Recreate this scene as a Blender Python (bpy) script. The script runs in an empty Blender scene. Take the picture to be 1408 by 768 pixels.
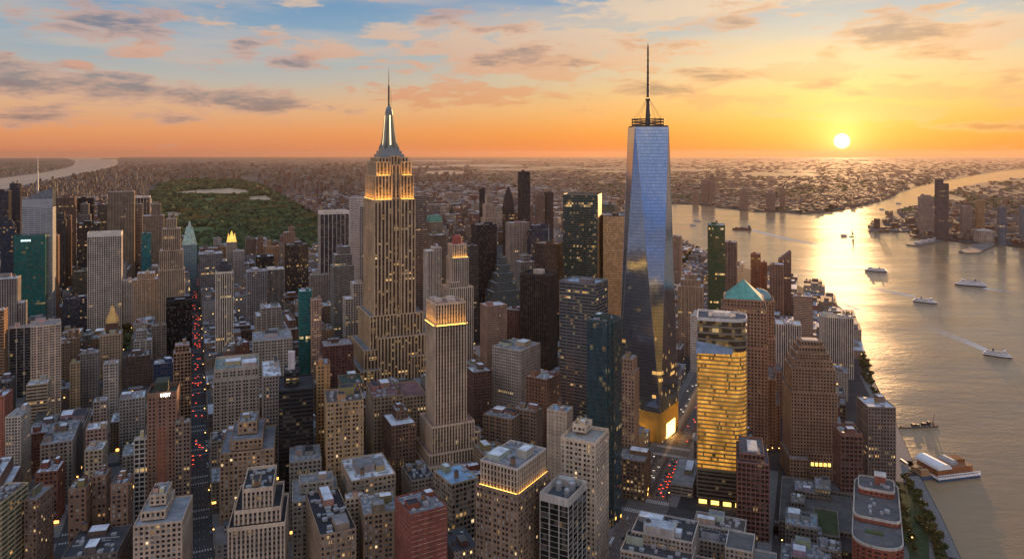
import bpy, bmesh, math, random
import numpy as np
from mathutils import Vector, noise as mnoise
from mathutils.geometry import tessellate_polygon

S = bpy.context.scene
R = math.radians
rng = random.Random(7)

# ------------------------------------------------------------------ camera
F, CX, HZ, CH = 1000.0, 704.0, 211.5, 340.0     # focal length in photo pixels, centre, horizon line, height (m)
cam_d = bpy.data.cameras.new("camera"); cam = bpy.data.objects.new("camera", cam_d)
S.collection.objects.link(cam); S.camera = cam
cam.location = (0, 0, CH); cam.rotation_euler = (R(90), 0, 0)
cam_d.sensor_width = 36; cam_d.lens = 36 * F / 1408
cam_d.shift_y = -(384 - HZ) / 1408
cam_d.clip_start = 5; cam_d.clip_end = 400000

# ------------------------------------------------------------------ sun, sky
SUN_AZ, SUN_EL = R(24.4), R(3.1)
sun_dir = Vector((math.sin(SUN_AZ) * math.cos(SUN_EL), math.cos(SUN_AZ) * math.cos(SUN_EL), math.sin(SUN_EL)))
sl = bpy.data.lights.new("sun", 'SUN'); sl.energy = 3.0; sl.angle = R(0.5); sl.color = (1.0, 0.56, 0.24)
so = bpy.data.objects.new("sun", sl); S.collection.objects.link(so)
so.rotation_euler = sun_dir.to_track_quat('Z', 'Y').to_euler()

W = bpy.data.worlds.new("World"); S.world = W; W.use_nodes = True
class NT:
    """short-hand for building node trees"""
    def __init__(self, tree): self.t = tree; tree.nodes.clear()
    def n(self, typ, ins=None, **kw):
        nd = self.t.nodes.new(typ)
        for k, v in kw.items(): setattr(nd, k, v)
        for k, v in (ins or {}).items():
            s = nd.inputs[k]
            if isinstance(v, bpy.types.NodeSocket): self.t.links.new(v, s)
            else: s.default_value = (*v, 1) if s.type == 'RGBA' and len(v) == 3 else v
        return nd
    def m(self, op, a, b=None, c=None, clamp=False):
        nd = self.n('ShaderNodeMath', {0: a} | ({1: b} if b is not None else {}) | ({2: c} if c is not None else {}), operation=op)
        nd.use_clamp = clamp
        return nd.outputs[0]
    def mix(self, f, a, b, bt='MIX'):
        nd = self.n('ShaderNodeMix', {0: f, 6: a, 7: b}, data_type='RGBA', blend_type=bt)
        return nd.outputs[2]
    def ramp(self, f, stops, interp='LINEAR'):
        nd = self.n('ShaderNodeValToRGB', {0: f}); cr = nd.color_ramp; cr.interpolation = interp
        while len(cr.elements) < len(stops): cr.elements.new(0.5)
        for e, (p, c) in zip(cr.elements, stops): e.position = p; e.color = (*c, 1) if len(c) == 3 else c
        return nd.outputs[0]
    def rng(self, v, a, b, c=0.0, d=1.0, kind='SMOOTHSTEP'):
        nd = self.n('ShaderNodeMapRange', {0: v, 1: a, 2: b, 3: c, 4: d}, interpolation_type=kind); return nd.outputs[0]

def srgb(r, g, b):
    f = lambda c: (c / 255 / 12.92) if c <= 10 else ((c / 255 + .055) / 1.055) ** 2.4
    return (f(r), f(g), f(b))

def build_world():
    w = NT(W.node_tree)
    tc = w.n('ShaderNodeTexCoord').outputs['Generated']
    nrm = w.n('ShaderNodeVectorMath', {0: tc}, operation='NORMALIZE').outputs[0]
    sp = w.n('ShaderNodeSeparateXYZ', {0: nrm}); x, y, z = sp.outputs
    el = w.m('ARCSINE', z); az = w.m('ARCTAN2', x, y)
    nish = w.n('ShaderNodeTexSky', sky_type='NISHITA', sun_disc=False, sun_elevation=SUN_EL, sun_rotation=SUN_AZ,
               altitude=100, air_density=1.0, dust_density=2.0, ozone_density=1.5).outputs[0]
    # angle from the sun, in radians
    vs = Vector((math.sin(SUN_AZ) * math.cos(R(.92)), math.cos(SUN_AZ) * math.cos(R(.92)), math.sin(R(.92))))
    dt = w.n('ShaderNodeVectorMath', {0: nrm, 1: vs}, operation='DOT_PRODUCT').outputs['Value']
    ang = w.m('ARCCOSINE', w.m('MINIMUM', dt, 0.9999999))
    elp = w.m('MAXIMUM', el, 0.0)
    t = w.m('MULTIPLY', elp, 2.5)            # 0..1 for 0..23 degrees
    away = w.ramp(t, [(0, srgb(226, 140, 100)), (.07, srgb(244, 164, 108)), (.15, srgb(232, 184, 142)), (.23, srgb(198, 190, 176)), (.35, srgb(150, 178, 194)), (.52, srgb(106, 152, 190)), (1, srgb(72, 112, 158))])
    toward = w.ramp(t, [(0, srgb(255, 128, 26)), (.1, srgb(255, 164, 48)), (.2, srgb(253, 198, 102)), (.3, srgb(242, 212, 152)), (.42, srgb(212, 206, 184)), (.53, srgb(180, 192, 194)), (.62, srgb(206, 190, 164)), (.8, srgb(196, 176, 150)), (1, srgb(150, 148, 150))])
    f = w.rng(w.m('ADD', ang, w.m('MULTIPLY', elp, 1.3)), 0.02, 1.0, 1.0, 0.0)
    sky = w.mix(f, away, toward)
    # opposite the sun: the blue shadow of the earth low down, the pink belt above it
    back = w.ramp(t, [(0, srgb(74, 118, 184)), (.2, srgb(84, 130, 196)), (.40, srgb(112, 148, 200)), (.55, srgb(250, 208, 178)), (.68, srgb(255, 218, 184)), (.88, srgb(206, 200, 204)), (1, srgb(160, 182, 220))])
    back = w.mix(1.0, back, (2.35, 1.98, 1.62, 1), 'MULTIPLY')
    sky = w.mix(w.rng(ang, 1.2, 2.1), sky, back)
    # overhead the dome is pale blue and still bright
    sky = w.mix(w.rng(el, .5, 1.0), sky, (.42, .58, .88, 1))
    # ---- clouds: streaky layers plus the named banks, all placed by direction
    pv = w.n('ShaderNodeCombineXYZ', {0: w.m('MULTIPLY', az, 6.0), 1: w.m('MULTIPLY', el, 24.0), 2: 0.0}).outputs[0]
    n1 = w.n('ShaderNodeTexNoise', {'Vector': pv, 'Scale': 2.3, 'Detail': 10.0, 'Roughness': .66, 'Distortion': .25}, noise_dimensions='3D').outputs[0]
    pv2 = w.n('ShaderNodeCombineXYZ', {0: w.m('MULTIPLY', az, 2.2), 1: w.m('MULTIPLY', el, 20.0), 2: 3.7}).outputs[0]
    n2 = w.n('ShaderNodeTexNoise', {'Vector': pv2, 'Scale': 1.3, 'Detail': 8.0, 'Roughness': .55, 'Distortion': .2}).outputs[0]
    veil = w.m('MULTIPLY', w.rng(n2, .42, .64), w.rng(el, .015, .07))
    veil_col = w.mix(f, w.ramp(t, [(0, srgb(245, 170, 110)), (.4, srgb(236, 204, 170)), (1, srgb(205, 205, 205))]),
                     w.ramp(t, [(0, srgb(255, 170, 60)), (.3, srgb(255, 205, 120)), (1, srgb(250, 226, 190))]))
    sky = w.mix(w.m('MULTIPLY', veil, .42), sky, veil_col)
    banks = CLOUD_BANKS
    dark = None; lit = None
    for px, py, hw, hh, amt, kind in banks:
        a0 = math.atan((px - CX) / F); e0 = math.atan((HZ - py) / F * math.cos(a0))
        sx = hw / F * math.cos(a0) ** 2; sy = hh / F
        dx = w.m('DIVIDE', w.m('SUBTRACT', az, a0), sx); dy = w.m('DIVIDE', w.m('SUBTRACT', el, e0), sy)
        r2 = w.m('ADD', w.m('MULTIPLY', dx, dx), w.m('MULTIPLY', dy, dy))
        g = w.m('MULTIPLY', w.m('POWER', 2.718, w.m('MULTIPLY', r2, -.8)), amt)
        if kind == 'd': dark = g if dark is None else w.m('MAXIMUM', dark, g)
        else: lit = g if lit is None else w.m('MAXIMUM', lit, g)
    for fld, cols in ((lit, 0), (dark, 1)):
        # the noise eats into each bank so that its edge is ragged
        v = w.m('ADD', fld, w.m('MULTIPLY', w.m('SUBTRACT', n1, .5), 2.9))
        mask = w.rng(v, .28, .66)
        if cols == 0:
            c = w.mix(f, srgb(226, 150, 116), srgb(236, 172, 96))
            c = w.mix(w.rng(el, .06, .2), c, w.mix(f, srgb(224, 196, 168), srgb(250, 224, 180)))
            sky = w.mix(w.m('MULTIPLY', mask, .85), sky, c)
        else:
            core = w.rng(v, .5, 1.1)
            edge = w.mix(f, srgb(214, 168, 146), srgb(238, 176, 104))
            body = w.mix(f, srgb(112, 112, 126), srgb(150, 108, 74))
            sky = w.mix(w.m('MULTIPLY', mask, .72), sky, w.mix(core, edge, body))
    # ---- the sun itself and the glow round it
    glow = w.m('POWER', 2.718, w.m('MULTIPLY', ang, -16.0))
    glow2 = w.m('POWER', 2.718, w.m('MULTIPLY', ang, -42.0))
    disc = w.rng(ang, .004, .0105, 1.0, 0.0)
    c1 = w.mix(1.0, (1.0, .50, .10, 1), w.n('ShaderNodeCombineColor', {0: glow, 1: glow, 2: glow}).outputs[0], 'MULTIPLY')
    sky = w.mix(.30, sky, c1, 'ADD')
    c2 = w.mix(1.0, (1.0, .72, .25, 1), w.n('ShaderNodeCombineColor', {0: glow2, 1: glow2, 2: glow2}).outputs[0], 'MULTIPLY')
    sky = w.mix(1.0, sky, c2, 'ADD')
    sky = w.mix(disc, sky, (8.0, 7.6, 6.2, 1))
    below = w.rng(el, -.05, -.015, 0.0, 1.0)
    sky = w.mix(below, (.10, .07, .06, 1), sky)
    nish = w.mix(1.0, nish, (.10, .13, .24, 1), 'MULTIPLY')
    bg1 = w.n('ShaderNodeBackground', {'Color': nish, 'Strength': NISH})
    bg2 = w.n('ShaderNodeBackground', {'Color': sky, 'Strength': SKYK})
    add = w.n('ShaderNodeAddShader', {0: bg1.outputs[0], 1: bg2.outputs[0]})
    w.n('ShaderNodeOutputWorld', {0: add.outputs[0]})
NISH, SKYK = 0.05, 0.35
# cloud banks: photo x, y of the direction, half width, half height, weight, dark / lit
CLOUD_BANKS = [
    (140, 28, 95, 20, 1.0, 'd'), (95, 115, 150, 24, 1.0, 'd'), (320, 138, 120, 17, 1.0, 'd'), (50, 158, 65, 14, .95, 'd'),
    (240, 163, 75, 8, .8, 'd'), (338, 65, 30, 14, .85, 'd'), (405, 84, 50, 16, .75, 'd'), (470, 150, 45, 8, .7, 'd'), (615, 20, 65, 18, .55, 'd'), (690, 40, 70, 18, .5, 'd'),
    (800, 90, 36, 12, .9, 'd'), (975, 105, 60, 13, .9, 'd'), (900, 122, 60, 14, .8, 'd'), (1120, 118, 50, 8, .85, 'd'),
    (1235, 45, 90, 22, 1.0, 'd'), (1000, 30, 70, 16, .7, 'd'), (1320, 75, 30, 8, .6, 'd'), (1040, 15, 50, 14, .5, 'd'), (1340, 174, 130, 6, .9, 'd'), (1290, 105, 60, 7, .6, 'd'), (720, 80, 120, 18, .72, 'd'), (900, 60, 60, 14, .6, 'd'), (1180, 130, 80, 8, .7, 'd'), (1395, 110, 40, 20, .6, 'd'),
    (440, 70, 55, 14, .9, 'l'), (540, 48, 40, 18, .9, 'l'), (740, 72, 170, 34, 1.15, 'l'), (930, 12, 140, 18, 1.0, 'l'), (1350, 45, 110, 24, 1.05, 'l'),
    (640, 128, 150, 18, .8, 'l'), (1100, 98, 120, 16, .8, 'l'), (1180, 150, 140, 14, .9, 'l'), (180, 70, 60, 10, .6, 'l'), (1000, 140, 120, 10, .7, 'l'), (110, 90, 25, 8, .8, 'l'),
    (400, 4, 40, 8, .8, 'l'), (1260, 128, 150, 12, .8, 'l'), (330, 36, 80, 10, .5, 'l'),
]
build_world()
S.view_settings.view_transform = 'Standard'; S.view_settings.look = 'None'
S.view_settings.exposure = 1.3; S.view_settings.gamma = 1; S.view_settings.use_curve_mapping = False
S.cycles.max_bounces = 5; S.cycles.diffuse_bounces = 2; S.cycles.glossy_bounces = 3; S.cycles.transmission_bounces = 2
S.cycles.transparent_max_bounces = 6; S.cycles.volume_bounces = 0
S.cycles.use_denoising = True; S.cycles.sample_clamp_indirect = 4.0; S.cycles.sample_clamp_direct = 1.4

def gnd(px, py, z=0.0):
    """a photo pixel to the ground (or to the level z)"""
    Y = (CH - z) * F / (py - HZ); return Vector(((px - CX) / F * Y, Y, z))
def px_of(x, y): return CX + F * x / y
def hgt(py, Y): return CH - (py - HZ) / F * Y

# ------------------------------------------------------------------ tags, mesh helpers
C = S.collection
def tag(o, label=None, cat=None, group=None, kind=None):
    if label: o["label"] = label
    if cat: o["category"] = cat
    if group: o["group"] = group
    if kind: o["kind"] = kind
    return o
def empty(name, loc, rz=0.0):
    o = bpy.data.objects.new(name, None); o.location = loc; o.rotation_euler = (0, 0, rz); o.empty_display_size = 1; C.objects.link(o); return o

BOXV = np.array([(0,0,0),(1,0,0),(1,1,0),(0,1,0),(0,0,1),(1,0,1),(1,1,1),(0,1,1)], float)
BOXF = np.array([(0,3,2,1),(4,5,6,7),(0,1,5,4),(1,2,6,5),(2,3,7,6),(3,0,4,7)])
class MB:
    """collects boxes, prisms, lathes and loose faces into one mesh"""
    def __init__(self): self.b = []; self.v = []; self.f = []
    def box(self, x0, x1, y0, y1, z0, z1): self.b.append((x0, x1, y0, y1, z0, z1))
    def cbox(self, x, y, z, w, d, h): self.b.append((x - w/2, x + w/2, y - d/2, y + d/2, z, z + h))
    def poly(self, vs, fs):
        k = len(self.v); self.v += [tuple(p) for p in vs]; self.f += [tuple(i + k for i in q) for q in fs]
    def prism(self, pts, z0, z1, pts2=None):
        n = len(pts); p2 = pts2 or pts
        self.poly([(x, y, z0) for x, y in pts] + [(x, y, z1) for x, y in p2],
                  [tuple(range(n - 1, -1, -1)), tuple(range(n, 2 * n))] + [(i, (i + 1) % n, n + (i + 1) % n, n + i) for i in range(n)])
    def frus(self, x, y, z0, z1, w0, d0, w1, d1):
        q = lambda w, d: [(x - w/2, y - d/2), (x + w/2, y - d/2), (x + w/2, y + d/2), (x - w/2, y + d/2)]
        self.prism(q(w0, d0), z0, z1, q(max(w1, .01), max(d1, .01)))
    def lathe(self, x, y, prof, n=12):
        k = len(prof); vs = []
        for r, z in prof: vs += [(x + r * math.cos(2*math.pi*i/n), y + r * math.sin(2*math.pi*i/n), z) for i in range(n)]
        fs = [(j*n + i, j*n + (i+1) % n, (j+1)*n + (i+1) % n, (j+1)*n + i) for j in range(k-1) for i in range(n)]
        fs += [tuple(range(n - 1, -1, -1)), tuple(range((k-1)*n, k*n))]
        self.poly(vs, fs)
    def tube(self, a, b, r, n=5):
        a, b = Vector(a), Vector(b); d = (b - a).normalized(); u = d.orthogonal().normalized(); w = d.cross(u)
        vs = [p + (u * math.cos(2*math.pi*i/n) + w * math.sin(2*math.pi*i/n)) * r for p in (a, b) for i in range(n)]
        self.poly(vs, [(i, (i+1) % n, n + (i+1) % n, n + i) for i in range(n)] + [tuple(range(n-1, -1, -1)), tuple(range(n, 2*n))])
    def empty(self): return not self.b and not self.f
    def mesh(self, name):
        me = bpy.data.meshes.new(name)
        nb = len(self.b); V = []; loops = []; sizes = []
        if nb:
            a = np.array(self.b); lo = a[:, 0::2]; hi = a[:, 1::2]
            V.append((lo[:, None, :] + BOXV[None] * (hi - lo)[:, None, :]).reshape(-1, 3))
            loops.append((BOXF[None] + (np.arange(nb) * 8)[:, None, None]).reshape(-1)); sizes.append(np.full(nb * 6, 4))
        if self.v:
            V.append(np.array(self.v, float))
            loops.append(np.array([i for q in self.f for i in q], int) + nb * 8); sizes.append(np.array([len(q) for q in self.f]))
        V = np.concatenate(V); L = np.concatenate(loops); Z = np.concatenate(sizes)
        me.vertices.add(len(V)); me.vertices.foreach_set("co", V.astype(np.float32).ravel())
        me.loops.add(len(L)); me.loops.foreach_set("vertex_index", L.astype(np.int32))
        st = np.concatenate([[0], np.cumsum(Z)[:-1]])
        me.polygons.add(len(Z)); me.polygons.foreach_set("loop_start", st.astype(np.int32))
        me.update(calc_edges=True); return me
    def build(self, name, mat, parent=None, loc=(0, 0, 0), rz=0.0, smooth=False, **props):
        if self.empty(): return None
        me = self.mesh(name); me.materials.append(mat)
        me.polygons.foreach_set("use_smooth", [smooth] * len(me.polygons))
        o = bpy.data.objects.new(name, me); C.objects.link(o); o.location = loc; o.rotation_euler = (0, 0, rz)
        if parent is not None: o.parent = parent
        for k, v in props.items(): o[k] = v
        return o

# ------------------------------------------------------------------ materials
def newmat(name):
    m = bpy.data.materials.new(name); m.use_nodes = True; return m, NT(m.node_tree)
def out(w, bsdf, vol=None):
    w.n('ShaderNodeOutputMaterial', {0: bsdf.outputs[0]})
def simple(name, col, rough=.7, metal=0.0, var=.25, scale=.2, emit=None, es=0.0, spec=.4):
    m, w = newmat(name)
    tc = w.n('ShaderNodeTexCoord').outputs['Object']
    nz = w.n('ShaderNodeTexNoise', {'Vector': tc, 'Scale': scale, 'Detail': 5.0, 'Roughness': .6}).outputs[0]
    k = w.rng(nz, .25, .75, 1 - var, 1 + var, 'LINEAR')
    c = w.mix(1.0, (*col, 1), w.n('ShaderNodeCombineColor', {0: k, 1: k, 2: k}).outputs[0], 'MULTIPLY')
    ins = {'Base Color': c, 'Roughness': rough, 'Metallic': metal, 'Specular IOR Level': spec}
    if emit: ins |= {'Emission Color': (*emit, 1), 'Emission Strength': es}
    out(w, w.n('ShaderNodeBsdfPrincipled', ins)); return m
def oattr(w, name): return w.n('ShaderNodeAttribute', attribute_name=name, attribute_type='OBJECT')

def wall_material():
    m, w = newmat("masonry_wall")
    tc = w.n('ShaderNodeTexCoord').outputs['Object']
    col = oattr(w, "col").outputs['Color']
    n1 = w.n('ShaderNodeTexNoise', {'Vector': tc, 'Scale': .05, 'Detail': 6.0, 'Roughness': .65}).outputs[0]
    col = w.mix(1.0, col, (1.10, 1.0, .88, 1), 'MULTIPLY')
    st = w.n('ShaderNodeMapping', {0: tc, 3: (.9, .9, .03)}).outputs[0]
    n2 = w.n('ShaderNodeTexNoise', {'Vector': st, 'Scale': .6, 'Detail': 4.0}).outputs[0]      # rain streaks
    k = w.m('ADD', w.rng(n1, .25, .75, .58, 1.22, 'LINEAR'), w.rng(n2, .3, .7, -.2, .16, 'LINEAR'))
    c = w.mix(1.0, col, w.n('ShaderNodeCombineColor', {0: k, 1: k, 2: k}).outputs[0], 'MULTIPLY')
    out(w, w.n('ShaderNodeBsdfPrincipled', {'Base Color': c, 'Roughness': .8, 'Specular IOR Level': .3})); return m
def metal_wall_material():
    m, w = newmat("metal_frame")
    col = oattr(w, "col").outputs['Color']
    tc = w.n('ShaderNodeTexCoord').outputs['Object']
    n1 = w.n('ShaderNodeTexNoise', {'Vector': tc, 'Scale': .08, 'Detail': 4.0}).outputs[0]
    k = w.rng(n1, .25, .75, .8, 1.15, 'LINEAR')
    c = w.mix(1.0, col, w.n('ShaderNodeCombineColor', {0: k, 1: k, 2: k}).outputs[0], 'MULTIPLY')
    out(w, w.n('ShaderNodeBsdfPrincipled', {'Base Color': c, 'Roughness': .38, 'Metallic': .35, 'Specular IOR Level': .5})); return m
def roof_material():
    m, w = newmat("roofing")
    col = oattr(w, "col").outputs['Color']
    tc = w.n('ShaderNodeTexCoord').outputs['Object']
    n1 = w.n('ShaderNodeTexNoise', {'Vector': tc, 'Scale': .12, 'Detail': 7.0, 'Roughness': .7}).outputs[0]
    n2 = w.n('ShaderNodeTexVoronoi', {'Vector': tc, 'Scale': .16}).outputs['Color']
    k = w.m('ADD', w.rng(n1, .25, .75, .6, 1.25, 'LINEAR'), w.rng(w.n('ShaderNodeSeparateColor', {0: n2}).outputs[0], 0, 1, -.15, .15, 'LINEAR'))
    c = w.mix(1.0, col, w.n('ShaderNodeCombineColor', {0: k, 1: k, 2: k}).outputs[0], 'MULTIPLY')
    out(w, w.n('ShaderNodeBsdfPrincipled', {'Base Color': c, 'Roughness': .75, 'Specular IOR Level': .25})); return m
def glazing_material():
    """glass behind the wall grid: each window cell has its own blinds, tilt and, in some, a lamp on"""
    m, w = newmat("window_glass")
    tc = w.n('ShaderNodeTexCoord'); ob = w.n('ShaderNodeSeparateXYZ', {0: tc.outputs['Object']})
    nr = w.n('ShaderNodeSeparateXYZ', {0: tc.outputs['Normal']})
    side = w.m('GREATER_THAN', w.m('ABSOLUTE', nr.outputs[0]), .6)
    hx = w.m('ADD', w.m('MULTIPLY', ob.outputs[0], w.m('SUBTRACT', 1.0, side)), w.m('MULTIPLY', ob.outputs[1], side))
    bw, fh, lit = (oattr(w, a).outputs['Fac'] for a in ('bw', 'fh', 'lit'))
    off = w.n('ShaderNodeObjectInfo').outputs['Random']
    u = w.m('FLOOR', w.m('DIVIDE', hx, bw)); v = w.m('FLOOR', w.m('DIVIDE', ob.outputs[2], fh))
    cell = w.n('ShaderNodeCombineXYZ', {0: u, 1: v, 2: w.m('ADD', w.m('MULTIPLY', off, 91.0), side)}).outputs[0]
    wn = w.n('ShaderNodeTexWhiteNoise', {0: cell}, noise_dimensions='3D'); r1 = wn.outputs['Value']
    sc = w.n('ShaderNodeSeparateColor', {0: wn.outputs['Color']})
    # whole floors that stay lit late
    fl = w.n('ShaderNodeTexWhiteNoise', {0: w.n('ShaderNodeCombineXYZ', {0: 7.3, 1: v, 2: w.m('MULTIPLY', off, 57.0)}).outputs[0]}, noise_dimensions='3D').outputs['Value']
    run = w.n('ShaderNodeTexNoise', {'Vector': cell, 'Scale': .21, 'Detail': 1.0}).outputs[0]
    floor_on = w.m('MULTIPLY', w.m('LESS_THAN', fl, w.m('MULTIPLY', lit, .8)), w.m('GREATER_THAN', run, .5))
    p = w.m('ADD', w.m('MULTIPLY', lit, .55), w.m('MULTIPLY', floor_on, .7))
    on = w.m('LESS_THAN', r1, p)
    tint = oattr(w, "tint").outputs['Color']; mir = oattr(w, "mir").outputs['Fac']
    blind = w.m('GREATER_THAN', sc.outputs[1], w.m('ADD', .80, w.m('MULTIPLY', mir, .4)))
    vv = w.rng(sc.outputs[0], 0, 1, .75, 1.3, 'LINEAR')
    base = w.mix(1.0, tint, w.n('ShaderNodeCombineColor', {0: vv, 1: vv, 2: vv}).outputs[0], 'MULTIPLY')
    base = w.mix(w.m('MULTIPLY', blind, .7), base, (.12, .105, .085, 1))
    # each pane sits at a slightly different angle
    jit = w.n('ShaderNodeVectorMath', {0: wn.outputs['Color'], 1: (.5, .5, .5)}, operation='SUBTRACT').outputs[0]
    geo = w.n('ShaderNodeNewGeometry').outputs['Normal']
    wob = w.n('ShaderNodeTexNoise', {'Vector': tc.outputs['Object'], 'Scale': .045, 'Detail': 2.0}).outputs['Color']
    wob = w.n('ShaderNodeVectorMath', {0: wob, 1: (.5, .5, .5)}, operation='SUBTRACT').outputs[0]
    j2 = w.n('ShaderNodeVectorMath', {0: wob, 'Scale': .05}, operation='SCALE').outputs[0]
    nn = w.n('ShaderNodeVectorMath', {0: jit, 1: (.022, .022, .022), 2: geo}, operation='MULTIPLY_ADD').outputs[0]
    nn = w.n('ShaderNodeVectorMath', {0: nn, 1: j2}, operation='ADD').outputs[0]
    nn = w.n('ShaderNodeVectorMath', {0: nn}, operation='NORMALIZE').outputs[0]
    ecol = w.mix(sc.outputs[2], (1.0, .50, .13, 1), (1.0, .72, .36, 1))
    es = w.m('MULTIPLY', on, w.m('MULTIPLY', w.rng(w.m('MULTIPLY', sc.outputs[0], sc.outputs[0]), 0, 1, .12, 1.0, 'LINEAR'), w.m('MULTIPLY', oattr(w, "glow").outputs['Fac'], .34)))
    out(w, w.n('ShaderNodeBsdfPrincipled', {'Base Color': base, 'Roughness': w.m('ADD', .09, oattr(w, 'rgh').outputs['Fac']), 'Metallic': mir, 'Specular IOR Level': .34, 'Normal': nn,
                                            'Emission Color': ecol, 'Emission Strength': es})); return m
M_WALL, M_METAL, M_ROOF, M_GLASS = wall_material(), metal_wall_material(), roof_material(), glazing_material()
M_EQUIP = simple("roof_equipment", (.36, .37, .38), .55, .3, .25, .3)
M_TANK = simple("tank_wood", (.22, .13, .075), .8, 0, .3, .8)
M_STEEL = simple("dark_steel", (.06, .06, .065), .5, .5, .2, .3)
M_LAMP = simple("lamp_glow", (.9, .6, .3), .5, 0, 0, 1, (1.0, .52, .14), 5.5)
M_FLOOD = simple("floodlight_glow", (.9, .6, .2), .5, 0, 0, 1, (1.0, .50, .08), 3.0)

# ------------------------------------------------------------------ water, land
def water_material(calm=False):
    m, w = newmat("calm_water" if calm else "river_water")
    g = w.n('ShaderNodeNewGeometry').outputs['Position']
    mp = w.n('ShaderNodeMapping', {0: g, 2: (0, 0, R(25)), 3: (1.0, 2.6, 1.0)}).outputs[0]
    n1 = w.n('ShaderNodeTexNoise', {'Vector': mp, 'Scale': .010, 'Detail': 6.0, 'Roughness': .55}).outputs[0]
    n2 = w.n('ShaderNodeTexNoise', {'Vector': mp, 'Scale': .045, 'Detail': 6.0, 'Roughness': .6, 'Distortion': .6}).outputs[0]
    n3 = w.n('ShaderNodeTexNoise', {'Vector': mp, 'Scale': .13, 'Detail': 4.0, 'Roughness': .6, 'Distortion': .8}).outputs[0]
    gust = w.rng(w.n('ShaderNodeTexNoise', {'Vector': mp, 'Scale': .0035, 'Detail': 3.0}).outputs[0], .35, .65, .35, 1.3, 'LINEAR')
    h = w.m('ADD', w.m('MULTIPLY', n1, 5.0), w.m('MULTIPLY', w.m('ADD', w.m('MULTIPLY', n2, 2.4), w.m('MULTIPLY', n3, 1.1)), gust))
    bp = w.n('ShaderNodeBump', {'Height': h, 'Strength': .06 if calm else .24, 'Distance': 1.0}).outputs[0]
    slick = w.n('ShaderNodeTexNoise', {'Vector': w.n('ShaderNodeMapping', {0: g, 2: (0, 0, R(-20)), 3: (1, 4, 1)}).outputs[0], 'Scale': .0016, 'Detail': 4.0}).outputs[0]
    rough = w.rng(slick, .35, .65, .20 if calm else .12, .30 if calm else .18, 'LINEAR')
    out(w, w.n('ShaderNodeBsdfPrincipled', {'Base Color': (.33, .225, .12, 1), 'Roughness': rough, 'IOR': 1.33, 'Specular IOR Level': .24, 'Normal': bp})); return m  # the gold of the reflected sky is put into the base colour
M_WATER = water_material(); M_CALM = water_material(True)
def ground_material():
    m, w = newmat("city_ground")
    g = w.n('ShaderNodeNewGeometry').outputs['Position']
    n1 = w.n('ShaderNodeTexNoise', {'Vector': g, 'Scale': .02, 'Detail': 6.0, 'Roughness': .65}).outputs[0]
    n2 = w.n('ShaderNodeTexNoise', {'Vector': g, 'Scale': .0012, 'Detail': 6.0, 'Roughness': .6}).outputs[0]
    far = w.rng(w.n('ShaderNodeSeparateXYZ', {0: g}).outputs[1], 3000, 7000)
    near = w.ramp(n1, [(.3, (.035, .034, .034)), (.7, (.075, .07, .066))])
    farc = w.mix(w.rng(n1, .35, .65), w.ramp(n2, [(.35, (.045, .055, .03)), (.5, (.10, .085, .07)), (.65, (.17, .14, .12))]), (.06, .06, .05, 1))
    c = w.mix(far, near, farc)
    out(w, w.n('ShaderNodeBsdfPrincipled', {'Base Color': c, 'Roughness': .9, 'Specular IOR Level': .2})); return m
M_GROUND = ground_material()
def sheet(name, pts, z, mat, skirt=0.0, **kw):
    """a flat polygon with an optional quay wall round it"""
    pts = [Vector((p[0], p[1], z)) for p in pts]
    tris = tessellate_polygon([pts]); mb = MB(); n = len(pts)
    a = sum(pts[i].x * pts[(i+1) % n].y - pts[(i+1) % n].x * pts[i].y for i in range(n))
    def up(t):
        p, q, r = (pts[i] for i in t); return t if (q - p).cross(r - p).z > 0 else (t[0], t[2], t[1])
    fs = [up(t) for t in tris]
    vs = list(pts)
    if skirt:
        vs += [p - Vector((0, 0, skirt)) for p in pts]
        fs += [(i, (i+1) % n, n + (i+1) % n, n + i) if a < 0 else (i, n + i, n + (i+1) % n, (i+1) % n) for i in range(n)]
    mb.poly(vs, fs); o = mb.build(name, mat); tag(o, kind='structure', **kw); return o
WZ = -3.0
FAR = 75000.0
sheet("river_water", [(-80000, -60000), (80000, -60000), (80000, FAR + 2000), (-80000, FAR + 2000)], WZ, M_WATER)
def gp(*l): return [gnd(a, b) for a, b in l]
SHORE = [(1334, 790), (1322, 768), (1292, 704), (1258, 640), (1234, 585), (1213, 545), (1197, 512), (1188, 482), (1181, 455), (1172, 436), (1158, 424), (1136, 406),
         (1106, 396), (1084, 386), (1056, 378), (1024, 368), (990, 364), (965, 350), (940, 343), (922, 335), (900, 318), (868, 304), (830, 293), (780, 284), (720, 276), (670, 270), (640, 266)]
FARSH = [(670, 264), (720, 266), (770, 268), (830, 271), (880, 276), (925, 280), (960, 281), (985, 285), (1015, 288), (1040, 291), (1075, 291), (1100, 294), (1120, 293),
         (1140, 291), (1165, 287), (1196, 280), (1218, 274), (1240, 263), (1262, 256), (1290, 250), (1312, 246), (1340, 241), (1370, 236), (1408, 232.5), (1500, 227), (1700, 221)]
LEFTB = [(160, 220.2), (164, 224), (158, 228), (128, 236), (98, 241), (62, 248), (30, 255), (0, 262), (-80, 285), (-200, 330)]
main = [(-1400, 150), (700, 150), (480, 400)] + gp(*SHORE) + gp(*FARSH) + [(FAR, FAR), (FAR, FAR + 3000), (-FAR * .56, FAR + 3000), (-FAR * .54, FAR)] + gp(*LEFTB)
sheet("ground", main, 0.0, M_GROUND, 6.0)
PENIN = [(1700, 290), (1560, 262), (1440, 246), (1400, 245), (1370, 249), (1345, 252), (1330, 255), (1318, 259), (1300, 263), (1286, 270), (1272, 276), (1262, 283), (1246, 288), (1230, 291),
         (1218, 298), (1197, 310), (1196, 316), (1212, 318), (1248, 318), (1252, 324), (1275, 330), (1302, 329), (1330, 334), (1362, 334), (1408, 340), (1500, 352), (1700, 380)]
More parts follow.
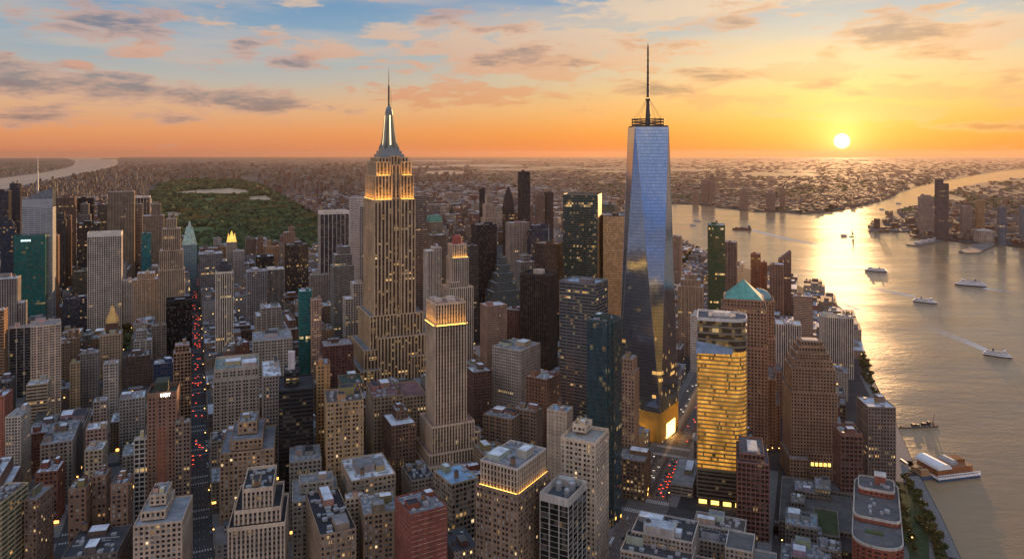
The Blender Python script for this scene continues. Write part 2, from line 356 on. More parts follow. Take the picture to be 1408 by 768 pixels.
sheet("peninsula_ground", gp(*PENIN)[::-1], 0.0, M_GROUND, 6.0)
NJ = [(-400, 260), (-100, 247), (0, 245), (30, 241), (60, 237), (86, 232), (100, 228), (104, 222), (97, 219), (90, 217.5), (-400, 217.5)]
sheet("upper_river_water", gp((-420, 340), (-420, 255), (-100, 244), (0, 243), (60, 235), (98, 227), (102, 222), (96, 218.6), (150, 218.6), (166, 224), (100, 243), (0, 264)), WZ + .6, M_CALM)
sheet("far_bank_ground", gp(*NJ), 0.0, M_GROUND, 6.0)
# bays and reservoirs that catch the sky among the far districts
STREAKS = []
def streak(x0, x1, y0, y1, seed):
    r = random.Random(seed); n = 9; xs = [x0 + (x1 - x0) * i / n for i in range(n + 1)]; ym = (y0 + y1) / 2; h = (y1 - y0) / 2
    env = [math.sin(math.pi * (i + .35) / (n + .7)) ** .6 for i in range(n + 1)]
    top = [(x, ym - h * e * r.uniform(.45, 1.0)) for x, e in zip(xs, env)]; bot = [(x, ym + h * e * r.uniform(.45, 1.0)) for x, e in zip(xs, env)]
    STREAKS.append([(x0, y0), (x1, y0), (x1, y1 + .3), (x0, y1 + .3)])
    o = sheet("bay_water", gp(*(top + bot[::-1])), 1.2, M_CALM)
for i, q in enumerate([(565, 650, 220, 222.4), (612, 720, 225.5, 230), (585, 640, 234, 241), (660, 745, 231.5, 234.6), (728, 800, 228.6, 232.4), (700, 742, 219.6, 221.2), (560, 605, 228, 231), (740, 860, 230.5, 233),
                       (820, 862, 234.5, 237.4), (920, 985, 232, 235.2), (1020, 1120, 237.4, 241.6), (1068, 1118, 233.6, 236.4), (870, 940, 221, 222.5), (1180, 1230, 222, 224), (1300, 1328, 271, 277), (1330, 1352, 262, 265)]):
    streak(*q, i)

# ------------------------------------------------------------------ haze
def haze():
    m, w = newmat("haze_air")
    v = w.n('ShaderNodeVolumePrincipled', {'Color': (.44, .325, .29, 1), 'Density': HAZE, 'Anisotropy': .45})
    o = w.n('ShaderNodeOutputMaterial', {'Volume': v.outputs[0]})
    mb = MB(); mb.box(-84000, 84000, -62000, 78500, -12, 540)
    tag(mb.build("haze", m), kind='stuff')
HAZE = 1.15e-5
haze()

# ------------------------------------------------------------------ buildings
LROT, RROT = R(23.7), R(-22.0)
FOOT = []          # (footprint corners, px0, px1, Ynear, vis) of every placed building
def fit(xl, xr, Y, rot, ratio):
    """centre and width of a box whose silhouette spans xl..xr with its nearest corner at distance Y"""
    c, s = math.cos(rot), math.sin(rot)
    w = (xr - xl) / F * Y; cx, cy = ((xl + xr) / 2 - CX) / F * Y, Y + w * .5
    for _ in range(40):
        d = w * ratio
        pts = [(cx + a * c - b * s, cy + a * s + b * c) for a, b in ((-w/2, -d/2), (w/2, -d/2), (w/2, d/2), (-w/2, d/2))]
        P = [px_of(*p) for p in pts]; m0, m1 = min(P), max(P); yn = min(p[1] for p in pts)
        cy += Y - yn; w *= ((xr - xl) / (m1 - m0)) ** .8; cx += ((xl + xr) / 2 - (m0 + m1) / 2) / F * cy
    return cx, cy, w, w * ratio, pts

STY = {  # floor height, bay width, pier fraction, spandrel fraction, pier proud of spandrel, depth
    'masonry': (3.8, 3.7, .44, .42, .06, .34), 'deco': (3.7, 3.2, .46, .42, .32, .6), 'stripe': (3.8, 3.0, .42, .22, .35, .6), 'brick': (3.3, 3.8, .54, .46, .04, .34),
    'grid': (4.1, 3.8, .22, .26, .03, .6), 'band': (3.8, 9.0, .05, .48, -.05, .3), 'curtain': (4.0, 3.0, .07, .16, .04, .14), 'black': (3.9, 2.2, .14, .26, .12, .2),
    'line': (3.6, 9.0, .03, .84, -.05, .25), 'frame': (3.9, 8.0, .1, .05, .1, .45), 'apt': (3.1, 3.0, .38, .42, .12, .4), 'wide': (4.0, 4.9, .42, .36, .42, .8), 'small': (3.6, 3.1, .42, .42, .05, .4),
}
def lattice(mw, ms, mg, x0, x1, y0, y1, z0, z1, sty, back=False, top=1.4, alt=0.0, blank=0):
    """one tier: a glass core with piers and spandrels standing proud of it"""
    fh, bw, pf, sf, proud, dep = STY[sty]
    mg.box(x0 + dep, x1 - dep, y0 + dep, y1 - dep, z0, z1 - top)
    nf = max(1, round((z1 - z0 - top) / fh)); fh = (z1 - z0 - top) / nf
    ps = 0.0 if proud >= 0 else -proud; ss = proud if proud >= 0 else 0.0
    for axis in (0, 1):
        L0, L1 = (x0, x1) if axis == 0 else (y0, y1)
        n = max(1, round((L1 - L0) / bw)); b = (L1 - L0) / n
        cw = max(pf * b * .75, .35)
        for end in (0, 1):
            if axis == 0 and end == 1 and not back: continue
            if axis == 1 and ((blank == 1 and end == 0) or (blank == 2 and end == 1)):
                mw.box(*((x0 + .03, x0 + dep + .02) if end == 0 else (x1 - dep - .02, x1 - .03)), y0 + dep + .01, y1 - .05, z0, z1 - top); continue
            def put(m, a0, a1, d0, d1, q0, q1):
                if axis == 0:
                    m.box(a0, a1, *((y0 + d0, y0 + d1) if end == 0 else (y1 - d1, y1 - d0)), q0, q1)
                else:
                    m.box(*((x0 + d0, x0 + d1) if end == 0 else (x1 - d1, x1 - d0)), a0, a1, q0, q1)
            if pf > 0:
                for i in range(n + 1):
                    a = L0 + i * b; h = pf * b / 2 * (1 + alt if i % 2 == 0 else 1 - alt)
                    if i == 0: put(mw, a + .002, a + cw, ps, dep + .02, z0, z1 - top)
                    elif i == n: put(mw, a - cw, a - .002, ps, dep + .02, z0, z1 - top)
                    else: put(mw, a - h, a + h, ps, dep + .02, z0, z1 - top)
            if sf > 0:
                for k in range(nf):
                    q = z0 + k * fh
                    put(ms, L0 + .01 + ss, L1 - .01 - ss, ss + .003, dep + .01, q, q + fh * sf)
    if not back: mw.box(x0 + .02, x1 - .02, y1 - dep - .02, y1 - .01, z0, z1 - top)
    mw.box(x0 - .06, x1 + .06, y0 - .06, y1 + .06, z1 - top, z1 - top + .35)          # cornice slab under the roof edge
    return fh

def parapet(mp, x0, x1, y0, y1, z, h=1.1, t=.45):
    mp.box(x0, x1, y0, y0 + t, z, z + h); mp.box(x0, x1, y1 - t, y1, z, z + h)
    mp.box(x0, x0 + t, y0 + t, y1 - t, z, z + h); mp.box(x1 - t, x1, y0 + t, y1 - t, z, z + h)

def water_tank(root, x, y, z, s=1.0):
    mb = MB(); mb.lathe(x, y, [(1.9*s, z + 2.6), (1.9*s, z + 6.2*s + 1)], 12); t = mb.build("water_tank", M_TANK, root)
    mb = MB(); mb.lathe(x, y, [(2.1*s, z + 6.2*s + 1), (.15, z + 7.9*s + 1)], 12); mb.build("tank_roof", M_STEEL, t)
    mb = MB()
    for a in (-1, 1):
        for b in (-1, 1): mb.box(x + a*1.2*s - .12, x + a*1.2*s + .12, y + b*1.2*s - .12, y + b*1.2*s + .12, z, z + 2.6)
    mb.box(x - 1.7*s, x + 1.7*s, y - 1.7*s, y + 1.7*s, z + 2.3, z + 2.55)
    mb.build("tank_stand", M_STEEL, t)

PALE = (.66, .69, .73); TAR = (.045, .045, .05); GREYR = (.22, .22, .225)
def roof_clutter(root, x0, x1, y0, y1, z, r, wallcol, level, roofcol):
    """bulkheads, air handlers, ducts, tanks"""
    w, d = x1 - x0, y1 - y0
    if min(w, d) < 7: return
    spots = []
    def spot(a, b):
        for _ in range(14):
            x, y = r.uniform(x0 + 1 + a/2, x1 - 1 - a/2), r.uniform(y0 + 1 + b/2, y1 - 1 - b/2)
            if all(abs(x - p) > (a + c)/2 + .4 or abs(y - q) > (b + e)/2 + .4 for p, q, c, e in spots):
                spots.append((x, y, a, b)); return x, y
        return None
    for i in range(1 if level < 2 else r.choice((1, 2, 2))):
        a, b, h = r.uniform(.2, .42) * w, r.uniform(.2, .4) * d, r.uniform(3, 6.5)
        p = spot(a, b)
        if p:
            mb = MB(); mb.cbox(p[0], p[1], z, a, b, h); parapet(mb, p[0]-a/2, p[0]+a/2, p[1]-b/2, p[1]+b/2, z + h, .4, .25)
            bk = mb.build("bulkhead", M_WALL, root, col=tuple(c * r.uniform(.75, 1.15) for c in wallcol))
            mb = MB(); mb.cbox(p[0], p[1], z + h, a - .6, b - .6, .12); mb.build("bulkhead_roof", M_ROOF, bk, col=r.choice((PALE, PALE, GREYR, TAR)))
    if level >= 1:
        for i in range(r.randint(2, 4) if level == 1 else r.randint(6, 11) + int(w*d/350)):
            a, b, h = r.uniform(1.6, 4.6), r.uniform(1.6, 4.0), r.uniform(1.0, 2.4); p = spot(a, b)
            if p:
                mb = MB(); mb.cbox(p[0], p[1], z + .3, a, b, h); mb.cbox(p[0], p[1], z, a*.8, b*.8, .3)
                if r.random() < .5: mb.lathe(p[0], p[1], [(min(a, b)*.33, z + h + .3), (min(a, b)*.33, z + h + .7)], 10)
                mb.build("air_handler", M_EQUIP, root)
        if level >= 2:
            for i in range(r.randint(2, 4)):
                a = r.uniform(4, max(4.5, w * .4)); p = spot(a, 1.2)
                if p: mb = MB(); mb.cbox(p[0], p[1], z + .4, a, .8, .7); mb.cbox(p[0] - a*.4, p[1], z, .5, .5, .5); mb.cbox(p[0] + a*.4, p[1], z, .5, .5, .5); mb.build("duct", M_EQUIP, root)
            for i in range(r.randint(2, 4)):
                a, b = r.uniform(.2, .4) * w, r.uniform(.2, .4) * d; p = spot(a, b)
                if p: mb = MB(); mb.cbox(p[0], p[1], z, a, b, .15); mb.build("roof_patch", M_ROOF, root, col=r.choice((PALE, GREYR, (.33, .35, .38), TAR)))
        if r.random() < .5:
            p = spot(4.4, 4.4)
            if p: water_tank(root, p[0], p[1], z, r.uniform(.8, 1.15))
    if r.random() < .12 and level >= 1:
        p = spot(1, 1)
        if p: mb = MB(); mb.tube((p[0], p[1], z), (p[0], p[1], z + r.uniform(6, 12)), .15); mb.build("antenna", M_STEEL, root)

def quad_hits(P, Q, pad=2.0):
    for A, Bq in ((P, Q), (Q, P)):
        for i in range(4):
            e = (A[(i+1) % 4][0] - A[i][0], A[(i+1) % 4][1] - A[i][1]); n = (-e[1], e[0]); L = math.hypot(*n) + 1e-9
            pa = [(p[0]*n[0] + p[1]*n[1])/L for p in A]; pb = [(p[0]*n[0] + p[1]*n[1])/L for p in Bq]
            if max(pa) + pad < min(pb) or max(pb) + pad < min(pa): return False
    return True
def building(name, label, xl, xr, yt, yb, rot=LROT, ratio=.9, sty='masonry', col=(.3, .24, .18), col2=None, tint=(.022, .026, .032), mir=0.0, lit=.03, glow=2.2,
             roof=PALE, tiers=None, vis=None, clutter=1, top=1.6, metal=False, seed=None, cat="building", group=None, win=False, foot=True, back=False, base=None, nz=None):
    """a building given by its silhouette in the photo (xl..xr, roof line yt) and the line yb where its nearest corner meets the ground"""
    Y = CH * F / (yb - HZ)
    ratio *= 1.6 if yb >= 690 else 1.3 if yb >= 600 else 1.0
    for _ in range(12):
        cx, cy, w, d, pts = fit(xl, xr, Y, rot, ratio)
        if ratio < .6 or not any(quad_hits(pts, f[0], -.5) for f in FOOT if abs(f[2] + f[1] - xl - xr) < 300): break
        ratio *= .88
    H = hgt(yt, cy if nz is None else Y)
    return make(name, label, cx, cy, w, d, H, rot, sty, col, col2, tint, mir, lit, glow, roof, tiers, clutter, top, metal, seed, cat, group, win, vis if vis else yb, pts, (xl, xr, Y), back, base)

def make(name, label, cx, cy, w, d, H, rot, sty, col, col2, tint, mir, lit, glow, roof, tiers, clutter, top, metal, seed, cat, group, win, vis, pts, span, back=False, base=None):
    r = random.Random(seed if seed is not None else hash((round(cx), round(cy))))
    root = empty(name, (cx, cy, 0), rot); tag(root, label, cat, group)
    FOOT.append((pts, span[0], span[1], span[2], vis))
    tiers = tiers or [(0, 1, 0, 1, 0, 1)]
    mw, ms, mg, mr, mp = MB(), MB(), MB(), MB(), MB()
    wallm = M_METAL if metal else M_WALL
    alt = r.choice((0, 0, .3, .45, -.3)) if sty in ('masonry', 'small', 'brick', 'apt') else 0.0
    blank = r.choice((0, 0, 1, 2)) if label == 'x' else 0
    T = []
    for (a0, a1, b0, b1, z0, z1) in tiers:
        q = (-w/2 + a0*w, -w/2 + a1*w, -d/2 + b0*d, -d/2 + b1*d, z0*H, z1*H); T.append(q)
        fh = lattice(mw, ms if col2 else mw, mg, *q, sty, back, top, alt, blank)
        if sty in ('masonry', 'small', 'brick') and q[5] - q[4] > 16:
            for zc, e in ((q[4] + (fh*2 if q[4] < 1 else fh), .22), (q[5] - top - fh*r.choice((1, 2)), .2), (q[5] - top - fh*r.choice((3, 5, 7)), .12)):
                if not q[4] + 1 < zc < q[5] - top - 1: continue
                mc = MB(); mc.box(q[0] - e, q[1] + e, q[2] - e, q[3] + e, zc - .02, zc + .42); mc.build("cornice", M_WALL, root, col=tuple(min(.7, c*1.22 + .02) for c in col))
        mr.box(q[0] + .3, q[1] - .3, q[2] + .3, q[3] - .3, q[5] - top + .36, q[5] - top + .42)
        parapet(mp, *q[:4], q[5] - top + .36, max(.5, top - .36))
    if base:    # ground floors in another material
        mb = MB(); mb.box(-w/2 - .25, w/2 + .25, -d/2 - .25, d/2 + .25, 0, base[0]); mb.build("base", M_WALL, root, col=base[1])
    mw.build("wall", wallm, root, col=col)
    if col2: ms.build("spandrel", wallm, root, col=col2)
    mg.build("window_glazing", M_GLASS, root, tint=tint, mir=float(mir), bw=float(STY[sty][1] if sty not in ('band', 'frame', 'line') else 3.0), fh=float(fh), lit=float(lit), glow=float(glow))
    mr.build("roof", M_ROOF, root, col=roof)
    mp.build("parapet", wallm, root, col=tuple(min(.7, c * 1.12) for c in col))
    if clutter is not None and clutter >= 0:
        for i, q in enumerate(T):
            if all(not (p[5] > q[5] + .1 and p[0] <= q[0] + .5 and p[1] >= q[1] - .5 and p[2] <= q[2] + .5 and p[3] >= q[3] - .5) for p in T):
                big = [p for p in T if p[5] > q[5] + .1]
                if big: continue
                roof_clutter(root, *q[:4], q[5] - top + .42, r, col, clutter, roof)
    if clutter == 2 and span[2] < 900 and r.random() < .7:
        for i in range(r.randint(3, 8)):
            mb = MB(); s_ = r.choice((0, 1, 2)); ww, z0 = r.uniform(1.8, 3.6), r.choice((.8, .8, 4.6)); k = r.uniform(-.46, .46)
            if s_ == 0: mb.box(k*w - ww/2, k*w + ww/2, -d/2 - .06, -d/2 + .1, z0, z0 + 2.4)
            else: mb.box(*((w/2 - .1, w/2 + .06) if s_ == 1 else (-w/2 - .06, -w/2 + .1)), k*d - ww/2, k*d + ww/2, z0, z0 + 2.4)
            mb.build("shop_window", M_SHOP, root)
    root_info = dict(root=root, w=w, d=d, H=H, T=T, r=r, top=top, fh=fh)
    if win: window_panes(root, T, sty, top, r, lit)
    return root_info

M_PANE = None
M_SHOP = simple("shop_glow", (.9, .6, .3), .5, 0, .5, .5, (1.0, .50, .10), 1.3)
def pane_material():
    m, w = newmat("window_pane")
    rnd = w.m('FRACT', w.m('ADD', w.n('ShaderNodeObjectInfo').outputs['Random'], w.n('ShaderNodeNewGeometry').outputs['Random Per Island']))
    r2 = w.n('ShaderNodeTexWhiteNoise', {1: w.m('MULTIPLY', rnd, 77.0)}, noise_dimensions='1D').outputs['Value']
    base = w.mix(w.m('GREATER_THAN', r2, .62), (.02, .024, .03, 1), (.19, .17, .14, 1))
    base = w.mix(w.m('GREATER_THAN', r2, .86), base, (.34, .33, .31, 1))
    on = w.m('LESS_THAN', rnd, .045)
    out(w, w.n('ShaderNodeBsdfPrincipled', {'Base Color': base, 'Roughness': .12, 'Emission Color': w.mix(r2, (1, .5, .14, 1), (1, .75, .4, 1)), 'Emission Strength': w.m('MULTIPLY', on, w.rng(r2, 0, 1, .06, .42, 'LINEAR'))}))
    return m
def window_panes(root, T, sty, top, r, lit):
    """every window of a near building is a pane of its own; the hundred nearest the camera as parts, the others in one"""
    global M_PANE
    M_PANE = M_PANE or pane_material()
    fh0, bw, pf, sf, proud, dep = STY[sty]
    cells = []; mw = root.matrix_basis
    inv = mw.to_3x3().transposed(); view = inv @ (Vector((0, 0, CH)) - root.location)
    for (x0, x1, y0, y1, z0, z1) in T:
        nf = max(1, round((z1 - z0 - top) / fh0)); fh = (z1 - z0 - top) / nf
        for axis, s in ((0, -1), (1, -1), (1, 1)):
            L0, L1 = (x0, x1) if axis == 0 else (y0, y1)
            if axis == 1 and (view.x - (x0 if s < 0 else x1)) * s < 0: continue
            n = max(1, round((L1 - L0) / bw)); b = (L1 - L0) / n
            for k in range(nf):
                for i in range(n):
                    u = L0 + (i + .5) * b; z = z0 + k * fh + fh * (sf + 1) / 2
                    if axis == 0: p = (u, y0 + dep)
                    else: p = ((x0 + dep) if s < 0 else (x1 - dep), u)
                    inside = any(q[0] + .5 < p[0] < q[1] - .5 and q[2] + .5 < p[1] < q[3] - .5 and q[4] <= z < q[5] for q in T if q != (x0, x1, y0, y1, z0, z1))
                    if not inside: cells.append((-z, p, z, axis, s, b * (1 - pf) * .92, fh * (1 - sf) * .94))
    cells.sort(key=lambda c: c[0])
    meshes = {}; rest = MB()
    for i, (_, p, z, axis, s, ww, hh) in enumerate(cells):
        sz = (ww, .05, hh) if axis == 0 else (.05, ww, hh)
        if i < 100:
            key = tuple(round(v, 2) for v in sz)
            if key not in meshes:
                mb = MB(); mb.cbox(0, 0, -sz[2]/2, *sz); me = mb.mesh("window"); me.materials.append(M_PANE); me.polygons.foreach_set("use_smooth", [False] * 6); meshes[key] = me
            o = bpy.data.objects.new("window", meshes[key]); C.objects.link(o); o.parent = root; o.location = (p[0], p[1], z)
        else: rest.cbox(p[0], p[1], z - sz[2]/2, *sz)
    o = rest.build("window", M_PANE, root)
    if o: o["kind"] = "stuff"

def lower(px, py0, py1): pass

# ------------------------------------------------------------------ the buildings one can pick out, far to near
BRN, TAN, CRM, BRK, GRY, WHT, DRK, STN = (.20, .145, .10), (.34, .26, .18), (.50, .42, .33), (.23, .095, .065), (.29, .285, .28), (.62, .60, .57), (.035, .036, .04), (.33, .29, .25)
BLK, NAVY, TEAL, GRN = (.02, .02, .022), (.03, .04, .065), (.02, .12, .12), (.03, .13, .10)
N = None
def B(name, label, xl, xr, yt, yb, vis=None, **k): return building(name, label, xl, xr, yt, yb, vis=vis, **k)
TW, OF, AP = "skyscraper", "office_building", "apartment_building"
far = dict(clutter=0)
# --- west side cluster (left of the park)
B(TW, "dark tower with an orange lit edge at the far left, beside a shorter capped one", -14, 16, 262, 392, 310, col=DRK, sty='black', tint=NAVY)
B(TW, "slim dark tower with flat roof just left of the glass tower with the mast", 13, 30, 252, 384, 300, col=(.06, .055, .06), sty='black', tint=NAVY)
B(TW, "dark blue glass tower with a small lit crown, behind the teal tower", 1, 24, 305, 425, 380, col=(.04, .05, .07), sty='curtain', tint=(.03, .045, .07), mir=.3, lit=.05, tiers=[(0, 1, 0, 1, 0, .93), (.15, .85, .15, .85, .93, 1)])
B(TW, "broad brown slab tower with sunlit edge behind the glass tower with the mast", 67, 105, 271, 400, 370, col=(.20, .13, .09), sty='stripe', ratio=.5, col2=(.09, .06, .05))
B(TW, "dark round cornered tower with tapered cap before the broad brown slab", 76, 92, 293, 422, 400, col=(.07, .06, .06), sty='stripe', col2=BLK, tiers=[(0, 1, 0, 1, 0, .93), (.12, .88, .12, .88, .93, 1)])
tb = B(TW, "slender brown tower with a thin lit antenna before the broad brown slab", 90, 99, 296, 418, 400, col=(.26, .17, .12), sty='stripe')
mb = MB(); mb.tube((0, 0, tb['H']), (0, 0, tb['H'] + 22), .5); mb.build("antenna", M_STEEL, tb['root'])
B(TW, "black slab tower with a flat top behind the tower with pale roof units", 106, 130, 272, 392, 320, col=BLK, sty='black', ratio=.6)
B(TW, "grey stepped tower before the black slab tower", 107, 126, 280, 404, 315, col=(.18, .17, .17), sty='stripe', tiers=[(0, 1, 0, 1, 0, .88), (.2, .85, .1, .9, .88, 1)])
B(TW, "black office tower carrying bright bluish roof units, above the white gridded tower", 107, 140, 306, 430, 390, col=BLK, sty='black', lit=.05, clutter=2, roof=PALE)
B(TW, "dark grey narrow tower left of the tall stone slab", 134, 149, 281, 392, 318, col=(.11, .11, .11), sty='stripe')
B(TW, "tall flat topped stone slab with fine window grid, left of the park", 148, 186, 263, 402, 340, col=(.30, .25, .20), sty='deco', ratio=.55, col2=(.13, .11, .09))
B(TW, "black glass tower with a pale frame along its top, at the park's near left corner", 184, 207, 269, 386, 300, col=WHT, sty='frame', tint=(.012, .014, .02), ratio=.8, top=5)
B(TW, "narrow grey tower left of the teal box", 185, 196, 280, 396, 350, col=GRY, sty='grid')
B(TW, "two tiered brownish apartment tower at the near edge of the park", 196, 226, 280, 402, 345, col=(.26, .21, .17), sty='apt', tiers=[(0, 1, 0, 1, 0, .87), (.4, .85, .2, .8, .87, 1)])
B(OF, "small bright teal glass box among grey towers", 194, 208, 320, 410, 346, col=TEAL, sty='curtain', tint=(.03, .20, .24), mir=.3, roof=PALE)
g = B(TW, "pale glass tower with a slanted crystal roof and a tall mast", 30, 77, 285, 462, 440, col=(.42, .44, .44), sty='band', tint=(.16, .18, .18), mir=.55, metal=True, ratio=.75, clutter=-1, lit=.02, glow=1.4)
w_, d_, H_ = g['w'], g['d'], g['H']; hp = hgt(258, 1360) - H_
mb = MB(); q = [(-w_/2 + .3, -d_/2 + .3), (w_/2 - .3, -d_/2 + .3), (w_/2 - .3, d_/2 - .3), (-w_/2 + .3, d_/2 - .3)]
mb.poly([(x, y, H_) for x, y in q] + [(q[0][0], q[0][1], H_ + hp*.42), (q[1][0], q[1][1], H_ + hp), (q[2][0], q[2][1], H_ + hp*.9), (q[3][0], q[3][1], H_ + hp*.4)], [(0, 1, 5, 4), (1, 2, 6, 5), (2, 3, 7, 6), (3, 0, 4, 7), (4, 5, 6, 7)])
cr = mb.build("crystal_roof", M_GLASS, g['root'], tint=(.20, .22, .22), mir=.55, bw=3.0, fh=4.0, lit=0.0, glow=0.0)
mb = MB()
for k in range(9):
    z = H_ + hp*(.04 + k*.045); mb.box(-w_/2 - .0, w_/2 + .0, -d_/2 + .05, -d_/2 + .25, z, z + 1.3)
mb.build("roof_band", M_METAL, g['root'], col=(.42, .44, .44))
mb = MB(); mb.lathe(-w_*.05, 0, [(1.7, H_ + hp*.5), (1.2, H_ + hp*.5 + 30), (.7, H_ + hp*.5 + 55), (.3, H_ + hp*.5 + 82)], 8); mb.build("mast", M_EQUIP, g['root'])
g = B(TW, "teal green glass tower with pale lettering high on its face", 19, 66, 322, 466, 437, col=(.02, .12, .10), sty='curtain', tint=(.015, .13, .11), mir=.25, metal=True, ratio=.8, clutter=2, lit=.02, glow=1.2, roof=GREYR, top=6)
mb = MB(); xx = -g['w']*.28
for k, ww in enumerate((1.6, 2.2, 1.2, 2.0, 1.4, 2.2, 1.7)):
    mb.box(xx, xx + ww, -g['d']/2 - .35, -g['d']/2 - .08, g['H'] - 12 + (k % 3)*.3, g['H'] - 8.2); xx += ww + .5
mb.build("lettering", simple("sign_white", (.7, .8, .8), .5, 0, 0, 1, (.7, .95, .95), .5), g['root'])
B(TW, "brown slab with one sunlit flank, right of the pale glass tower", 69, 82, 323, 446, 430, col=(.28, .18, .12), sty='stripe', ratio=1.4)
B(OF, "grey green mid height block left of the white gridded tower", 100, 122, 372, 446, 400, col=(.12, .14, .13), sty='grid', clutter=2, roof=(.1, .11, .11))
B(OF, "low dark navy block with ribbed roof plant, left of the white gridded tower", 86, 123, 408, 462, 441, col=(.05, .055, .075), sty='grid', tint=NAVY, clutter=2, roof=(.07, .075, .09))
B(TW, "broad white tower with an even grid of dark windows and a solid white top", 120, 169, 318, 462, 437, col=(.66, .64, .60), sty='grid', ratio=.55, top=9, tint=(.012, .013, .016), lit=.02, roof=(.4, .38, .36))
B(OF, "narrow white ribbed block right of the white gridded tower", 169, 184, 384, 456, 437, col=WHT, sty='stripe')
B(OF, "wide beige block with many small windows left of the stepped stone tower", 183, 219, 374, 458, 434, col=(.42, .35, .27), sty='masonry', lit=.05, tiers=[(0, 1, 0, 1, 0, .9), (.15, .85, .1, .9, .9, 1)])
B(TW, "slender stepped stone tower left of the red lit avenue", 217, 254, 300, 468, 442, col=(.44, .36, .27), sty='deco', col2=(.20, .16, .12), ratio=.8, tiers=[(0, 1, 0, 1, 0, .58), (.06, .94, .05, .95, .58, .74), (.16, .84, .12, .88, .74, .92), (.3, .7, .25, .75, .92, 1)], lit=.04)
g = B(TW, "pale blue glass tower with a pointed faceted top at the park's edge", 250, 271, 335, 402, 357, col=(.30, .42, .46), sty='grid', tint=(.12, .24, .28), mir=.3, metal=True, clutter=-1)
mb = MB(); mb.frus(0, 0, g['H'], g['H'] + 42, g['w']*.98, g['d']*.98, g['w']*.42, g['d']*.42); mb.frus(0, 0, g['H'] + 42, g['H'] + 56, g['w']*.25, g['d']*.25, g['w']*.1, g['d']*.1); mb.build("pyramid_roof", M_GLASS, g['root'], tint=(.16, .30, .34), mir=.4, bw=3., fh=4., lit=0., glow=0.)
B(AP, "brown apartment block beside the gold crowned tower", 302, 314, 338, 398, 360, col=BRN, sty='apt', **far)
g = B(TW, "slim grey tower with a glowing gold crown before the park", 311, 326, 332, 408, 365, col=(.40, .38, .36), sty='stripe', clutter=-1)
mb = MB(); mb.frus(0, 0, g['H'], g['H'] + 8, g['w']*.9, g['d']*.9, g['w']*.8, g['d']*.8)
for k in range(4): mb.frus((k % 2 - .5)*g['w']*.6, (k//2 - .5)*g['d']*.6, g['H'] + 8, g['H'] + 20, 4, 4, .3, .3)
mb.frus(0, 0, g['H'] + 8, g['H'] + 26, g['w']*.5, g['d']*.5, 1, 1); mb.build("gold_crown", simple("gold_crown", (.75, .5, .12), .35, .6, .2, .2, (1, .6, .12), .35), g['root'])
B(AP, "pale ribbed lower block joined to the gold crowned tower", 320, 336, 344, 412, 372, col=(.42, .42, .43), sty='stripe')
B(OF, "grey blue office block with rooftop plant right of the avenue", 273, 306, 347, 424, 402, col=(.26, .29, .33), sty='grid', clutter=2)
g = B(TW, "slim tower of bold white vertical ribs with a dark cap", 296, 321, 372, 520, 480, col=(.66, .61, .53), sty='stripe', col2=(.10, .08, .07), ratio=.8, lit=.06, glow=2.5, clutter=-1, top=3)
mb = MB(); mb.cbox(0, 0, g['H'] - 1, g['w']*.8, g['d']*.8, 11); mb.cbox(0, 0, g['H'] + 10, g['w']*.5, g['d']*.5, 5); mb.build("cap", M_WALL, g['root'], col=(.06, .07, .09))
mb = MB(); mb.lathe(0, 0, [(3, g['H'] + 15), (3, g['H'] + 18)], 10); mb.build("water_tank", M_EQUIP, g['root'])
B(AP, "slim brown apartment tower left of two like it, before the park", 354, 362, 326, 398, 348, col=BRN, sty='apt', **far)
B(AP, "brown apartment tower with stepped top, middle of three before the park", 365, 375, 331, 400, 350, col=TAN, sty='apt', tiers=[(0, 1, 0, 1, 0, .9), (.2, .8, .2, .8, .9, 1)], **far)
B(AP, "short tan apartment tower, last of three before the park", 374, 383, 338, 402, 352, col=(.3, .22, .16), sty='apt', **far)
B(OF, "dark glass block below the three slim apartment towers", 352, 377, 351, 420, 368, col=BLK, sty='black', lit=.04)
B(AP, "brown apartment tower with a taller bulkhead behind the black tower with white edge", 389, 406, 312, 406, 340, col=(.26, .19, .15), sty='apt', tiers=[(0, 1, 0, 1, 0, .93), (.45, .95, .2, .8, .93, 1)])
B(TW, "black tower with one white edge, lit windows scattered over its face", 392, 424, 335, 430, 408, col=(.05, .045, .045), sty='black', lit=.10, glow=1.6, ratio=.7, roof=GREYR)
B(OF, "grey office block with a round emblem, joined to a striped one", 338, 367, 371, 466, 432, col=(.30, .31, .34), sty='grid', clutter=2, lit=.05)
B(OF, "dark office block with bold white vertical fins beside the one with the emblem", 366, 391, 368, 462, 432, col=(.60, .60, .61), sty='black', col2=BLK, tint=BLK)
B(TW, "big black glass tower with a white frame on top and left edge", 437, 480, 289, 450, 380, col=(.62, .60, .57), sty='frame', tint=(.01, .013, .022), ratio=.5, top=7, lit=.0, roof=(.4, .4, .4))
B(TW, "plain pale grey slab tower behind the floodlit tower's left side", 480, 502, 271, 424, 375, col=(.50, .50, .52), sty='band', ratio=.4, tint=(.2, .2, .21))
B(TW, "narrow pale slab in front of the plain grey slab", 493, 503, 283, 440, 340, col=(.5, .49, .48), sty='grid', **far)
B(TW, "dark stepped tower wrapped in thin pale horizontal bands", 454, 487, 338, 472, 408, col=(.24, .25, .25), sty='band', tint=(.015, .02, .022), tiers=[(0, 1, 0, 1, 0, .8), (.08, .92, .08, .92, .8, .92), (.25, .85, .2, .8, .92, 1)])
B(OF, "low grey block with a ridged parapet left of the banded dark tower", 425, 456, 376, 452, 400, col=(.28, .27, .26), sty='stripe', clutter=2)
B(OF, "pale office block with lit top windows left of the floodlit tower", 471, 499, 388, 492, 455, col=(.46, .44, .41), sty='grid', lit=.10, glow=2.2, tiers=[(0, .45, 0, 1, 0, .8), (.45, 1, 0, 1, 0, 1)])
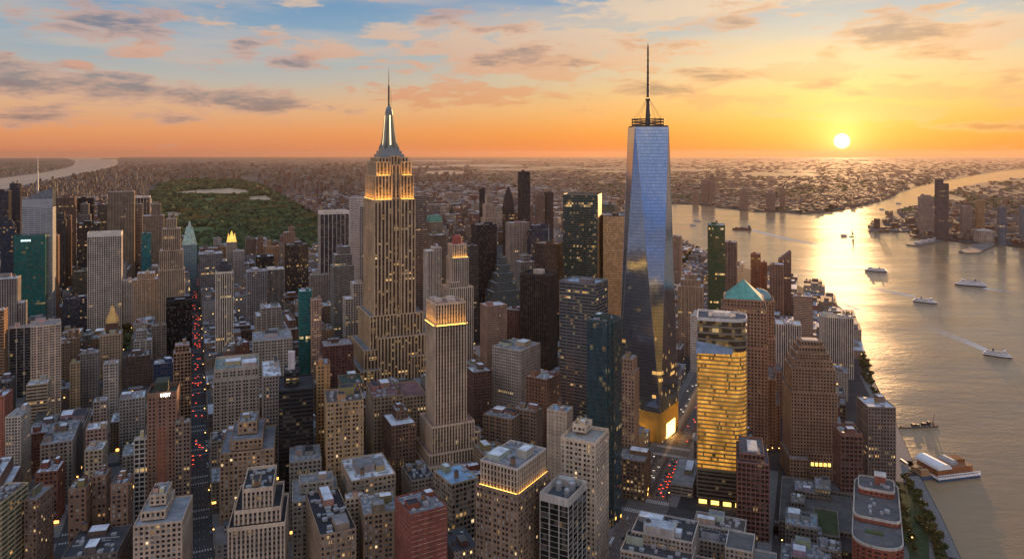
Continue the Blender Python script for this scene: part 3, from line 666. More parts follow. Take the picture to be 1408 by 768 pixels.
# --- behind and right of the floodlit tower
B(TW, "brown grey tower with close horizontal bands right behind the floodlit tower", 566, 587, 269, 432, 395, col=(.26, .22, .19), sty='band', ratio=.8)
g = B(OF, "stone office block under a green copper mansard roof", 584, 609, 304, 428, 330, col=(.34, .31, .27), sty='stripe', clutter=-1)
mb = MB(); mb.frus(0, 0, g['H'] - .5, g['H'] + 13, g['w']*1.0, g['d']*1.0, g['w']*.7, g['d']*.7); mb.build("mansard_roof", M_ROOF, g['root'], col=(.12, .30, .22))
B(OF, "brown flat roofed block under the green mansard one", 587, 614, 322, 440, 345, col=(.20, .155, .12), sty='masonry')
B(TW, "white tower of twin rounded ribs right of the floodlit tower", 582, 607, 339, 482, 402, col=(.60, .58, .55), sty='stripe', col2=(.2, .19, .18), tiers=[(0, .47, 0, 1, 0, .97), (.53, 1, 0, 1, 0, 1), (.4, .6, .1, .9, 0, .93)])
B(TW, "pale stepped tower with a pointed top among the far towers", 661, 683, 262, 396, 312, col=(.46, .38, .31), sty='deco', tiers=[(0, 1, 0, 1, 0, .72), (.12, .88, .12, .88, .72, .86), (.26, .74, .26, .74, .86, .95), (.4, .6, .4, .6, .95, 1)], **far)
B(TW, "very thin black tower left of the pale stepped one", 659, 667, 260, 386, 300, col=BLK, sty='black', **far)
g = B(TW, "dark tower with a pointed ogive top", 691, 707, 284, 388, 300, col=(.06, .045, .05), sty='black', clutter=-1)
mb = MB(); a = g['w']
mb.frus(0, 0, g['H'], g['H'] + 22, a*.98, g['d']*.98, a*.8, g['d']*.8); mb.frus(0, 0, g['H'] + 22, g['H'] + 42, a*.8, g['d']*.8, a*.42, g['d']*.42); mb.frus(0, 0, g['H'] + 42, g['H'] + 54, a*.42, g['d']*.42, a*.06, g['d']*.06); mb.build("pointed_roof", M_WALL, g['root'], col=(.05, .04, .045))
B(TW, "tall dark monolith standing alone against the far river", 712, 729, 236, 404, 302, col=(.035, .03, .035), sty='black', ratio=.9, lit=.0, roof=BLK, **far)
B(AP, "brown slab tower left of the taller dark one by the far river", 736, 749, 268, 388, 300, col=(.22, .16, .13), sty='apt', **far)
B(TW, "dark tower with a faintly lit top by the far river", 748, 761, 264, 386, 315, col=(.10, .075, .07), sty='stripe', **far)
B(TW, "broad grey brown slab of fine windows under the dark monolith", 695, 728, 305, 436, 358, col=(.34, .29, .26), sty='masonry', ratio=.5)
B(OF, "navy glass block with a set back top right of the grey brown slab", 722, 758, 309, 436, 332, col=(.05, .06, .09), sty='curtain', tint=(.03, .04, .07), tiers=[(0, 1, 0, 1, 0, .95), (.15, .85, .15, .85, .95, 1)])
B(TW, "black tower with antennas on its roof, right of the cream tower with the red top", 648, 683, 308, 470, 396, col=(.02, .02, .024), sty='black', ratio=.7, lit=.01, roof=BLK, clutter=2)
B(OF, "dark banded block between the cream tower with red top and the black tower", 640, 658, 337, 478, 400, col=(.09, .085, .085), sty='band')
g = B(TW, "dark brown tower with a flat lit roof and a white mast", 735, 774, 333, 480, 400, rot=RROT, col=(.10, .07, .06), sty='black', roof=(.35, .25, .18), clutter=1)
mb = MB(); mb.lathe(0, 0, [(1.0, g['H']), (.7, g['H'] + 20), (.3, g['H'] + 34)], 8); mb.build("mast", M_EQUIP, g['root'])
B(OF, "small pale grey tower behind the black ribbed tower with a round roof drum", 708, 736, 350, 458, 372, col=(.38, .38, .39), sty='grid', tiers=[(0, 1, 0, 1, 0, .92), (.25, .75, .2, .8, .92, 1)])
B(TW, "blue glass ziggurat with stepped crown", 667, 715, 353, 476, 402, col=(.12, .16, .18), sty='band', tint=(.05, .08, .10), mir=.3, ratio=.8, tiers=[(0, 1, 0, 1, 0, .62), (.1, .9, .08, .92, .62, .72), (.2, .8, .16, .84, .72, .82), (.3, .7, .26, .74, .82, .91), (.38, .62, .36, .64, .91, 1)], lit=.04)
g = B(TW, "black ribbed tower with a pale round drum on its roof", 715, 767, 374, 540, 475, rot=R(-24), col=(.05, .048, .05), sty='stripe', col2=(.012, .012, .014), tint=(.01, .01, .012), ratio=.8, lit=.004, roof=BLK, clutter=-1, top=3)
mb = MB(); mb.lathe(0, 0, [(8.5, g['H'] - 1.5), (8.5, g['H'] + 4)], 20); dr = mb.build("roof_drum", M_WALL, g['root'], col=(.42, .40, .36))
mb = MB(); mb.lathe(0, 0, [(6.5, g['H'] + 4.0), (6.5, g['H'] + 4.4)], 20); mb.build("drum_top", M_ROOF, dr, col=(.5, .42, .3))
# orange sides: the low sun's glow is put into the glass tint
g = B(TW, "tall green glass tower sprinkled with lit windows, its flank glowing orange", 774, 827, 266, 488, 386, rot=R(-13), ratio=1.0, col=(.10, .12, .10), sty='curtain', tint=(.03, .05, .045), mir=.25, metal=True, lit=.13, glow=1.5, roof=BLK, clutter=-1, seed=3)
mb = MB(); w_, d_, H_ = g["w"], g["d"], g["H"]; mb.box(w_/2 + .06, w_/2 + .5, -d_/2 + 1, d_/2 - .5, 0, H_ - 1.5); mb.build("sun_tinted_flank", M_GLASS, g["root"], tint=(.62, .40, .20), mir=.85, rgh=.32, bw=3.0, fh=4.0, lit=.01, glow=.8)
B(OF, "low greenish box behind the gold flanked tower", 826, 850, 280, 446, 296, rot=RROT, col=(.14, .15, .13), sty='curtain', tint=(.06, .08, .07), **far)
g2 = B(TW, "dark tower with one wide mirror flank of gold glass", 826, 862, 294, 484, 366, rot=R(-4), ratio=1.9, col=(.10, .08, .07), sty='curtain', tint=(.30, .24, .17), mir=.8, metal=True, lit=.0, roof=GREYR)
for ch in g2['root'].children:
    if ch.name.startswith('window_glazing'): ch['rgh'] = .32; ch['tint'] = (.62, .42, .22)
# --- right bank of the island
B(AP, "slim apartment slab on the far river bank behind the tapering glass tower", 922, 938, 324, 404, 380, rot=RROT, col=(.30, .22, .18), sty='apt', **far)
B(TW, "tall green glass slab with a golden side", 973, 997, 308, 462, 425, rot=R(-12), ratio=1.1, col=(.07, .12, .07), sty='curtain', tint=(.04, .09, .05), mir=.3, metal=True, lit=.02)
B(AP, "plain brown apartment slab right behind the green glass slab", 996, 1014, 332, 444, 380, rot=RROT, col=(.22, .16, .14), sty='apt', **far)
B(AP, "tan stepped apartment block left of the green glass slab", 932, 968, 376, 492, 456, rot=R(-18), col=(.36, .27, .20), sty='apt', tiers=[(0, 1, 0, 1, 0, .86), (.1, .9, .1, .9, .86, .94), (.25, .75, .25, .75, .94, 1)])
B(AP, "blank white narrow tower before the tan stepped block", 949, 966, 432, 512, 476, rot=RROT, col=(.60, .56, .53), sty='band', tint=(.4, .38, .36), **far)
B(AP, "orange brown tower nearest the gold water, left of its shorter twin", 1032, 1046, 348, 428, 385, rot=RROT, col=(.30, .13, .07), sty='stripe', **far)
B(AP, "shorter orange brown tower beside its taller twin", 1045, 1055, 360, 424, 390, rot=RROT, col=(.28, .13, .08), sty='stripe', **far)
B(AP, "rust brown tower with white ribs left of the slanted tower on the shore", 1058, 1078, 362, 446, 400, rot=RROT, col=(.34, .22, .17), sty='stripe', col2=(.18, .08, .05), **far)
g = B(AP, "dark tower with a slanted top on the shore of the river", 1070, 1088, 356, 440, 400, rot=R(-12), ratio=.9, col=(.22, .14, .12), sty='stripe', clutter=-1)
mb = MB(); w_, d_, H_ = g['w'], g['d'], g['H']; mb.poly([(-w_/2, -d_/2, H_), (w_/2, -d_/2, H_), (w_/2, d_/2, H_), (-w_/2, d_/2, H_), (w_/2, -d_/2, H_ + 18), (w_/2, d_/2, H_ + 18)], [(0, 1, 4), (1, 2, 5, 4), (2, 3, 5), (3, 0, 4, 5)]); mb.build("slanted_roof", M_WALL, g['root'], col=(.2, .13, .11))
B(AP, "brown apartment slab with white balcony stripes near the river", 1091, 1118, 406, 486, 462, rot=RROT, col=(.27, .17, .13), sty='apt', col2=(.48, .43, .38), ratio=.6)
B(AP, "white ribbed apartment tower left of the stepped office pyramid", 1066, 1102, 441, 534, 500, rot=R(-17), col=(.56, .54, .52), sty='stripe', col2=(.16, .15, .15), ratio=.8, tiers=[(0, .3, 0, 1, 0, .98), (.35, .65, 0, 1, 0, 1), (.7, 1, 0, 1, 0, .98), (.1, .9, .1, .9, 0, .97)], clutter=1)
B(AP, "broad white ribbed apartment tower standing at the water's edge", 1126, 1174, 433, 522, 505, rot=R(-14), col=(.56, .53, .50), sty='stripe', col2=(.17, .15, .14), ratio=.6, clutter=2, roof=(.4, .36, .33))

# ------------------------------------------------------------------ nearer, left to right
B(OF, "grey stepped stone tower at the left edge under the teal tower", -16, 29, 381, 520, 450, col=(.29, .28, .27), sty='deco', col2=(.15, .14, .14), tiers=[(0, 1, 0, 1, 0, 1), (.8, 1.25, .1, .9, 0, .74)], clutter=1)
B(AP, "rust brown tower at the left edge, glowing orange in the low sun", -22, 11, 425, 560, 515, col=(.36, .22, .12), sty='band', ratio=1.0)
B(OF, "dark slab edged in white left of the tower with orange corners", 12, 46, 448, 548, 513, col=(.50, .49, .48), sty='frame', tint=(.03, .033, .038), ratio=.5, roof=GREYR)
B(TW, "white gridded apartment tower with orange lit corners and pinkish roof", 42, 84, 443, 600, 560, col=(.60, .49, .40), sty='apt', lit=.03, ratio=.85, tiers=[(0, 1, 0, 1, 0, 1)], clutter=2, roof=(.42, .32, .28), rot=R(33), win=False)
B(AP, "tan banded apartment tower before the tower with orange corners", 36, 70, 524, 622, 590, col=(.46, .38, .27), sty='band', tint=(.05, .045, .04), ratio=.8)
B(OF, "brown brick block right of the tower with orange corners, water tank on top", 82, 98, 470, 556, 500, col=BRN, sty='small')
B(OF, "brown block with two stubby towers left of the park lawn", 92, 111, 452, 530, 490, col=(.24, .17, .12), sty='masonry', tiers=[(0, 1, 0, 1, 0, .85), (.05, .4, .2, .8, .85, 1), (.6, .95, .2, .8, .85, 1)])
B(AP, "narrow tan brick block below the park lawn", 96, 111, 497, 588, 545, col=(.38, .29, .18), sty='small')
B(OF, "grey brick block with pale roof below the park lawn", 110, 137, 483, 578, 535, col=(.27, .25, .24), sty='small', clutter=2)
g = B(OF, "tan ornate office block with a gilded pinnacle rising behind its cornice", 137, 169, 456, 546, 500, col=(.40, .32, .23), sty='masonry', ratio=1.1, clutter=1, top=3)
mb = MB(); mb.cbox(0, g['d']*.3, g['H'] - 4, 15, 15, 16); mb.build("pinnacle_base", M_WALL, g['root'], col=(.12, .07, .05))
mb = MB(); mb.frus(0, g['d']*.3, g['H'] + 12, g['H'] + 22, 15, 15, 9, 9); mb.frus(0, g['d']*.3, g['H'] + 22, g['H'] + 36, 9, 9, 2, 2)
for k in range(4): mb.frus((k % 2 - .5)*13, g['d']*.3 + (k//2 - .5)*13, g['H'] + 12, g['H'] + 22, 2.4, 2.4, .3, .3)
mb.build("pinnacle", M_METAL, g['root'], col=(.55, .36, .12))
B(OF, "white topped slim block below the ornate one with gilded pinnacle", 142, 164, 497, 596, 540, col=(.42, .40, .38), sty='small', clutter=2)
B(OF, "pale grey block with stepped roof left of the black box tower", 184, 210, 452, 540, 490, col=(.33, .32, .31), sty='masonry', tiers=[(0, 1, 0, 1, 0, .84), (.1, .7, .2, .9, .84, 1)])
B(OF, "dark block with a small teal lit roof sign left of the black box tower", 208, 229, 446, 532, 470, col=(.2, .18, .16), sty='small', clutter=2)
B(TW, "plain black box tower left of the red lit avenue", 228, 264, 410, 522, 472, col=(.015, .015, .017), sty='black', tint=(.008, .008, .01), lit=.0, ratio=.8, top=5, roof=(.2, .2, .22), clutter=0)
B(OF, "deep blue glazed block with white roof plant", 211, 241, 496, 580, 520, col=(.05, .07, .12), sty='grid', tint=(.02, .04, .09), lit=.05, clutter=2)
B(TW, "brown tower with a grid of dark windows and pale stepped top beside the avenue", 238, 263, 472, 612, 552, col=(.30, .20, .14), sty='grid', tint=(.02, .015, .012), ratio=.8, tiers=[(0, 1, 0, 1, 0, .93), (.1, .9, .1, .9, .93, 1)])
B(OF, "grey block with a dark water tank in a white frame on its roof", 164, 201, 542, 640, 590, col=(.30, .29, .28), sty='small', clutter=2, ratio=.8, lit=.04)
B(AP, "narrow grey brick block with a pale flat roof in the dense left blocks", 128, 149, 548, 650, 600, col=(.29, .25, .22), sty='small', clutter=1)
g = B(TW, "tall brown tower with a strip of reddish windows and white rooftop letters", 202, 248, 532, 740, 670, rot=R(19), col=(.25, .155, .115), sty='brick', ratio=.75, lit=.01, tiers=[(0, .33, 0, 1, 0, 1), (.67, 1, 0, 1, 0, 1), (.325, .675, .012, .98, 0, 1)], clutter=-1, top=5, roof=(.08, .10, .08))
mb = MB(); mb.cbox(-g['w']*.05, 0, g['H'] - 2, g['w']*.45, g['d']*.6, 9); mb.build("bulkhead", M_WALL, g['root'], col=(.05, .07, .055))
mb = MB(); z = g['H'] - 4.2; x = -g['w']*.04
for a in ((x, x + .5), (x + 2.0, x + 2.5), (x + 3.3, x + 3.8), (x + 6.6, x + 7.1)): mb.box(*a, -g['d']/2 - .3, -g['d']/2 - .08, z, z + 3)
mb.box(x + .5, x + 2.0, -g['d']/2 - .3, -g['d']/2 - .08, z + 1.1, z + 1.9)
for q in (0, 1.25, 2.5): mb.box(x + 3.8, x + 5.4, -g['d']/2 - .3, -g['d']/2 - .08, z + q, z + q + .5)
mb.box(x + 6.0, x + 7.7, -g['d']/2 - .31, -g['d']/2 - .09, z + 2.5, z + 3)
mb.build("lettering", simple("sign_lit", (.8, .8, .8), .5, 0, 0, 1, (1, .95, .85), 2.2), g['root'])
mb = MB()
for k in range(26):
    for i in range(2):
        xx = -g['w']*.1 + i*g['w']*.13; mb.box(xx, xx + 1.2, -g['d']/2 + .30, -g['d']/2 + .60, 12 + k*3.3, 14 + k*3.3)
mb.build("window_strip", simple("red_lit_window", (.10, .03, .02), .3, 0, .3, .5, (1, .18, .06), .035), g['root'])
B(AP, "brown lower wing with scattered lit windows right of the tower with rooftop letters", 240, 263, 578, 738, 680, rot=R(19), col=(.22, .17, .14), sty='small', lit=.10)
B(AP, "narrow block of white framed windows left of the tower with rooftop letters", 184, 208, 600, 742, 682, rot=R(19), col=(.42, .41, .38), sty='grid', lit=.05)
B(OF, "pinkish low block with lit front in the dense left blocks", 118, 149, 584, 672, 605, col=(.40, .29, .25), sty='masonry', lit=.05)
B(OF, "cream block with a few lit windows behind the three brown brick blocks", 116, 148, 612, 710, 642, rot=R(18), col=(.42, .37, .29), sty='masonry', lit=.12, clutter=2)
B(AP, "white and brick apartment tower with pale roof near the left edge", 7, 43, 566, 680, 645, rot=R(14), ratio=1.5, col=(.50, .47, .43), sty='apt', lit=.03, clutter=2, roof=PALE)
B(AP, "salmon brick block with sunlit side at the left edge", -22, 18, 540, 652, 600, rot=R(16), ratio=1.0, col=(.36, .15, .10), sty='brick', clutter=1)
B(OF, "red brick loft block with a pale roof left of the narrow side street", 48, 90, 640, 724, 690, rot=R(18), ratio=.9, col=(.22, .10, .07), sty='masonry', win=True, clutter=2)
B(OF, "brown stone block with an empty flat grey roof at lower left", 33, 74, 676, 812, 768, rot=R(6), ratio=1.7, col=(.24, .17, .13), sty='small', roof=(.25, .25, .26), clutter=0, win=True, lit=.02)
B(OF, "glass block striped gold and green in the bottom left corner", -30, 39, 676, 840, 768, rot=R(4), ratio=1.3, col=(.46, .38, .24), sty='band', tint=(.035, .09, .07), mir=.3, roof=(.12, .09, .08), clutter=2)
r3 = dict(sty='masonry', win=True, clutter=2, rot=R(16))
B(AP, "brown brick block with a dark pitched bulkhead, left one of three", 94, 127, 664, 786, 735, col=(.26, .17, .12), roof=(.10, .10, .10), **r3)
B(AP, "taller brown brick block with small lit tower, middle one of three", 126, 153, 648, 770, 728, col=(.22, .15, .11), roof=GREYR, **r3)
B(AP, "brown brick block with cluttered roof, right one of three", 152, 183, 658, 786, 736, col=(.25, .17, .125), roof=(.14, .14, .14), **r3)
B(OF, "low dark roofed block with white roof plates at the bottom edge", 84, 182, 742, 838, 768, rot=R(14), ratio=.7, col=(.14, .13, .12), sty='masonry', roof=(.07, .07, .075), clutter=2, win=True)
g = B(AP, "cream apartment block with stepped roof terraces left of the avenue's near end", 183, 265, 688, 836, 768, rot=R(14), ratio=.8, col=(.50, .42, .34), sty='masonry', clutter=2, win=True, lit=.05, tiers=[(0, 1, 0, 1, 0, .9), (.1, .62, .15, .95, .9, 1.0), (.22, .58, .35, .85, 1.0, 1.12)], roof=(.30, .32, .34))
# right of the avenue
B(OF, "broad grey stone block with heavy cornice and green stained roof", 293, 357, 496, 640, 560, rot=R(20), ratio=.9, col=(.40, .37, .33), sty='masonry', top=4, clutter=2, roof=(.25, .33, .29), lit=.03, tiers=[(0, 1, 0, 1, 0, .9), (.02, .98, .02, .98, .9, 1)])
B(OF, "pale flat roofed block behind the black glass tower", 347, 402, 460, 576, 505, rot=R(20), ratio=1.1, col=(.36, .34, .31), sty='masonry', clutter=2, roof=(.32, .33, .35))
B(OF, "grey block with brown wing north of the pale flat roofed one", 350, 387, 420, 524, 455, col=(.28, .26, .25), sty='masonry', clutter=2, tiers=[(.2, 1, 0, 1, 0, 1), (0, .2, 0, 1, 0, .9)])
B(OF, "long grey wall block with low penthouses left of the black glass tower", 360, 387, 505, 668, 570, rot=R(20), ratio=2.6, col=(.33, .31, .29), sty='small', clutter=2)
g = B(TW, "black banded glass tower with a dark penthouse and white stack", 383, 431, 517, 712, 608, rot=R(17), ratio=.9, col=(.03, .03, .034), sty='band', tint=(.012, .013, .016), lit=.05, glow=1.1, clutter=1, roof=TAR, tiers=[(0, 1, 0, 1, 0, .955), (.15, .6, .25, .8, .955, 1.06)])
mb = MB(); mb.cbox(-g['w']*.13, 0, g['H']*1.06, 6.5, 5, 17); mb.build("stack", M_WALL, g['root'], col=(.55, .56, .60))
g = B(TW, "teal glass slab with a pink pier and a strip of yellow windows", 410, 429, 398, 552, 505, rot=R(20), ratio=1.3, col=(.06, .20, .20), sty='curtain', tint=(.03, .17, .17), mir=.3, clutter=1)
B(AP, "pink concrete tower with a yellow lit strip, joined to the teal slab", 427, 442, 410, 556, 512, rot=R(20), ratio=1.0, col=(.48, .33, .26), sty='apt', lit=.28, glow=1.6, top=2)
B(OF, "dark red brick block with lower wings left of the floodlit tower's base", 441, 486, 470, 580, 510, rot=R(20), col=(.13, .06, .05), sty='masonry', clutter=2, roof=(.3, .27, .27))
B(OF, "tan block with many lit windows and dark roof, below the floodlit tower", 446, 500, 542, 732, 634, rot=R(17), ratio=.75, col=(.40, .29, .17), sty='masonry', lit=.14, glow=1.5, clutter=2, win=True, roof=(.12, .10, .09))
B(OF, "narrow ochre tower with a red lit top behind the tan block with lit windows", 434, 454, 498, 690, 575, rot=R(17), col=(.42, .27, .13), sty='brick', clutter=1, roof=(.3, .1, .05))
B(OF, "low block with a dark green roof at the floodlit tower's foot", 464, 500, 520, 608, 548, rot=R(20), ratio=1.2, col=(.22, .16, .12), sty='masonry', roof=(.06, .085, .07), clutter=1)
B(OF, "wide stone block with maroon and white roofs at the floodlit tower's foot", 503, 587, 532, 672, 600, rot=R(20), ratio=.7, col=(.30, .24, .18), sty='masonry', clutter=2, roof=(.20, .10, .09), lit=.06, tiers=[(0, .55, 0, 1, 0, 1), (.55, 1, 0, 1, 0, .97)])
B(OF, "dark brown loft block with pale roof left of the cream stepped tower", 526, 572, 566, 698, 640, rot=R(24), ratio=.9, col=(.17, .11, .08), sty='masonry', clutter=2, roof=PALE, lit=.06, tiers=[(0, 1, 0, 1, 0, .93), (.35, .85, .4, .9, .93, 1.03)])
B(OF, "brown stepped apartment block with central bay right of the avenue", 302, 380, 584, 744, 642, rot=R(16), ratio=.8, col=(.33, .24, .165), sty='masonry', win=True, clutter=2, lit=.03, roof=(.2, .2, .21), tiers=[(0, 1, 0, 1, 0, .86), (.18, .78, .06, .95, .86, .96), (.3, .66, .3, .8, .96, 1.08)])
g = B(OF, "pale ribbed stone tower stepping down both sides at the bottom edge", 313, 397, 654, 850, 768, rot=R(14), ratio=.75, col=(.52, .45, .37), sty='deco', col2=(.22, .19, .16), win=False, lit=.03, clutter=2, roof=TAR, tiers=[(0, 1, 0, 1, 0, .72), (.1, .92, .05, .95, .72, .84), (.24, .78, .08, .9, .84, 1.0)], top=3)
B(OF, "grey cream block with a long rooftop shed, left of the low white roofed block", 402, 466, 656, 780, 702, rot=R(17), ratio=.7, col=(.40, .37, .33), sty='masonry', win=True, clutter=1, lit=.03, roof=(.25, .25, .25), tiers=[(0, 1, 0, 1, 0, .86), (.15, .9, .3, .75, .86, 1)])
B(OF, "flat block with low dark roof and pale plant, left of the block with white roof", 398, 442, 622, 735, 660, rot=R(17), ratio=1.3, col=(.27, .26, .25), sty='masonry', clutter=2, roof=(.28, .30, .33))
B(OF, "low block with a broad white roof and ducts", 468, 544, 640, 770, 668, rot=R(24), ratio=.9, col=(.36, .30, .24), sty='masonry', clutter=2, roof=PALE, win=True)
B(OF, "dark roofed brown block with two white skylight boxes at the bottom", 420, 490, 700, 870, 768, rot=R(24), ratio=1.7, col=(.30, .23, .17), sty='masonry', clutter=2, roof=(.03, .03, .035), win=True, lit=.06)
B(OF, "dark tan block with open roof bays left of the red striped tower", 494, 548, 690, 842, 768, rot=R(17), ratio=.8, col=(.23, .18, .13), sty='masonry', clutter=2, roof=(.3, .31, .33), win=True, lit=.05)
B(OF, "narrow pale block squeezed between the dark roofed and dark tan blocks", 474, 500, 680, 812, 760, rot=R(17), ratio=1.6, col=(.36, .31, .26), sty='small', clutter=1)
B(AP, "red brick tower with pale horizontal stripes at the bottom", 543, 615, 688, 868, 768, rot=R(30), ratio=.8, col=(.24, .085, .065), sty='line', tint=(.50, .40, .34), lit=.0, clutter=2, roof=(.2, .2, .21))
B(OF, "square block with a flat blue roof and a dark penthouse", 596, 658, 650, 770, 728, rot=R(33), ratio=.8, col=(.34, .29, .23), sty='grid', tint=(.03, .028, .025), clutter=1, roof=(.26, .40, .55), lit=.05, win=True)
# --- centre right
B(AP, "pinkish brown apartment tower right of the cream tower with the red top", 660, 697, 417, 552, 502, rot=R(26), ratio=.8, col=(.36, .25, .20), sty='apt', lit=.02)
B(AP, "dark maroon block behind the pinkish brown apartment tower", 694, 721, 424, 532, 465, rot=RROT, col=(.15, .08, .065), sty='masonry', clutter=2)
B(OF, "dark red brick block with bright white roof right of the cream stepped tower", 640, 676, 506, 606, 560, rot=R(24), col=(.14, .085, .075), sty='small', clutter=2, roof=(.6, .6, .62))
B(OF, "grey gridded block with wide flat grey roof", 677, 743, 473, 600, 548, rot=R(-34), ratio=.85, col=(.40, .38, .36), sty='small', clutter=2, roof=(.27, .27, .28), lit=.03)
B(OF, "dark brown block with eight sided white roof and lit cornice", 723, 771, 514, 636, 577, rot=R(-34), ratio=.85, col=(.20, .125, .09), sty='masonry', clutter=2, roof=(.58, .6, .63), lit=.05)
B(OF, "banded glass office tower with yellow lit floors and blue roof", 769, 836, 384, 614, 575, rot=R(-30), ratio=.6, col=(.17, .18, .18), sty='band', tint=(.05, .055, .06), mir=.2, metal=True, lit=.10, glow=1.5, clutter=1, roof=(.36, .45, .55), top=3)
B(OF, "low brown loft row behind the white topped brown tower", 664, 722, 566, 668, 592, rot=R(-28), ratio=.7, col=(.26, .19, .14), sty='masonry', clutter=2, roof=(.33, .33, .34))
B(OF, "brown loft with white plant on the roof right of the low loft row", 706, 746, 560, 662, 596, rot=R(-28), col=(.24, .18, .14), sty='masonry', clutter=2, roof=PALE)
B(OF, "narrow brick tower with an orange lit crown beside the tapering glass tower", 850, 879, 490, 668, 615, rot=R(-24), ratio=.9, col=(.34, .24, .18), sty='masonry', lit=.08, clutter=2, tiers=[(0, 1, 0, 1, 0, .9), (.1, .9, .1, .9, .9, 1)])
B(TW, "teal mottled glass tower with rounded corner and a lit roof rim", 807, 855, 436, 728, 692, rot=R(-28), ratio=.7, col=(.05, .09, .09), sty='curtain', tint=(.05, .11, .13), mir=.5, metal=True, lit=.06, glow=1.2, clutter=2, roof=(.34, .35, .36), top=2.4, tiers=[(0, .82, 0, 1, 0, 1), (.815, .94, .07, 1, 0, .997), (.935, 1, .2, 1, 0, .994)])
B(OF, "low podium with warm lit windows at the tapering tower's foot", 826, 895, 622, 690, 662, rot=R(-22), ratio=.7, col=(.17, .12, .09), sty='masonry', lit=.4, glow=1.4, clutter=2, roof=(.24, .23, .23))
B(AP, "blank beige tower with a small blue roof behind the cream office block", 752, 788, 560, 728, 645, rot=R(-26), ratio=.5, col=(.46, .40, .33), sty='brick', tint=(.30, .26, .21), clutter=1, roof=(.30, .42, .52), lit=.0)
B(OF, "cream office block with tall arched upper windows and a flat tan roof", 771, 837, 594, 800, 758, rot=R(-26), ratio=.7, col=(.54, .48, .40), sty='masonry', win=True, lit=.03, clutter=2, roof=(.38, .35, .31), top=3, tiers=[(0, 1, 0, 1, 0, 1), (.15, .55, .45, .9, 1, 1.06)])
g = B(OF, "brown tower with a pale colonnaded crown and white cluttered roof at the bottom", 654, 757, 654, 872, 768, rot=R(-31), ratio=.85, col=(.25, .19, .14), sty='masonry', win=True, lit=.10, clutter=-1, top=2.5)
w_, d_, H_ = g['w'], g['d'], g['H']
mb, mg, mr, mp = MB(), MB(), MB(), MB(); q = (-w_*.44, w_*.44, -d_*.44, d_*.44, H_ - 2.0, H_ + 17)
lattice(mb, mb, mg, *q, 'stripe', False, 2); parapet(mp, *q[:4], H_ + 15.4, 1.5, .7); mr.box(q[0] + .5, q[1] - .5, q[2] + .5, q[3] - .5, H_ + 15.4, H_ + 15.6)
mb.build("crown_colonnade", M_WALL, g['root'], col=(.46, .40, .33)); mg.build("crown_glazing", M_GLASS, g['root'], tint=(.03, .025, .02), mir=0.0, bw=3.0, fh=8.0, lit=.05, glow=1.0)
mp.build("crown_parapet", M_WALL, g['root'], col=(.55, .52, .5)); mr.build("roof", M_ROOF, g['root'], col=(.26, .26, .27))
roof_clutter(g['root'], *q[:4], H_ + 15.6, random.Random(5), (.42, .40, .38), 2, GREYR)
def flood_strip(root, segs, z, h=.35, power=0.0):
    """a row of floodlights; with POWER (watts per metre) each has a lamp that washes the wall above it"""
    for (x0, x1, y0, y1) in segs if power else ():
        L = max(x1 - x0, y1 - y0); ld = bpy.data.lights.new("floodlight_lamp", 'AREA'); ld.shape = 'RECTANGLE'; ld.size = L*.96; ld.size_y = .5; ld.energy = power*L; ld.color = (1.0, .50, .09); ld.spread = R(150)
        o = bpy.data.objects.new("floodlight_lamp", ld); C.objects.link(o); o.parent = root; along_x = (x1 - x0) > (y1 - y0)
        o.location = ((x0 + x1)/2, (y0 + y1)/2, z + h + .1); o.rotation_euler = (R(180) - R(14), 0, 0) if along_x else (R(180), R(14) if x0 > 0 else R(-14), 0)
        if not along_x: ld.size, ld.size_y = .5, L*.96
        if along_x: o.rotation_euler = (R(180 - 14), 0, 0)
    for (x0, x1, y0, y1) in segs:
        mb = MB(); mb.box(x0, x1, y0, y1, z, z + h); mb.build("floodlight", M_FLOOD, root)
flood_strip(g['root'], [(-w_*.44, w_*.44, -d_*.44 - 1.2, -d_*.44 - .9), (w_*.44 + .9, w_*.44 + 1.2, -d_*.44, d_*.44)], H_ - .9)
g = B(OF, "black glass tower in a pale metal frame with white roof tanks", 742, 807, 668, 872, 768, rot=R(-29), ratio=.9, col=(.42, .43, .43), sty='frame', tint=(.008, .012, .010), lit=.03, glow=1.0, clutter=-1, roof=(.07, .085, .095), top=6)
for x, y, s in ((-6, 4, 1.2), (3, 8, 1.4), (4, -3, 1.0)):
    mb = MB(); mb.lathe(x, y, [(2.0*s, g['H'] - 6), (2.0*s, g['H'] - 1 + s), (1.0*s, g['H'] + s)], 14); mb.build("roof_tank", M_EQUIP, g['root'])
mb = MB(); mb.cbox(-4, 14, g['H'] - 6, 12, 7, 6); mb.build("bulkhead", M_WALL, g['root'], col=(.5, .5, .5))
# --- right
g = B(TW, "red brown block with a white skylight roof right of the gold striped tower", 1012, 1058, 612, 746, 692, rot=R(-16), ratio=1.1, col=(.19, .10, .085), sty='grid', tint=(.03, .022, .022), lit=.04, clutter=-1, roof=(.12, .12, .13), tiers=[(0, 1, 0, 1, 0, .92), (.08, .86, .1, .95, .92, 1)])
mb = MB(); mb.cbox(0, 0, g['H'] - 1, g['w']*.32, g['d']*.5, 1.6); mb.build("skylight", M_WALL, g['root'], col=(.62, .64, .66))
B(OF, "flat grey podium hall left of the gold striped tower", 922, 962, 647, 684, 676, rot=R(-20), ratio=2.4, col=(.30, .28, .26), sty='band', tint=(.05, .05, .05), clutter=0, roof=(.30, .29, .28))
B(OF, "dark red brown block with white roof frames before the stepped office pyramid", 1145, 1186, 588, 702, 662, rot=R(-7), ratio=.8, col=(.17, .10, .085), sty='grid', tint=(.03, .025, .025), lit=.04, clutter=2, roof=(.55, .58, .62), top=4)
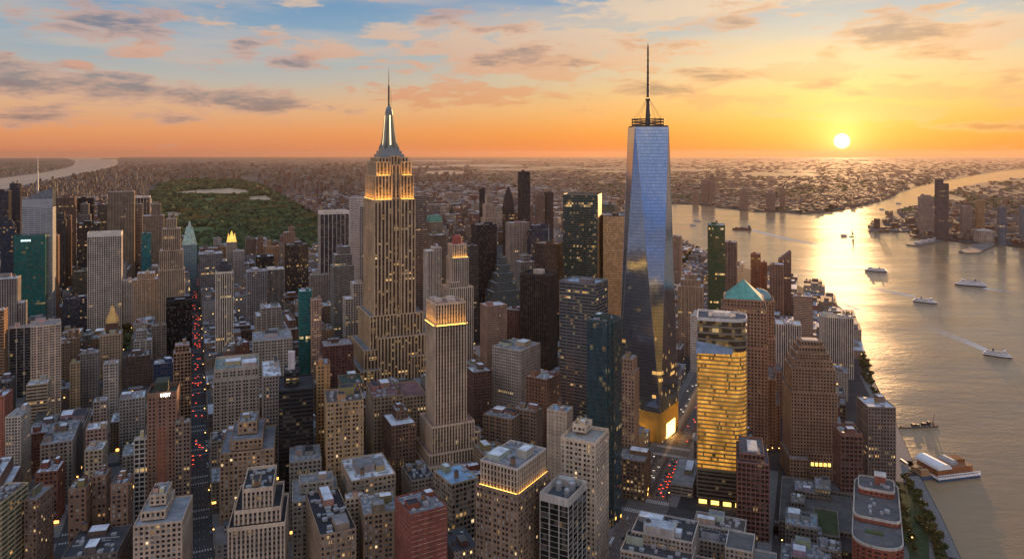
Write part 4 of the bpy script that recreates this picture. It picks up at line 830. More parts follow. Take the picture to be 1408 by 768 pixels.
B(OF, "blocky riverside tower with a pale blue glass roof rim", 1178, 1232, 552, 676, 640, rot=R(-6), ratio=.9, col=(.20, .17, .16), sty='small', tint=(.02, .02, .024), clutter=1, roof=(.55, .58, .62), top=1.5)
g = FOOT[-1]

# ------------------------------------------------------------------ towers with shapes of their own
def glass(root, mb, name="window_glazing", tint=(.03, .026, .022), mir=0.0, bw=3.0, fh=3.8, lit=.03, glow=1.0):
    return mb.build(name, M_GLASS, root, tint=tint, mir=float(mir), bw=float(bw), fh=float(fh), lit=float(lit), glow=float(glow))
def tiered(root, T, sty, col, col2, top=1.6, roofcol=GREYR, tint=(.03, .026, .022), lit=.03, glow=1.0, mir=0.0, metal=False):
    mw, ms, mg = MB(), MB(), MB(); wm = M_METAL if metal else M_WALL
    for q in T:
        fh = lattice(mw, ms if col2 else mw, mg, *q, sty, False, top)
        mr = MB(); mr.box(q[0] + .3, q[1] - .3, q[2] + .3, q[3] - .3, q[5] - top + .36, q[5] - top + .42); mr.build("roof", M_ROOF, root, col=roofcol)
        mp = MB(); parapet(mp, *q[:4], q[5] - top + .36, max(.5, top - .36)); mp.build("parapet", wm, root, col=tuple(min(.7, c*1.1) for c in col))
    mw.build("wall", wm, root, col=col)
    if col2: ms.build("spandrel", wm, root, col=col2)
    glass(root, mg, tint=tint, lit=lit, glow=glow, mir=mir, fh=fh, bw=STY[sty][1])
def site(name, label, cat, xl, xr, yb, rot, ratio, vis):
    Y = CH * F / (yb - HZ); cx, cy, w, d, pts = fit(xl, xr, Y, rot, ratio)
    root = empty(name, (cx, cy, 0), rot); tag(root, label, cat); FOOT.append((pts, xl, xr, Y, vis)); return root, cx, cy, w, d
def zz(py, Y): return hgt(py, Y)

# the floodlit stone skyscraper with the antenna
def deco_skyscraper():
    root, cx, cy, w, d = site("art_deco_skyscraper", "tallest stone skyscraper with gold floodlit shoulders and a needle antenna", "skyscraper", 499, 572, 545, LROT, 1.15, 532)
    w *= .98; z = lambda y: zz(y, cy); w2, d2 = w/2, d/2
    T = [(-w2, -w2 + w*.44, -d2, d2, 0, z(272)), (w2 - w*.36, w2, -d2, d2, 0, z(272)), (-w2 + w*.44, w2 - w*.36, -d2 + 3.5, d2 - .5, 0, z(270)),
         (-w2 + 2, -w2 + w*.44, -d2 + 2, d2 - 2, z(272), z(240)), (w2 - w*.36, w2 - 2, -d2 + 2, d2 - 2, z(272), z(240)), (-w2 + w*.44, w2 - w*.36, -d2 + 4.5, d2 - 4, z(270), z(226)),
         (-w2 + w*.07, -w2 + w*.42, -d2 + 5, d2 - 5, z(240), z(222)), (w2 - w*.34, w2 - w*.07, -d2 + 5, d2 - 5, z(240), z(222)), (-w2 + w*.42, w2 - w*.34, -d2 + 6, d2 - 6, z(226), z(214)),
         (-w2 + w*.14, w2 - w*.14, -d2 + 8, d2 - 8, z(222), z(216)),
         # shoulders and the wide base
         (-w2 - 7, w2 + 10, -d2 - 4, d2 + 4, 0, z(424)), (-w2 + 2, w2 + 14, -d2 - 13, d2, 0, z(452)), (-w2 - 17, -w2 + 8, -d2 - 12, d2 + 10, 0, z(466)), (-w2 - 24, -w2 + 4, -d2 - 22, d2 + 12, 0, z(490)), (w2 - 12, w2 + 20, -d2 - 20, d2 + 12, 0, z(478))]
    tiered(root, T, 'wide', (.56, .42, .28), (.12, .085, .06), 1.6, GREYR, lit=.16, glow=2.2)
    mb = MB()
    for y0, y1, s in ((216, 212, .52), (212, 207.5, .44), (207.5, 204, .36)): mb.cbox(0, 0, z(y0) - .01, w*s*1.15, w*s*1.15, z(y1) - z(y0))
    mb.build("observation_deck", M_METAL, root, col=(.24, .27, .27))
    # the mast: a tapered drum with four winged buttresses
    mb = MB(); zb, zt = z(204), z(156)
    mb.lathe(0, 0, [(10.4, zb), (9, zb + 4), (7.0, zb + (zt - zb)*.45), (5.2, zt)], 16); mast = mb.build("mast", M_METAL, root, smooth=False, col=(.20, .20, .17))
    mb = MB()
    for k in range(4):
        a = R(45 + 90*k)
        for s0, s1, q0, q1 in ((17, 12.5, 0, .16), (12.5, 9.6, .16, .5), (9.6, 6.4, .5, .96)):
            p0, p1 = zb + (zt - zb)*q0, zb + (zt - zb)*q1; c, s = math.cos(a), math.sin(a); t = 1.5
            f = lambda r, e, zz_: (r*c - e*s, r*s + e*c, zz_)
            mb.poly([f(2, -t, p0), f(s0, -t, p0), f(s0, t, p0), f(2, t, p0), f(2, -t, p1), f(s1, -t, p1), f(s1, t, p1), f(2, t, p1)], [(0, 3, 2, 1), (4, 5, 6, 7), (0, 1, 5, 4), (1, 2, 6, 5), (2, 3, 7, 6), (3, 0, 4, 7)])
    mb.build("buttress", M_METAL, mast, col=(.24, .23, .19))
    mb = MB()
    for k in range(4):
        a = R(90*k); c, s = math.cos(a), math.sin(a); g = lambda r, e, zz_: (r*c - e*s, r*s + e*c, zz_); ra, rb = 9.4, 5.9
        mb.poly([g(ra, -.8, zb + 5), g(ra, .8, zb + 5), g(rb, .7, zt - 3), g(rb, -.7, zt - 3)], [(0, 1, 2, 3)])
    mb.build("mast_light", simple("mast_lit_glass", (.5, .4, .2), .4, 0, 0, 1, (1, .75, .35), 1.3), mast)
    mb = MB(); mb.lathe(0, 0, [(5.6, zt), (5.6, zt + 3), (4.6, zt + 3.4), (4.6, zt + 6), (3.2, zt + 9), (1.6, zt + 11)], 16); mb.build("dome", M_METAL, root, col=(.20, .24, .25))
    mb = MB(); za = zt + 11; zn = z(94)
    mb.lathe(0, 0, [(1.5, za), (1.3, za + (zn - za)*.52), (.75, za + (zn - za)*.54), (.55, za + (zn - za)*.8), (.25, zn)], 8)
    for k in range(9):
        zc = za + 2 + k*3.3; mb.cbox(0, 0, zc, 3.5, 3.5, .5)
    mb.tube((3.0, 0, za), (3.0, 0, za + 22), .25); mb.build("antenna", M_STEEL, root)
    # floodlights along the setbacks
    e = .9; L, Rr = -w2 + w*.44, w2 - w*.36
    flood_strip(root, [(-w2 + 2.4, L - .8, -d2 + .35, -d2 + .75), (Rr + .8, w2 - 2.4, -d2 + .35, -d2 + .75)], z(272) - .3, .5, 560)
    flood_strip(root, [(-w2 + .35, -w2 + .75, -d2 + 3, d2 - 3)], z(272) - .3, .5, 70)
    y1 = -d2 + 3.0
    flood_strip(root, [(-w2 + w*.08, L - w*.05, y1, y1 + .4), (Rr + w*.05, w2 - w*.08, y1, y1 + .4)], z(240) - .2, .4, 340)
deco_skyscraper()

# the tapering glass tower
def tapered_tower():
    Y = CH * F / (605 - HZ); yc = Y + 28; cx = (891 - CX)/F * yc
    root = empty("glass_skyscraper", (cx, yc, 0)); tag(root, "tallest glass tower, tapering in long triangles over a gold base, with a spire", "skyscraper")
    z = lambda y: zz(y, yc); s_t, s_b = 40.5/math.sqrt(2), 56/math.sqrt(2)
    cor = lambda r, a0: [(r*math.cos(R(a0 + 90*k)), r*math.sin(R(a0 + 90*k))) for k in range(4)]
    aT, aB = 45 + 3, 3.0 - 45 + 45 - 3
    top, bot = cor(s_t, 45 + 2.5), cor(s_b, -90 + 5.0 + 6)        # four corners each, an eighth of a turn apart
    zb, zt = z(553), z(175)
    FOOT.append(([(cx + x*1.05, yc + y*1.05) for x, y in bot], 852, 928, Y, 604))
    # base: gold panels with fins
    mb = MB(); mb.prism(bot, 0, zb); base = mb.build("base", simple("gold_panel", (.62, .40, .12), .34, .55, .25, .15), root)
    mb = MB()
    for k in range(4):
        a, b_ = Vector(bot[k]), Vector(bot[(k+1) % 4]); nrm = (b_ - a).orthogonal().normalized(); nrm = nrm if nrm.dot(a + b_) > 0 else -nrm
        for i in range(19):
            p = a + (b_ - a)*(i + .5)/19; mb.tube((p.x + nrm.x*.2, p.y + nrm.y*.2, 4), (p.x + nrm.x*.2, p.y + nrm.y*.2, zb - 1), .28, 4)
    mb.build("fin", simple("gold_fin", (.75, .52, .18), .3, .7, .1, 1), base)["kind"] = "stuff"
    # the lit entrance on the right face and the lit band on the left face
    def on_face(k, u0, u1, q0, q1, off, name, mat):
        a, b_ = Vector(bot[k]), Vector(bot[(k+1) % 4]); nrm = (b_ - a).orthogonal().normalized(); nrm = nrm if nrm.dot(a + b_) > 0 else -nrm
        p, q = a + (b_ - a)*u0 + nrm*off, a + (b_ - a)*u1 + nrm*off; i = -nrm*.4
        mb = MB(); mb.prism([(p.x, p.y), (q.x, q.y), (q.x + i.x, q.y + i.y), (p.x + i.x, p.y + i.y)], q0, q1); mb.build(name, mat, base)
    ent = simple("entrance_glow", (.9, .7, .3), .4, 0, 0, 1, (1, .66, .2), 1.6)
    faces = sorted(range(4), key=lambda k: (Vector(bot[k]) + Vector(bot[(k+1) % 4])).y)[:2]
    fl, fr = sorted(faces, key=lambda k: (Vector(bot[k]) + Vector(bot[(k+1) % 4])).x)
    on_face(fr, .30, .78, 1, 18, .75, "entrance", ent); on_face(fl, .08, .55, 3, 9, .75, "entrance", ent)
    # ground floodlights that wash the gold base
    for k in (fl, fr):
        a, b_ = Vector(bot[k]), Vector(bot[(k+1) % 4]); nrm = (b_ - a).orthogonal().normalized(); nrm = nrm if nrm.dot(a + b_) > 0 else -nrm; c_ = (a + b_)/2 + nrm*5
        ld = bpy.data.lights.new("floodlight_lamp", 'AREA'); ld.shape = 'RECTANGLE'; ld.size = (b_ - a).length*.9; ld.size_y = 1.0; ld.energy = 26000; ld.color = (1.0, .60, .18)
        o = bpy.data.objects.new("floodlight_lamp", ld); C.objects.link(o); o.parent = root; o.location = (c_.x, c_.y, 1.5)
        o.rotation_euler = Vector((nrm.x*.30, nrm.y*.30, -1)).to_track_quat('Z', 'X').to_euler()
    # eight long triangles
    mb = MB(); vs = [(x, y, zb) for x, y in bot] + [(x, y, zt) for x, y in top]; fs = []
    ang = lambda p: math.atan2(p[1], p[0])
    for k in range(4):
        a, b_ = bot[k], bot[(k+1) % 4]; m = Vector(a) + Vector(b_); j = max(range(4), key=lambda j: Vector(top[j]).dot(m)); fs.append((k, (k+1) % 4, 4 + j))
        a, b_ = top[k], top[(k+1) % 4]; m = Vector(a) + Vector(b_); j = max(range(4), key=lambda j: Vector(bot[j]).dot(m)); fs.append((4 + k, j, 4 + (k+1) % 4))
    fs.append((4, 5, 6, 7)); mb.poly(vs, fs)
    m, w = newmat("mirror_curtain_wall")
    tc = w.n('ShaderNodeTexCoord').outputs['Object']; sp = w.n('ShaderNodeSeparateXYZ', {0: tc})
    zf = w.m('DIVIDE', sp.outputs[2], 4.0); ln = w.m('LESS_THAN', w.m('FRACT', zf), .17)
    hx = w.m('ADD', w.m('MULTIPLY', sp.outputs[0], .8), w.m('MULTIPLY', sp.outputs[1], .6)); cell = w.n('ShaderNodeCombineXYZ', {0: w.m('FLOOR', w.m('DIVIDE', hx, 1.6)), 1: w.m('FLOOR', zf), 2: 0.0}).outputs[0]
    wn = w.n('ShaderNodeTexWhiteNoise', {0: cell}, noise_dimensions='3D'); fl_ = w.n('ShaderNodeTexWhiteNoise', {1: w.m('FLOOR', zf)}, noise_dimensions='1D').outputs['Value']
    geo = w.n('ShaderNodeNewGeometry').outputs['Normal']
    jit = w.n('ShaderNodeVectorMath', {0: wn.outputs['Color'], 1: (.5, .5, .5)}, operation='SUBTRACT').outputs[0]
    nn = w.n('ShaderNodeVectorMath', {0: jit, 1: (.012, .012, .012), 2: geo}, operation='MULTIPLY_ADD').outputs[0]; wob = w.n('ShaderNodeVectorMath', {0: w.n('ShaderNodeTexNoise', {'Vector': tc, 'Scale': .028, 'Detail': 3.0}).outputs['Color'], 1: (.5, .5, .5)}, operation='SUBTRACT').outputs[0]; nn = w.n('ShaderNodeVectorMath', {0: wob, 1: (.07, .07, .07), 2: nn}, operation='MULTIPLY_ADD').outputs[0]; nn = w.n('ShaderNodeVectorMath', {0: nn}, operation='NORMALIZE').outputs[0]
    low = w.rng(sp.outputs[2], 60, 175, 1, 0)
    on = w.m('MULTIPLY', low, w.m('MAXIMUM', w.m('LESS_THAN', wn.outputs['Value'], .016), w.m('MULTIPLY', w.m('LESS_THAN', fl_, .06), w.m('GREATER_THAN', w.n('ShaderNodeTexNoise', {'Vector': cell, 'Scale': .12}).outputs[0], .52))))
    tint = w.mix(w.m('FRACT', w.m('MULTIPLY', wn.outputs['Value'], 7.0)), (.33, .43, .56, 1), (.42, .52, .64, 1))
    base_c = w.mix(w.m('MULTIPLY', ln, .8), tint, (.16, .17, .18, 1))
    out(w, w.n('ShaderNodeBsdfPrincipled', {'Base Color': base_c, 'Metallic': .9, 'Roughness': .12, 'Normal': nn, 'Emission Color': (1, .55, .15, 1), 'Emission Strength': w.m('MULTIPLY', on, .34)}))
    mb.build("curtain_wall", m, root)
    mb = MB()       # bright edges where the triangles meet
    for f in fs[:-1]:
        for i in range(3):
            a, b_ = Vector(vs[f[i]]), Vector(vs[f[(i+1) % 3]])
            if abs(a.z - b_.z) > 1: mb.tube(a*1.0, b_*1.0, .32, 4)
    mb.build("edge_trim", simple("steel_edge", (.62, .63, .64), .3, .8, .1, .1), root)
    # a band of tall lit mechanical floors
    def lerp(t): return [(vs[k][0], vs[k][1]) for k in range(4)]
    mb = MB(); mb.prism([(x*.98, y*.98) for x, y in top], zt, zt + 1.6); mb.build("roof", M_STEEL, root)
    mb = MB(); rr = 19.5
    for k, zz_ in enumerate((3, 6.2, 9.4)): 
        n = 28
        for i in range(n):
            a, b_ = 2*math.pi*i/n, 2*math.pi*(i+1)/n; mb.tube((rr*math.cos(a), rr*math.sin(a), zt + zz_), (rr*math.cos(b_), rr*math.sin(b_), zt + zz_), .75, 4)
    for i in range(14):
        a = 2*math.pi*i/14; mb.tube((rr*math.cos(a), rr*math.sin(a), zt + 1), (rr*math.cos(a), rr*math.sin(a), zt + 11), .35, 4)
        mb.tube((rr*math.cos(a), rr*math.sin(a), zt + 6), (3*math.cos(a), 3*math.sin(a), zt + 4), .3, 4)
    mb.build("antenna_ring", M_STEEL, root)
    zs = z(138); ze = z(59)
    mb = MB(); mb.lathe(0, 0, [(3.6, zt + 1), (2.0, zs - 1), (3.2, zs), (3.2, zs + 1.6), (1.9, zs + 2)], 10)
    for k in range(8): zk = zs + 4 + (ze - zs - 12)*k/8; mb.lathe(0, 0, [(1.75 - .1*k, zk), (1.6 - .1*k, zk + (ze - zs)/9)], 8); mb.lathe(0, 0, [(2.3 - .1*k, zk), (2.3 - .1*k, zk + .8)], 8)
    mb.lathe(0, 0, [(1.3, ze - 12), (.9, ze - 8), (1.1, ze - 7), (.1, ze)], 8); sp_ = mb.build("spire", M_STEEL, root)
    mb = MB()
    for i in range(8):
        a = 2*math.pi*i/8; mb.tube((18*math.cos(a), 18*math.sin(a), zt + 9), (2*math.cos(a), 2*math.sin(a), zs + .5), .16, 4)
    mb.build("guy_cable", M_STEEL, sp_)
tapered_tower()

# cream towers with lit crowns
def cream_tower():
    root, cx, cy, w, d = site("stepped_stone_tower", "cream stepped tower with a warmly lit flat crown, in front of the floodlit skyscraper", "skyscraper", 585, 642, 690, LROT, .95, 655)
    z = lambda y: zz(y, cy); w2, d2 = w/2, d/2
    T = [(-w2, w2, -d2, d2, 0, z(440)), (-w2 + .8, w2 - .8, -d2 + .8, d2 - .8, z(440), z(412)),
         (-w2 - 5, w2 + 6, -d2 - 6, d2 + 4, 0, z(572)), (-w2 - 9, w2 + 9, -d2 - 10, d2 + 6, 0, z(606)), (-w2 - 12, -w2 + 14, -d2 - 17, d2 + 8, 0, z(618)), (w2 - 9, w2 + 13, -d2 - 4, d2 + 8, 0, z(588))]
    tiered(root, T, 'stripe', (.56, .46, .36), (.24, .18, .13), 1.8, (.30, .18, .15), lit=.03, glow=1.0)
    for a, b_ in ((-.25, 0), (.2, .2), (.1, -.25), (-.3, .3)): mb = MB(); mb.cbox(a*w, b_*d, z(412) - 1.4, w*.22, d*.16, 3.6); mb.build("roof_plant", M_WALL, root, col=(.6, .52, .48))
    flood_strip(root, [(-w2 + 1.5, w2 - 1.5, -d2 - 1.0, -d2 - .7), (w2 + .7, w2 + 1.0, -d2 + 1, d2 - 1), (-w2 - 1.0, -w2 - .7, -d2 + 1, d2 - 1)], z(440) - 1.2, .3, 90)
    mb = MB(); mb.cbox(0, 0, z(440) - 1.6, w + 2.2, d + 2.2, .4); mb.build("ledge", M_WALL, root, col=(.5, .42, .33))
cream_tower()
def crown_tower():
    root, cx, cy, w, d = site("stepped_stone_tower", "cream stepped tower topped by a red dome, its crown lit, right of the floodlit skyscraper", "skyscraper", 608, 651, 532, LROT, .95, 480)
    z = lambda y: zz(y, cy); w2, d2 = w/2, d/2
    T = [(-w2, w2, -d2, d2, 0, z(392)), (-w2*.76, w2*.66, -d2*.8, d2*.7, z(392), z(352)), (-w2*.66, w2*.56, -d2*.7, d2*.6, z(352), z(334)), (-w2*.9, -w2*.1, -d2*.9, d2*.3, 0, z(384))]
    tiered(root, T, 'stripe', (.60, .53, .46), (.24, .20, .17), 1.6, (.4, .36, .33), lit=.03)
    mb = MB(); x0 = -w2*.05; mb.lathe(x0, 0, [(7.2, z(334) - 1), (7.2, z(330)), (6.6, z(326)), (4, z(322.5)), (.5, z(321.5))], 14); mb.build("dome", M_WALL, root, col=(.32, .10, .09))
    flood_strip(root, [(-w2*.66, w2*.56, -d2*.7 - 1.2, -d2*.7 - .8), (w2*.56 + .8, w2*.56 + 1.2, -d2*.7, d2*.6)], z(352) - .2, .3, 60)
crown_tower()

# the tower of gold lit floors with one rounded corner
def banded_curve_tower():
    root, cx, cy, w, d = site("curved_glass_tower", "tower of golden lit floors with a rounded corner and a D shaped white roof", "skyscraper", 958, 1028, 700, R(-16), .85, 690)
    z = lambda y: zz(y, cy); H = z(434); w2, d2 = w/2, d/2
    def outline(k=0.0):
        pts = [(-w2 + k, -d2 + k), (w2*.42, -d2 + k)]
        r = w2*.58 - k; c = (w2*.42, -d2 + w2*.58)
        pts += [(c[0] + r*math.sin(R(a)), c[1] - r*math.cos(R(a))) for a in range(10, 91, 10)]
        pts += [(w2 - k, d2*.35)] + [(w2*.42 + r*math.cos(R(a)), d2*.35 + (d2*.6 - k)*math.sin(R(a))) for a in range(15, 91, 15)] + [(-w2 + k, d2 - k)]
        return pts
    zlo, zn = 25.0, z(476)
    gm, w_ = newmat("gold_lit_glass")
    tc = w_.n('ShaderNodeTexCoord').outputs['Object']; sp = w_.n('ShaderNodeSeparateXYZ', {0: tc})
    cell = w_.n('ShaderNodeCombineXYZ', {0: w_.m('FLOOR', w_.m('DIVIDE', sp.outputs[0], 1.5)), 1: w_.m('FLOOR', w_.m('DIVIDE', sp.outputs[1], 1.5)), 2: w_.m('FLOOR', w_.m('DIVIDE', sp.outputs[2], 3.9))}).outputs[0]
    wn = w_.n('ShaderNodeTexWhiteNoise', {0: cell}, noise_dimensions='3D').outputs['Value']; big = w_.n('ShaderNodeTexNoise', {'Vector': cell, 'Scale': .15}).outputs[0]
    out(w_, w_.n('ShaderNodeBsdfPrincipled', {'Base Color': (.16, .10, .03, 1), 'Roughness': .12, 'Emission Color': w_.mix(wn, (1, .36, .03, 1), (1, .50, .09, 1)),
        'Emission Strength': w_.m('MULTIPLY', w_.m('GREATER_THAN', wn, .05), w_.m('MULTIPLY', w_.rng(wn, 0, 1, .66, 1.0, 'LINEAR'), w_.rng(big, .3, .65, .13, .36)))}))
    mb = MB(); mb.prism(outline(.8), 34, zn - .05); mb.build("lit_glazing", gm, root)
    for q0, q1 in ((4, 34 - .03), (zn, H - 1)): mb = MB(); mb.prism(outline(.8), q0, q1); glass(root, mb, tint=(.06, .05, .035), mir=.3, lit=.35 if q0 > 40 else .02, glow=.9)
    mb = MB(); z0 = 34
    k = 34.0
    while k < zn - 2: mb.prism(outline(0), k, k + 1.35); k += 3.9
    mb.build("floor_band", M_METAL, root, col=(.48, .34, .13))
    mb = MB(); k = 6.0
    while k < 32: mb.prism(outline(.05), k, k + 1.0); k += 3.9
    k = zn + 4
    while k < H - 4: mb.prism(outline(.05), k, k + 1.6); k += 6.2
    mb.prism(outline(-.3), 32.4, 33.9); mb.build("podium_band", M_METAL, root, col=(.26, .23, .17))
    mb = MB(); mb.prism(outline(.3), H - 1.1, H - .6); mb.build("roof", M_ROOF, root, col=(.13, .13, .13))
    o1, o2 = outline(-.1), outline(.9); n = len(o1); mb = MB()
    mb.poly([(x, y, H - 1.5) for x, y in o1] + [(x, y, H + 1.4) for x, y in o1] + [(x, y, H + 1.4) for x, y in o2] + [(x, y, H - .7) for x, y in o2], [q for i in range(n) for j in ((i + 1) % n,) for q in ((i, j, n + j, n + i), (n + i, n + j, 2*n + j, 2*n + i), (2*n + i, 2*n + j, 3*n + j, 3*n + i))])
    mb.build("parapet", M_WALL, root, col=(.62, .63, .66))
    mb = MB(); mb.prism([(x*.55, y*.5 + d*.05) for x, y in outline(0)], H - .6, H + 1.0); mb.build("roof_deck", M_ROOF, root, col=(.30, .29, .28))
    mb = MB(); mb.prism([(x*.34, y*.3 + d*.04) for x, y in outline(0)], H + 1.0, H + 4); mb.build("bulkhead", M_WALL, root, col=(.64, .62, .60))
    # the blue sloping terrace on the front
    mb = MB(); mb.poly([(-w2 - .4, -d2 - 7, zn - 1.5), (w2*.42, -d2 - 2.0, zn - 1.5), (w2*.42, -d2 + 1, zn + 5), (-w2 - .4, -d2 + 1, zn + 9), (-w2 - .4, -d2 + 1, zn - 1.5), (w2*.42, -d2 + 1, zn - 1.5)], [(0, 1, 2, 3), (0, 3, 4), (1, 5, 2), (0, 4, 5, 1)])
    mb.build("terrace_roof", M_ROOF, root, col=(.20, .27, .36))
    lg = simple("lobby_glow", (.9, .6, .2), .5, 0, 0, 1, (1, .6, .13), 1.1)
    for i in range(4): mb = MB(); mb.box(-w2 + 2 + i*w*.24, -w2 + w*.2 + i*w*.24, -d2 + .1, -d2 + .6, .5, 4.2); mb.build("entrance", lg, root)
banded_curve_tower()

# office towers with copper roofs
def pyramid_tower():
    root, cx, cy, w, d = site("copper_roof_tower", "brown tower under a green copper pyramid roof behind the gold striped tower", "skyscraper", 990, 1056, 622, R(-17), .95, 590)
    z = lambda y: zz(y, cy); w2, d2 = w/2, d/2; c = .30
    T = [(-w2, w2, -d2, d2, 0, z(470)), (-w2*.96, w2*.96, -d2*.96, d2*.96, z(470), z(418)), (-w2 - 3, w2 + 9, -d2 + 8, d2 + 14, 0, z(512)), (w2*.6, w2 + 14, -d2 + 16, d2 + 18, 0, z(548)), (-w2*.85, w2*.85, -d2*.85, d2*.85, z(418), z(407))]
    tiered(root, T, 'masonry', (.30, .20, .15), None, 2.0, (.2, .16, .14), tint=(.03, .02, .018), lit=.02)
    mb = MB(); mb.frus(0, 0, z(407) - .5, z(384), w*.80, d*.80, 1, 1); mb.build("pyramid_roof", M_ROOF, root, col=(.13, .36, .30))
    mb = MB(); mb.cbox(0, 0, z(407) - .7, w*.86, d*.86, .8); mb.build("cornice", M_WALL, root, col=(.34, .24, .18))
pyramid_tower()
def dome_tower():
    root, cx, cy, w, d = site("dome_roof_tower", "brown tower under a round green dome, behind the pyramid roofed one", "skyscraper", 1022, 1066, 576, R(-17), .95, 560)
    z = lambda y: zz(y, cy); w2, d2 = w/2, d/2
    T = [(-w2, w2, -d2, d2, 0, z(460)), (-w2*.94, w2*.94, -d2*.94, d2*.94, z(460), z(409)), (-w2, w2 + 9, -d2 + 5, d2 + 10, 0, z(505))]
    tiered(root, T, 'masonry', (.34, .22, .16), None, 2.0, (.2, .16, .14), tint=(.03, .02, .018), lit=.01)
    mb = MB(); r = w*.40; zb = z(409) - 1; mb.lathe(0, 0, [(r*math.cos(a), zb + r*.85*math.sin(a)) for a in [i*math.pi/2/8 for i in range(8)]] + [(.3, zb + r*.85)], 20); mb.build("dome", M_ROOF, root, smooth=True, col=(.20, .32, .32))
dome_tower()
def stepped_pyramid():
    root, cx, cy, w, d = site("stepped_office_tower", "brown gridded office tower stepping in to a small flat top near the river", "skyscraper", 1076, 1152, 660, R(-8), .8, 625)
    z = lambda y: zz(y, cy); w2, d2 = w/2, d/2
    T = [(-w2, w2, -d2, d2, 0, z(532)), (-w2*.93, w2*.93, -d2*.95, d2*.95, z(532), z(500)), (-w2*.82, w2*.82, -d2*.86, d2*.86, z(500), z(490)), (-w2*.7, w2*.7, -d2*.75, d2*.75, z(490), z(481)), (-w2*.58, w2*.58, -d2*.62, d2*.62, z(481), z(473)), (-w2*.46, w2*.46, -d2*.5, d2*.5, z(473), z(466)),
         (-w2 - 3, -w2*.3, -d2 - 10, d2, 0, 24), (-w2*.3, w2 + 3, -d2 - 3, d2, 0, 28)]
    tiered(root, T, 'small', (.27, .19, .14), None, 1.4, (.26, .22, .2), tint=(.022, .016, .014), lit=.006)
    mb = MB(); mb.cbox(0, 0, z(466) - 1, w*.34, d*.3, 1.4); mb.build("roof_deck", M_ROOF, root, col=(.42, .36, .32))
    wl = simple("warm_lit_window", (.9, .6, .2), .5, 0, 0, 1, (1, .6, .13), .9)
    for i in range(5): mb = MB(); mb.box(-4 + i*4.2, -1.2 + i*4.2, -d2 - 3.3, -d2 - 2.95, 15, 18.5); mb.build("lit_window", wl, root)
stepped_pyramid()

# the brick apartment house with the curved terrace in the foreground
def curved_apartments():
    Y = CH*F/(868 - HZ); cx, cy = (1209 - CX)/F*(Y + 52), Y + 56; rot = R(-26)
    root = empty("curved_apartment_house", (cx, cy, 0), rot); tag(root, "red brick apartment house with rounded ends and stepped white edged terraces by the waterfront park", "apartment_building")
    FOOT.append(([(cx - 34, cy - 60), (cx + 12, cy - 60), (cx + 44, cy + 56), (cx + 2, cy + 56)], 1178, 1240, Y, 768))
    def out_(w, d, r, cy0=0.0, k=0.0):
        a, b_ = w/2 - k, d/2 - k; p = []
        for sx, sy, a0 in ((1, -1, -90), (1, 1, 0), (-1, 1, 90), (-1, -1, 180)):
            for t in range(0, 91, 18): p.append((sx*(a - r) + r*math.cos(R(a0 + t)), cy0 + sy*(b_ - r) + r*math.sin(R(a0 + t))))
        return p
    H1 = hgt(738, cy - 36); H2 = hgt(692, cy + 8); H3 = hgt(662, cy + 36)
    tiers_ = [(34, 112, 14, 0, 0, H1), (33, 72, 6, 17, H1, H2), (27, 26, 4, 36, H2, H3)]
    mw, mg, mr, mp = MB(), MB(), MB(), MB()
    for (w, d, r, c0, z0, z1) in tiers_:
        mg.prism(out_(w, d, r, c0, .35), z0, z1 - .7); n = max(1, round((z1 - z0)/3.2)); fh = (z1 - z0)/n
        for k in range(n): mw.prism(out_(w, d, r, c0, .05), z0 + k*fh, z0 + k*fh + fh*.5)
        o = out_(w, d, r, c0, 0)
        for i in range(len(o)):
            a, b_ = Vector(o[i]), Vector(o[(i+1) % len(o)]); L = (b_ - a).length; m = max(1, round(L/4.2))
            for j in range(m):
                p = a + (b_ - a)*(j/m); t = (b_ - a).normalized()*min(.9, L/m*.28); nr = Vector((t.y, -t.x)).normalized()*.5
                mw.prism([(p.x - t.x, p.y - t.y), (p.x + t.x, p.y + t.y), (p.x + t.x - nr.x, p.y + t.y - nr.y), (p.x - t.x - nr.x, p.y - t.y - nr.y)], z0 + .01, z1 - .72)
        mr.prism(out_(w, d, r, c0, .4), z1 - .65, z1 - .5)
        o1, o2 = out_(w, d, r, c0, -.15), out_(w, d, r, c0, .6); n = len(o1)
        mp.poly([(x, y, z1 - 1.2) for x, y in o1] + [(x, y, z1 + .7) for x, y in o1] + [(x, y, z1 + .7) for x, y in o2] + [(x, y, z1 - .6) for x, y in o2], [q for i in range(n) for j in ((i + 1) % n,) for q in ((i, j, n + j, n + i), (n + i, n + j, 2*n + j, 2*n + i), (2*n + i, 2*n + j, 3*n + j, 3*n + i))])
    mw.build("wall", M_WALL, root, col=(.25, .085, .06)); glass(root, mg, tint=(.03, .026, .024), lit=.06, bw=4.2, fh=3.2, glow=.8)
    mr.build("roof", M_ROOF, root, col=(.12, .115, .115)); mp.build("parapet", M_WALL, root, col=(.46, .44, .42))
    mb = MB(); mb.cbox(3, 40, H3 - .5, 8, 8, 7); bk = mb.build("bulkhead", M_WALL, root, col=(.24, .09, .07)); mb = MB(); mb.cbox(3, 40, H3 + 6.5, 8.8, 8.8, 1.2); mb.build("bulkhead_roof", M_WALL, bk, col=(.6, .6, .6))
    rr = random.Random(4)
    for i in range(12):
        mb = MB(); x, y, zt = rr.uniform(-10, 10), rr.uniform(-12, 44), H2 - .5
        if y > 20: zt = H3 - .5
        mb.cbox(x, y if zt > H2 else rr.uniform(-12, 18), zt, rr.uniform(1.5, 4), rr.uniform(1.5, 4), rr.uniform(1, 2.2)); mb.build("air_handler", M_EQUIP, root)
    mb = MB(); mb.cbox(-2, -34, H1 - .5, 12, 3, 1.6); mb.build("terrace_planter", simple("planter_green", (.07, .10, .035), .9), root)
curved_apartments()

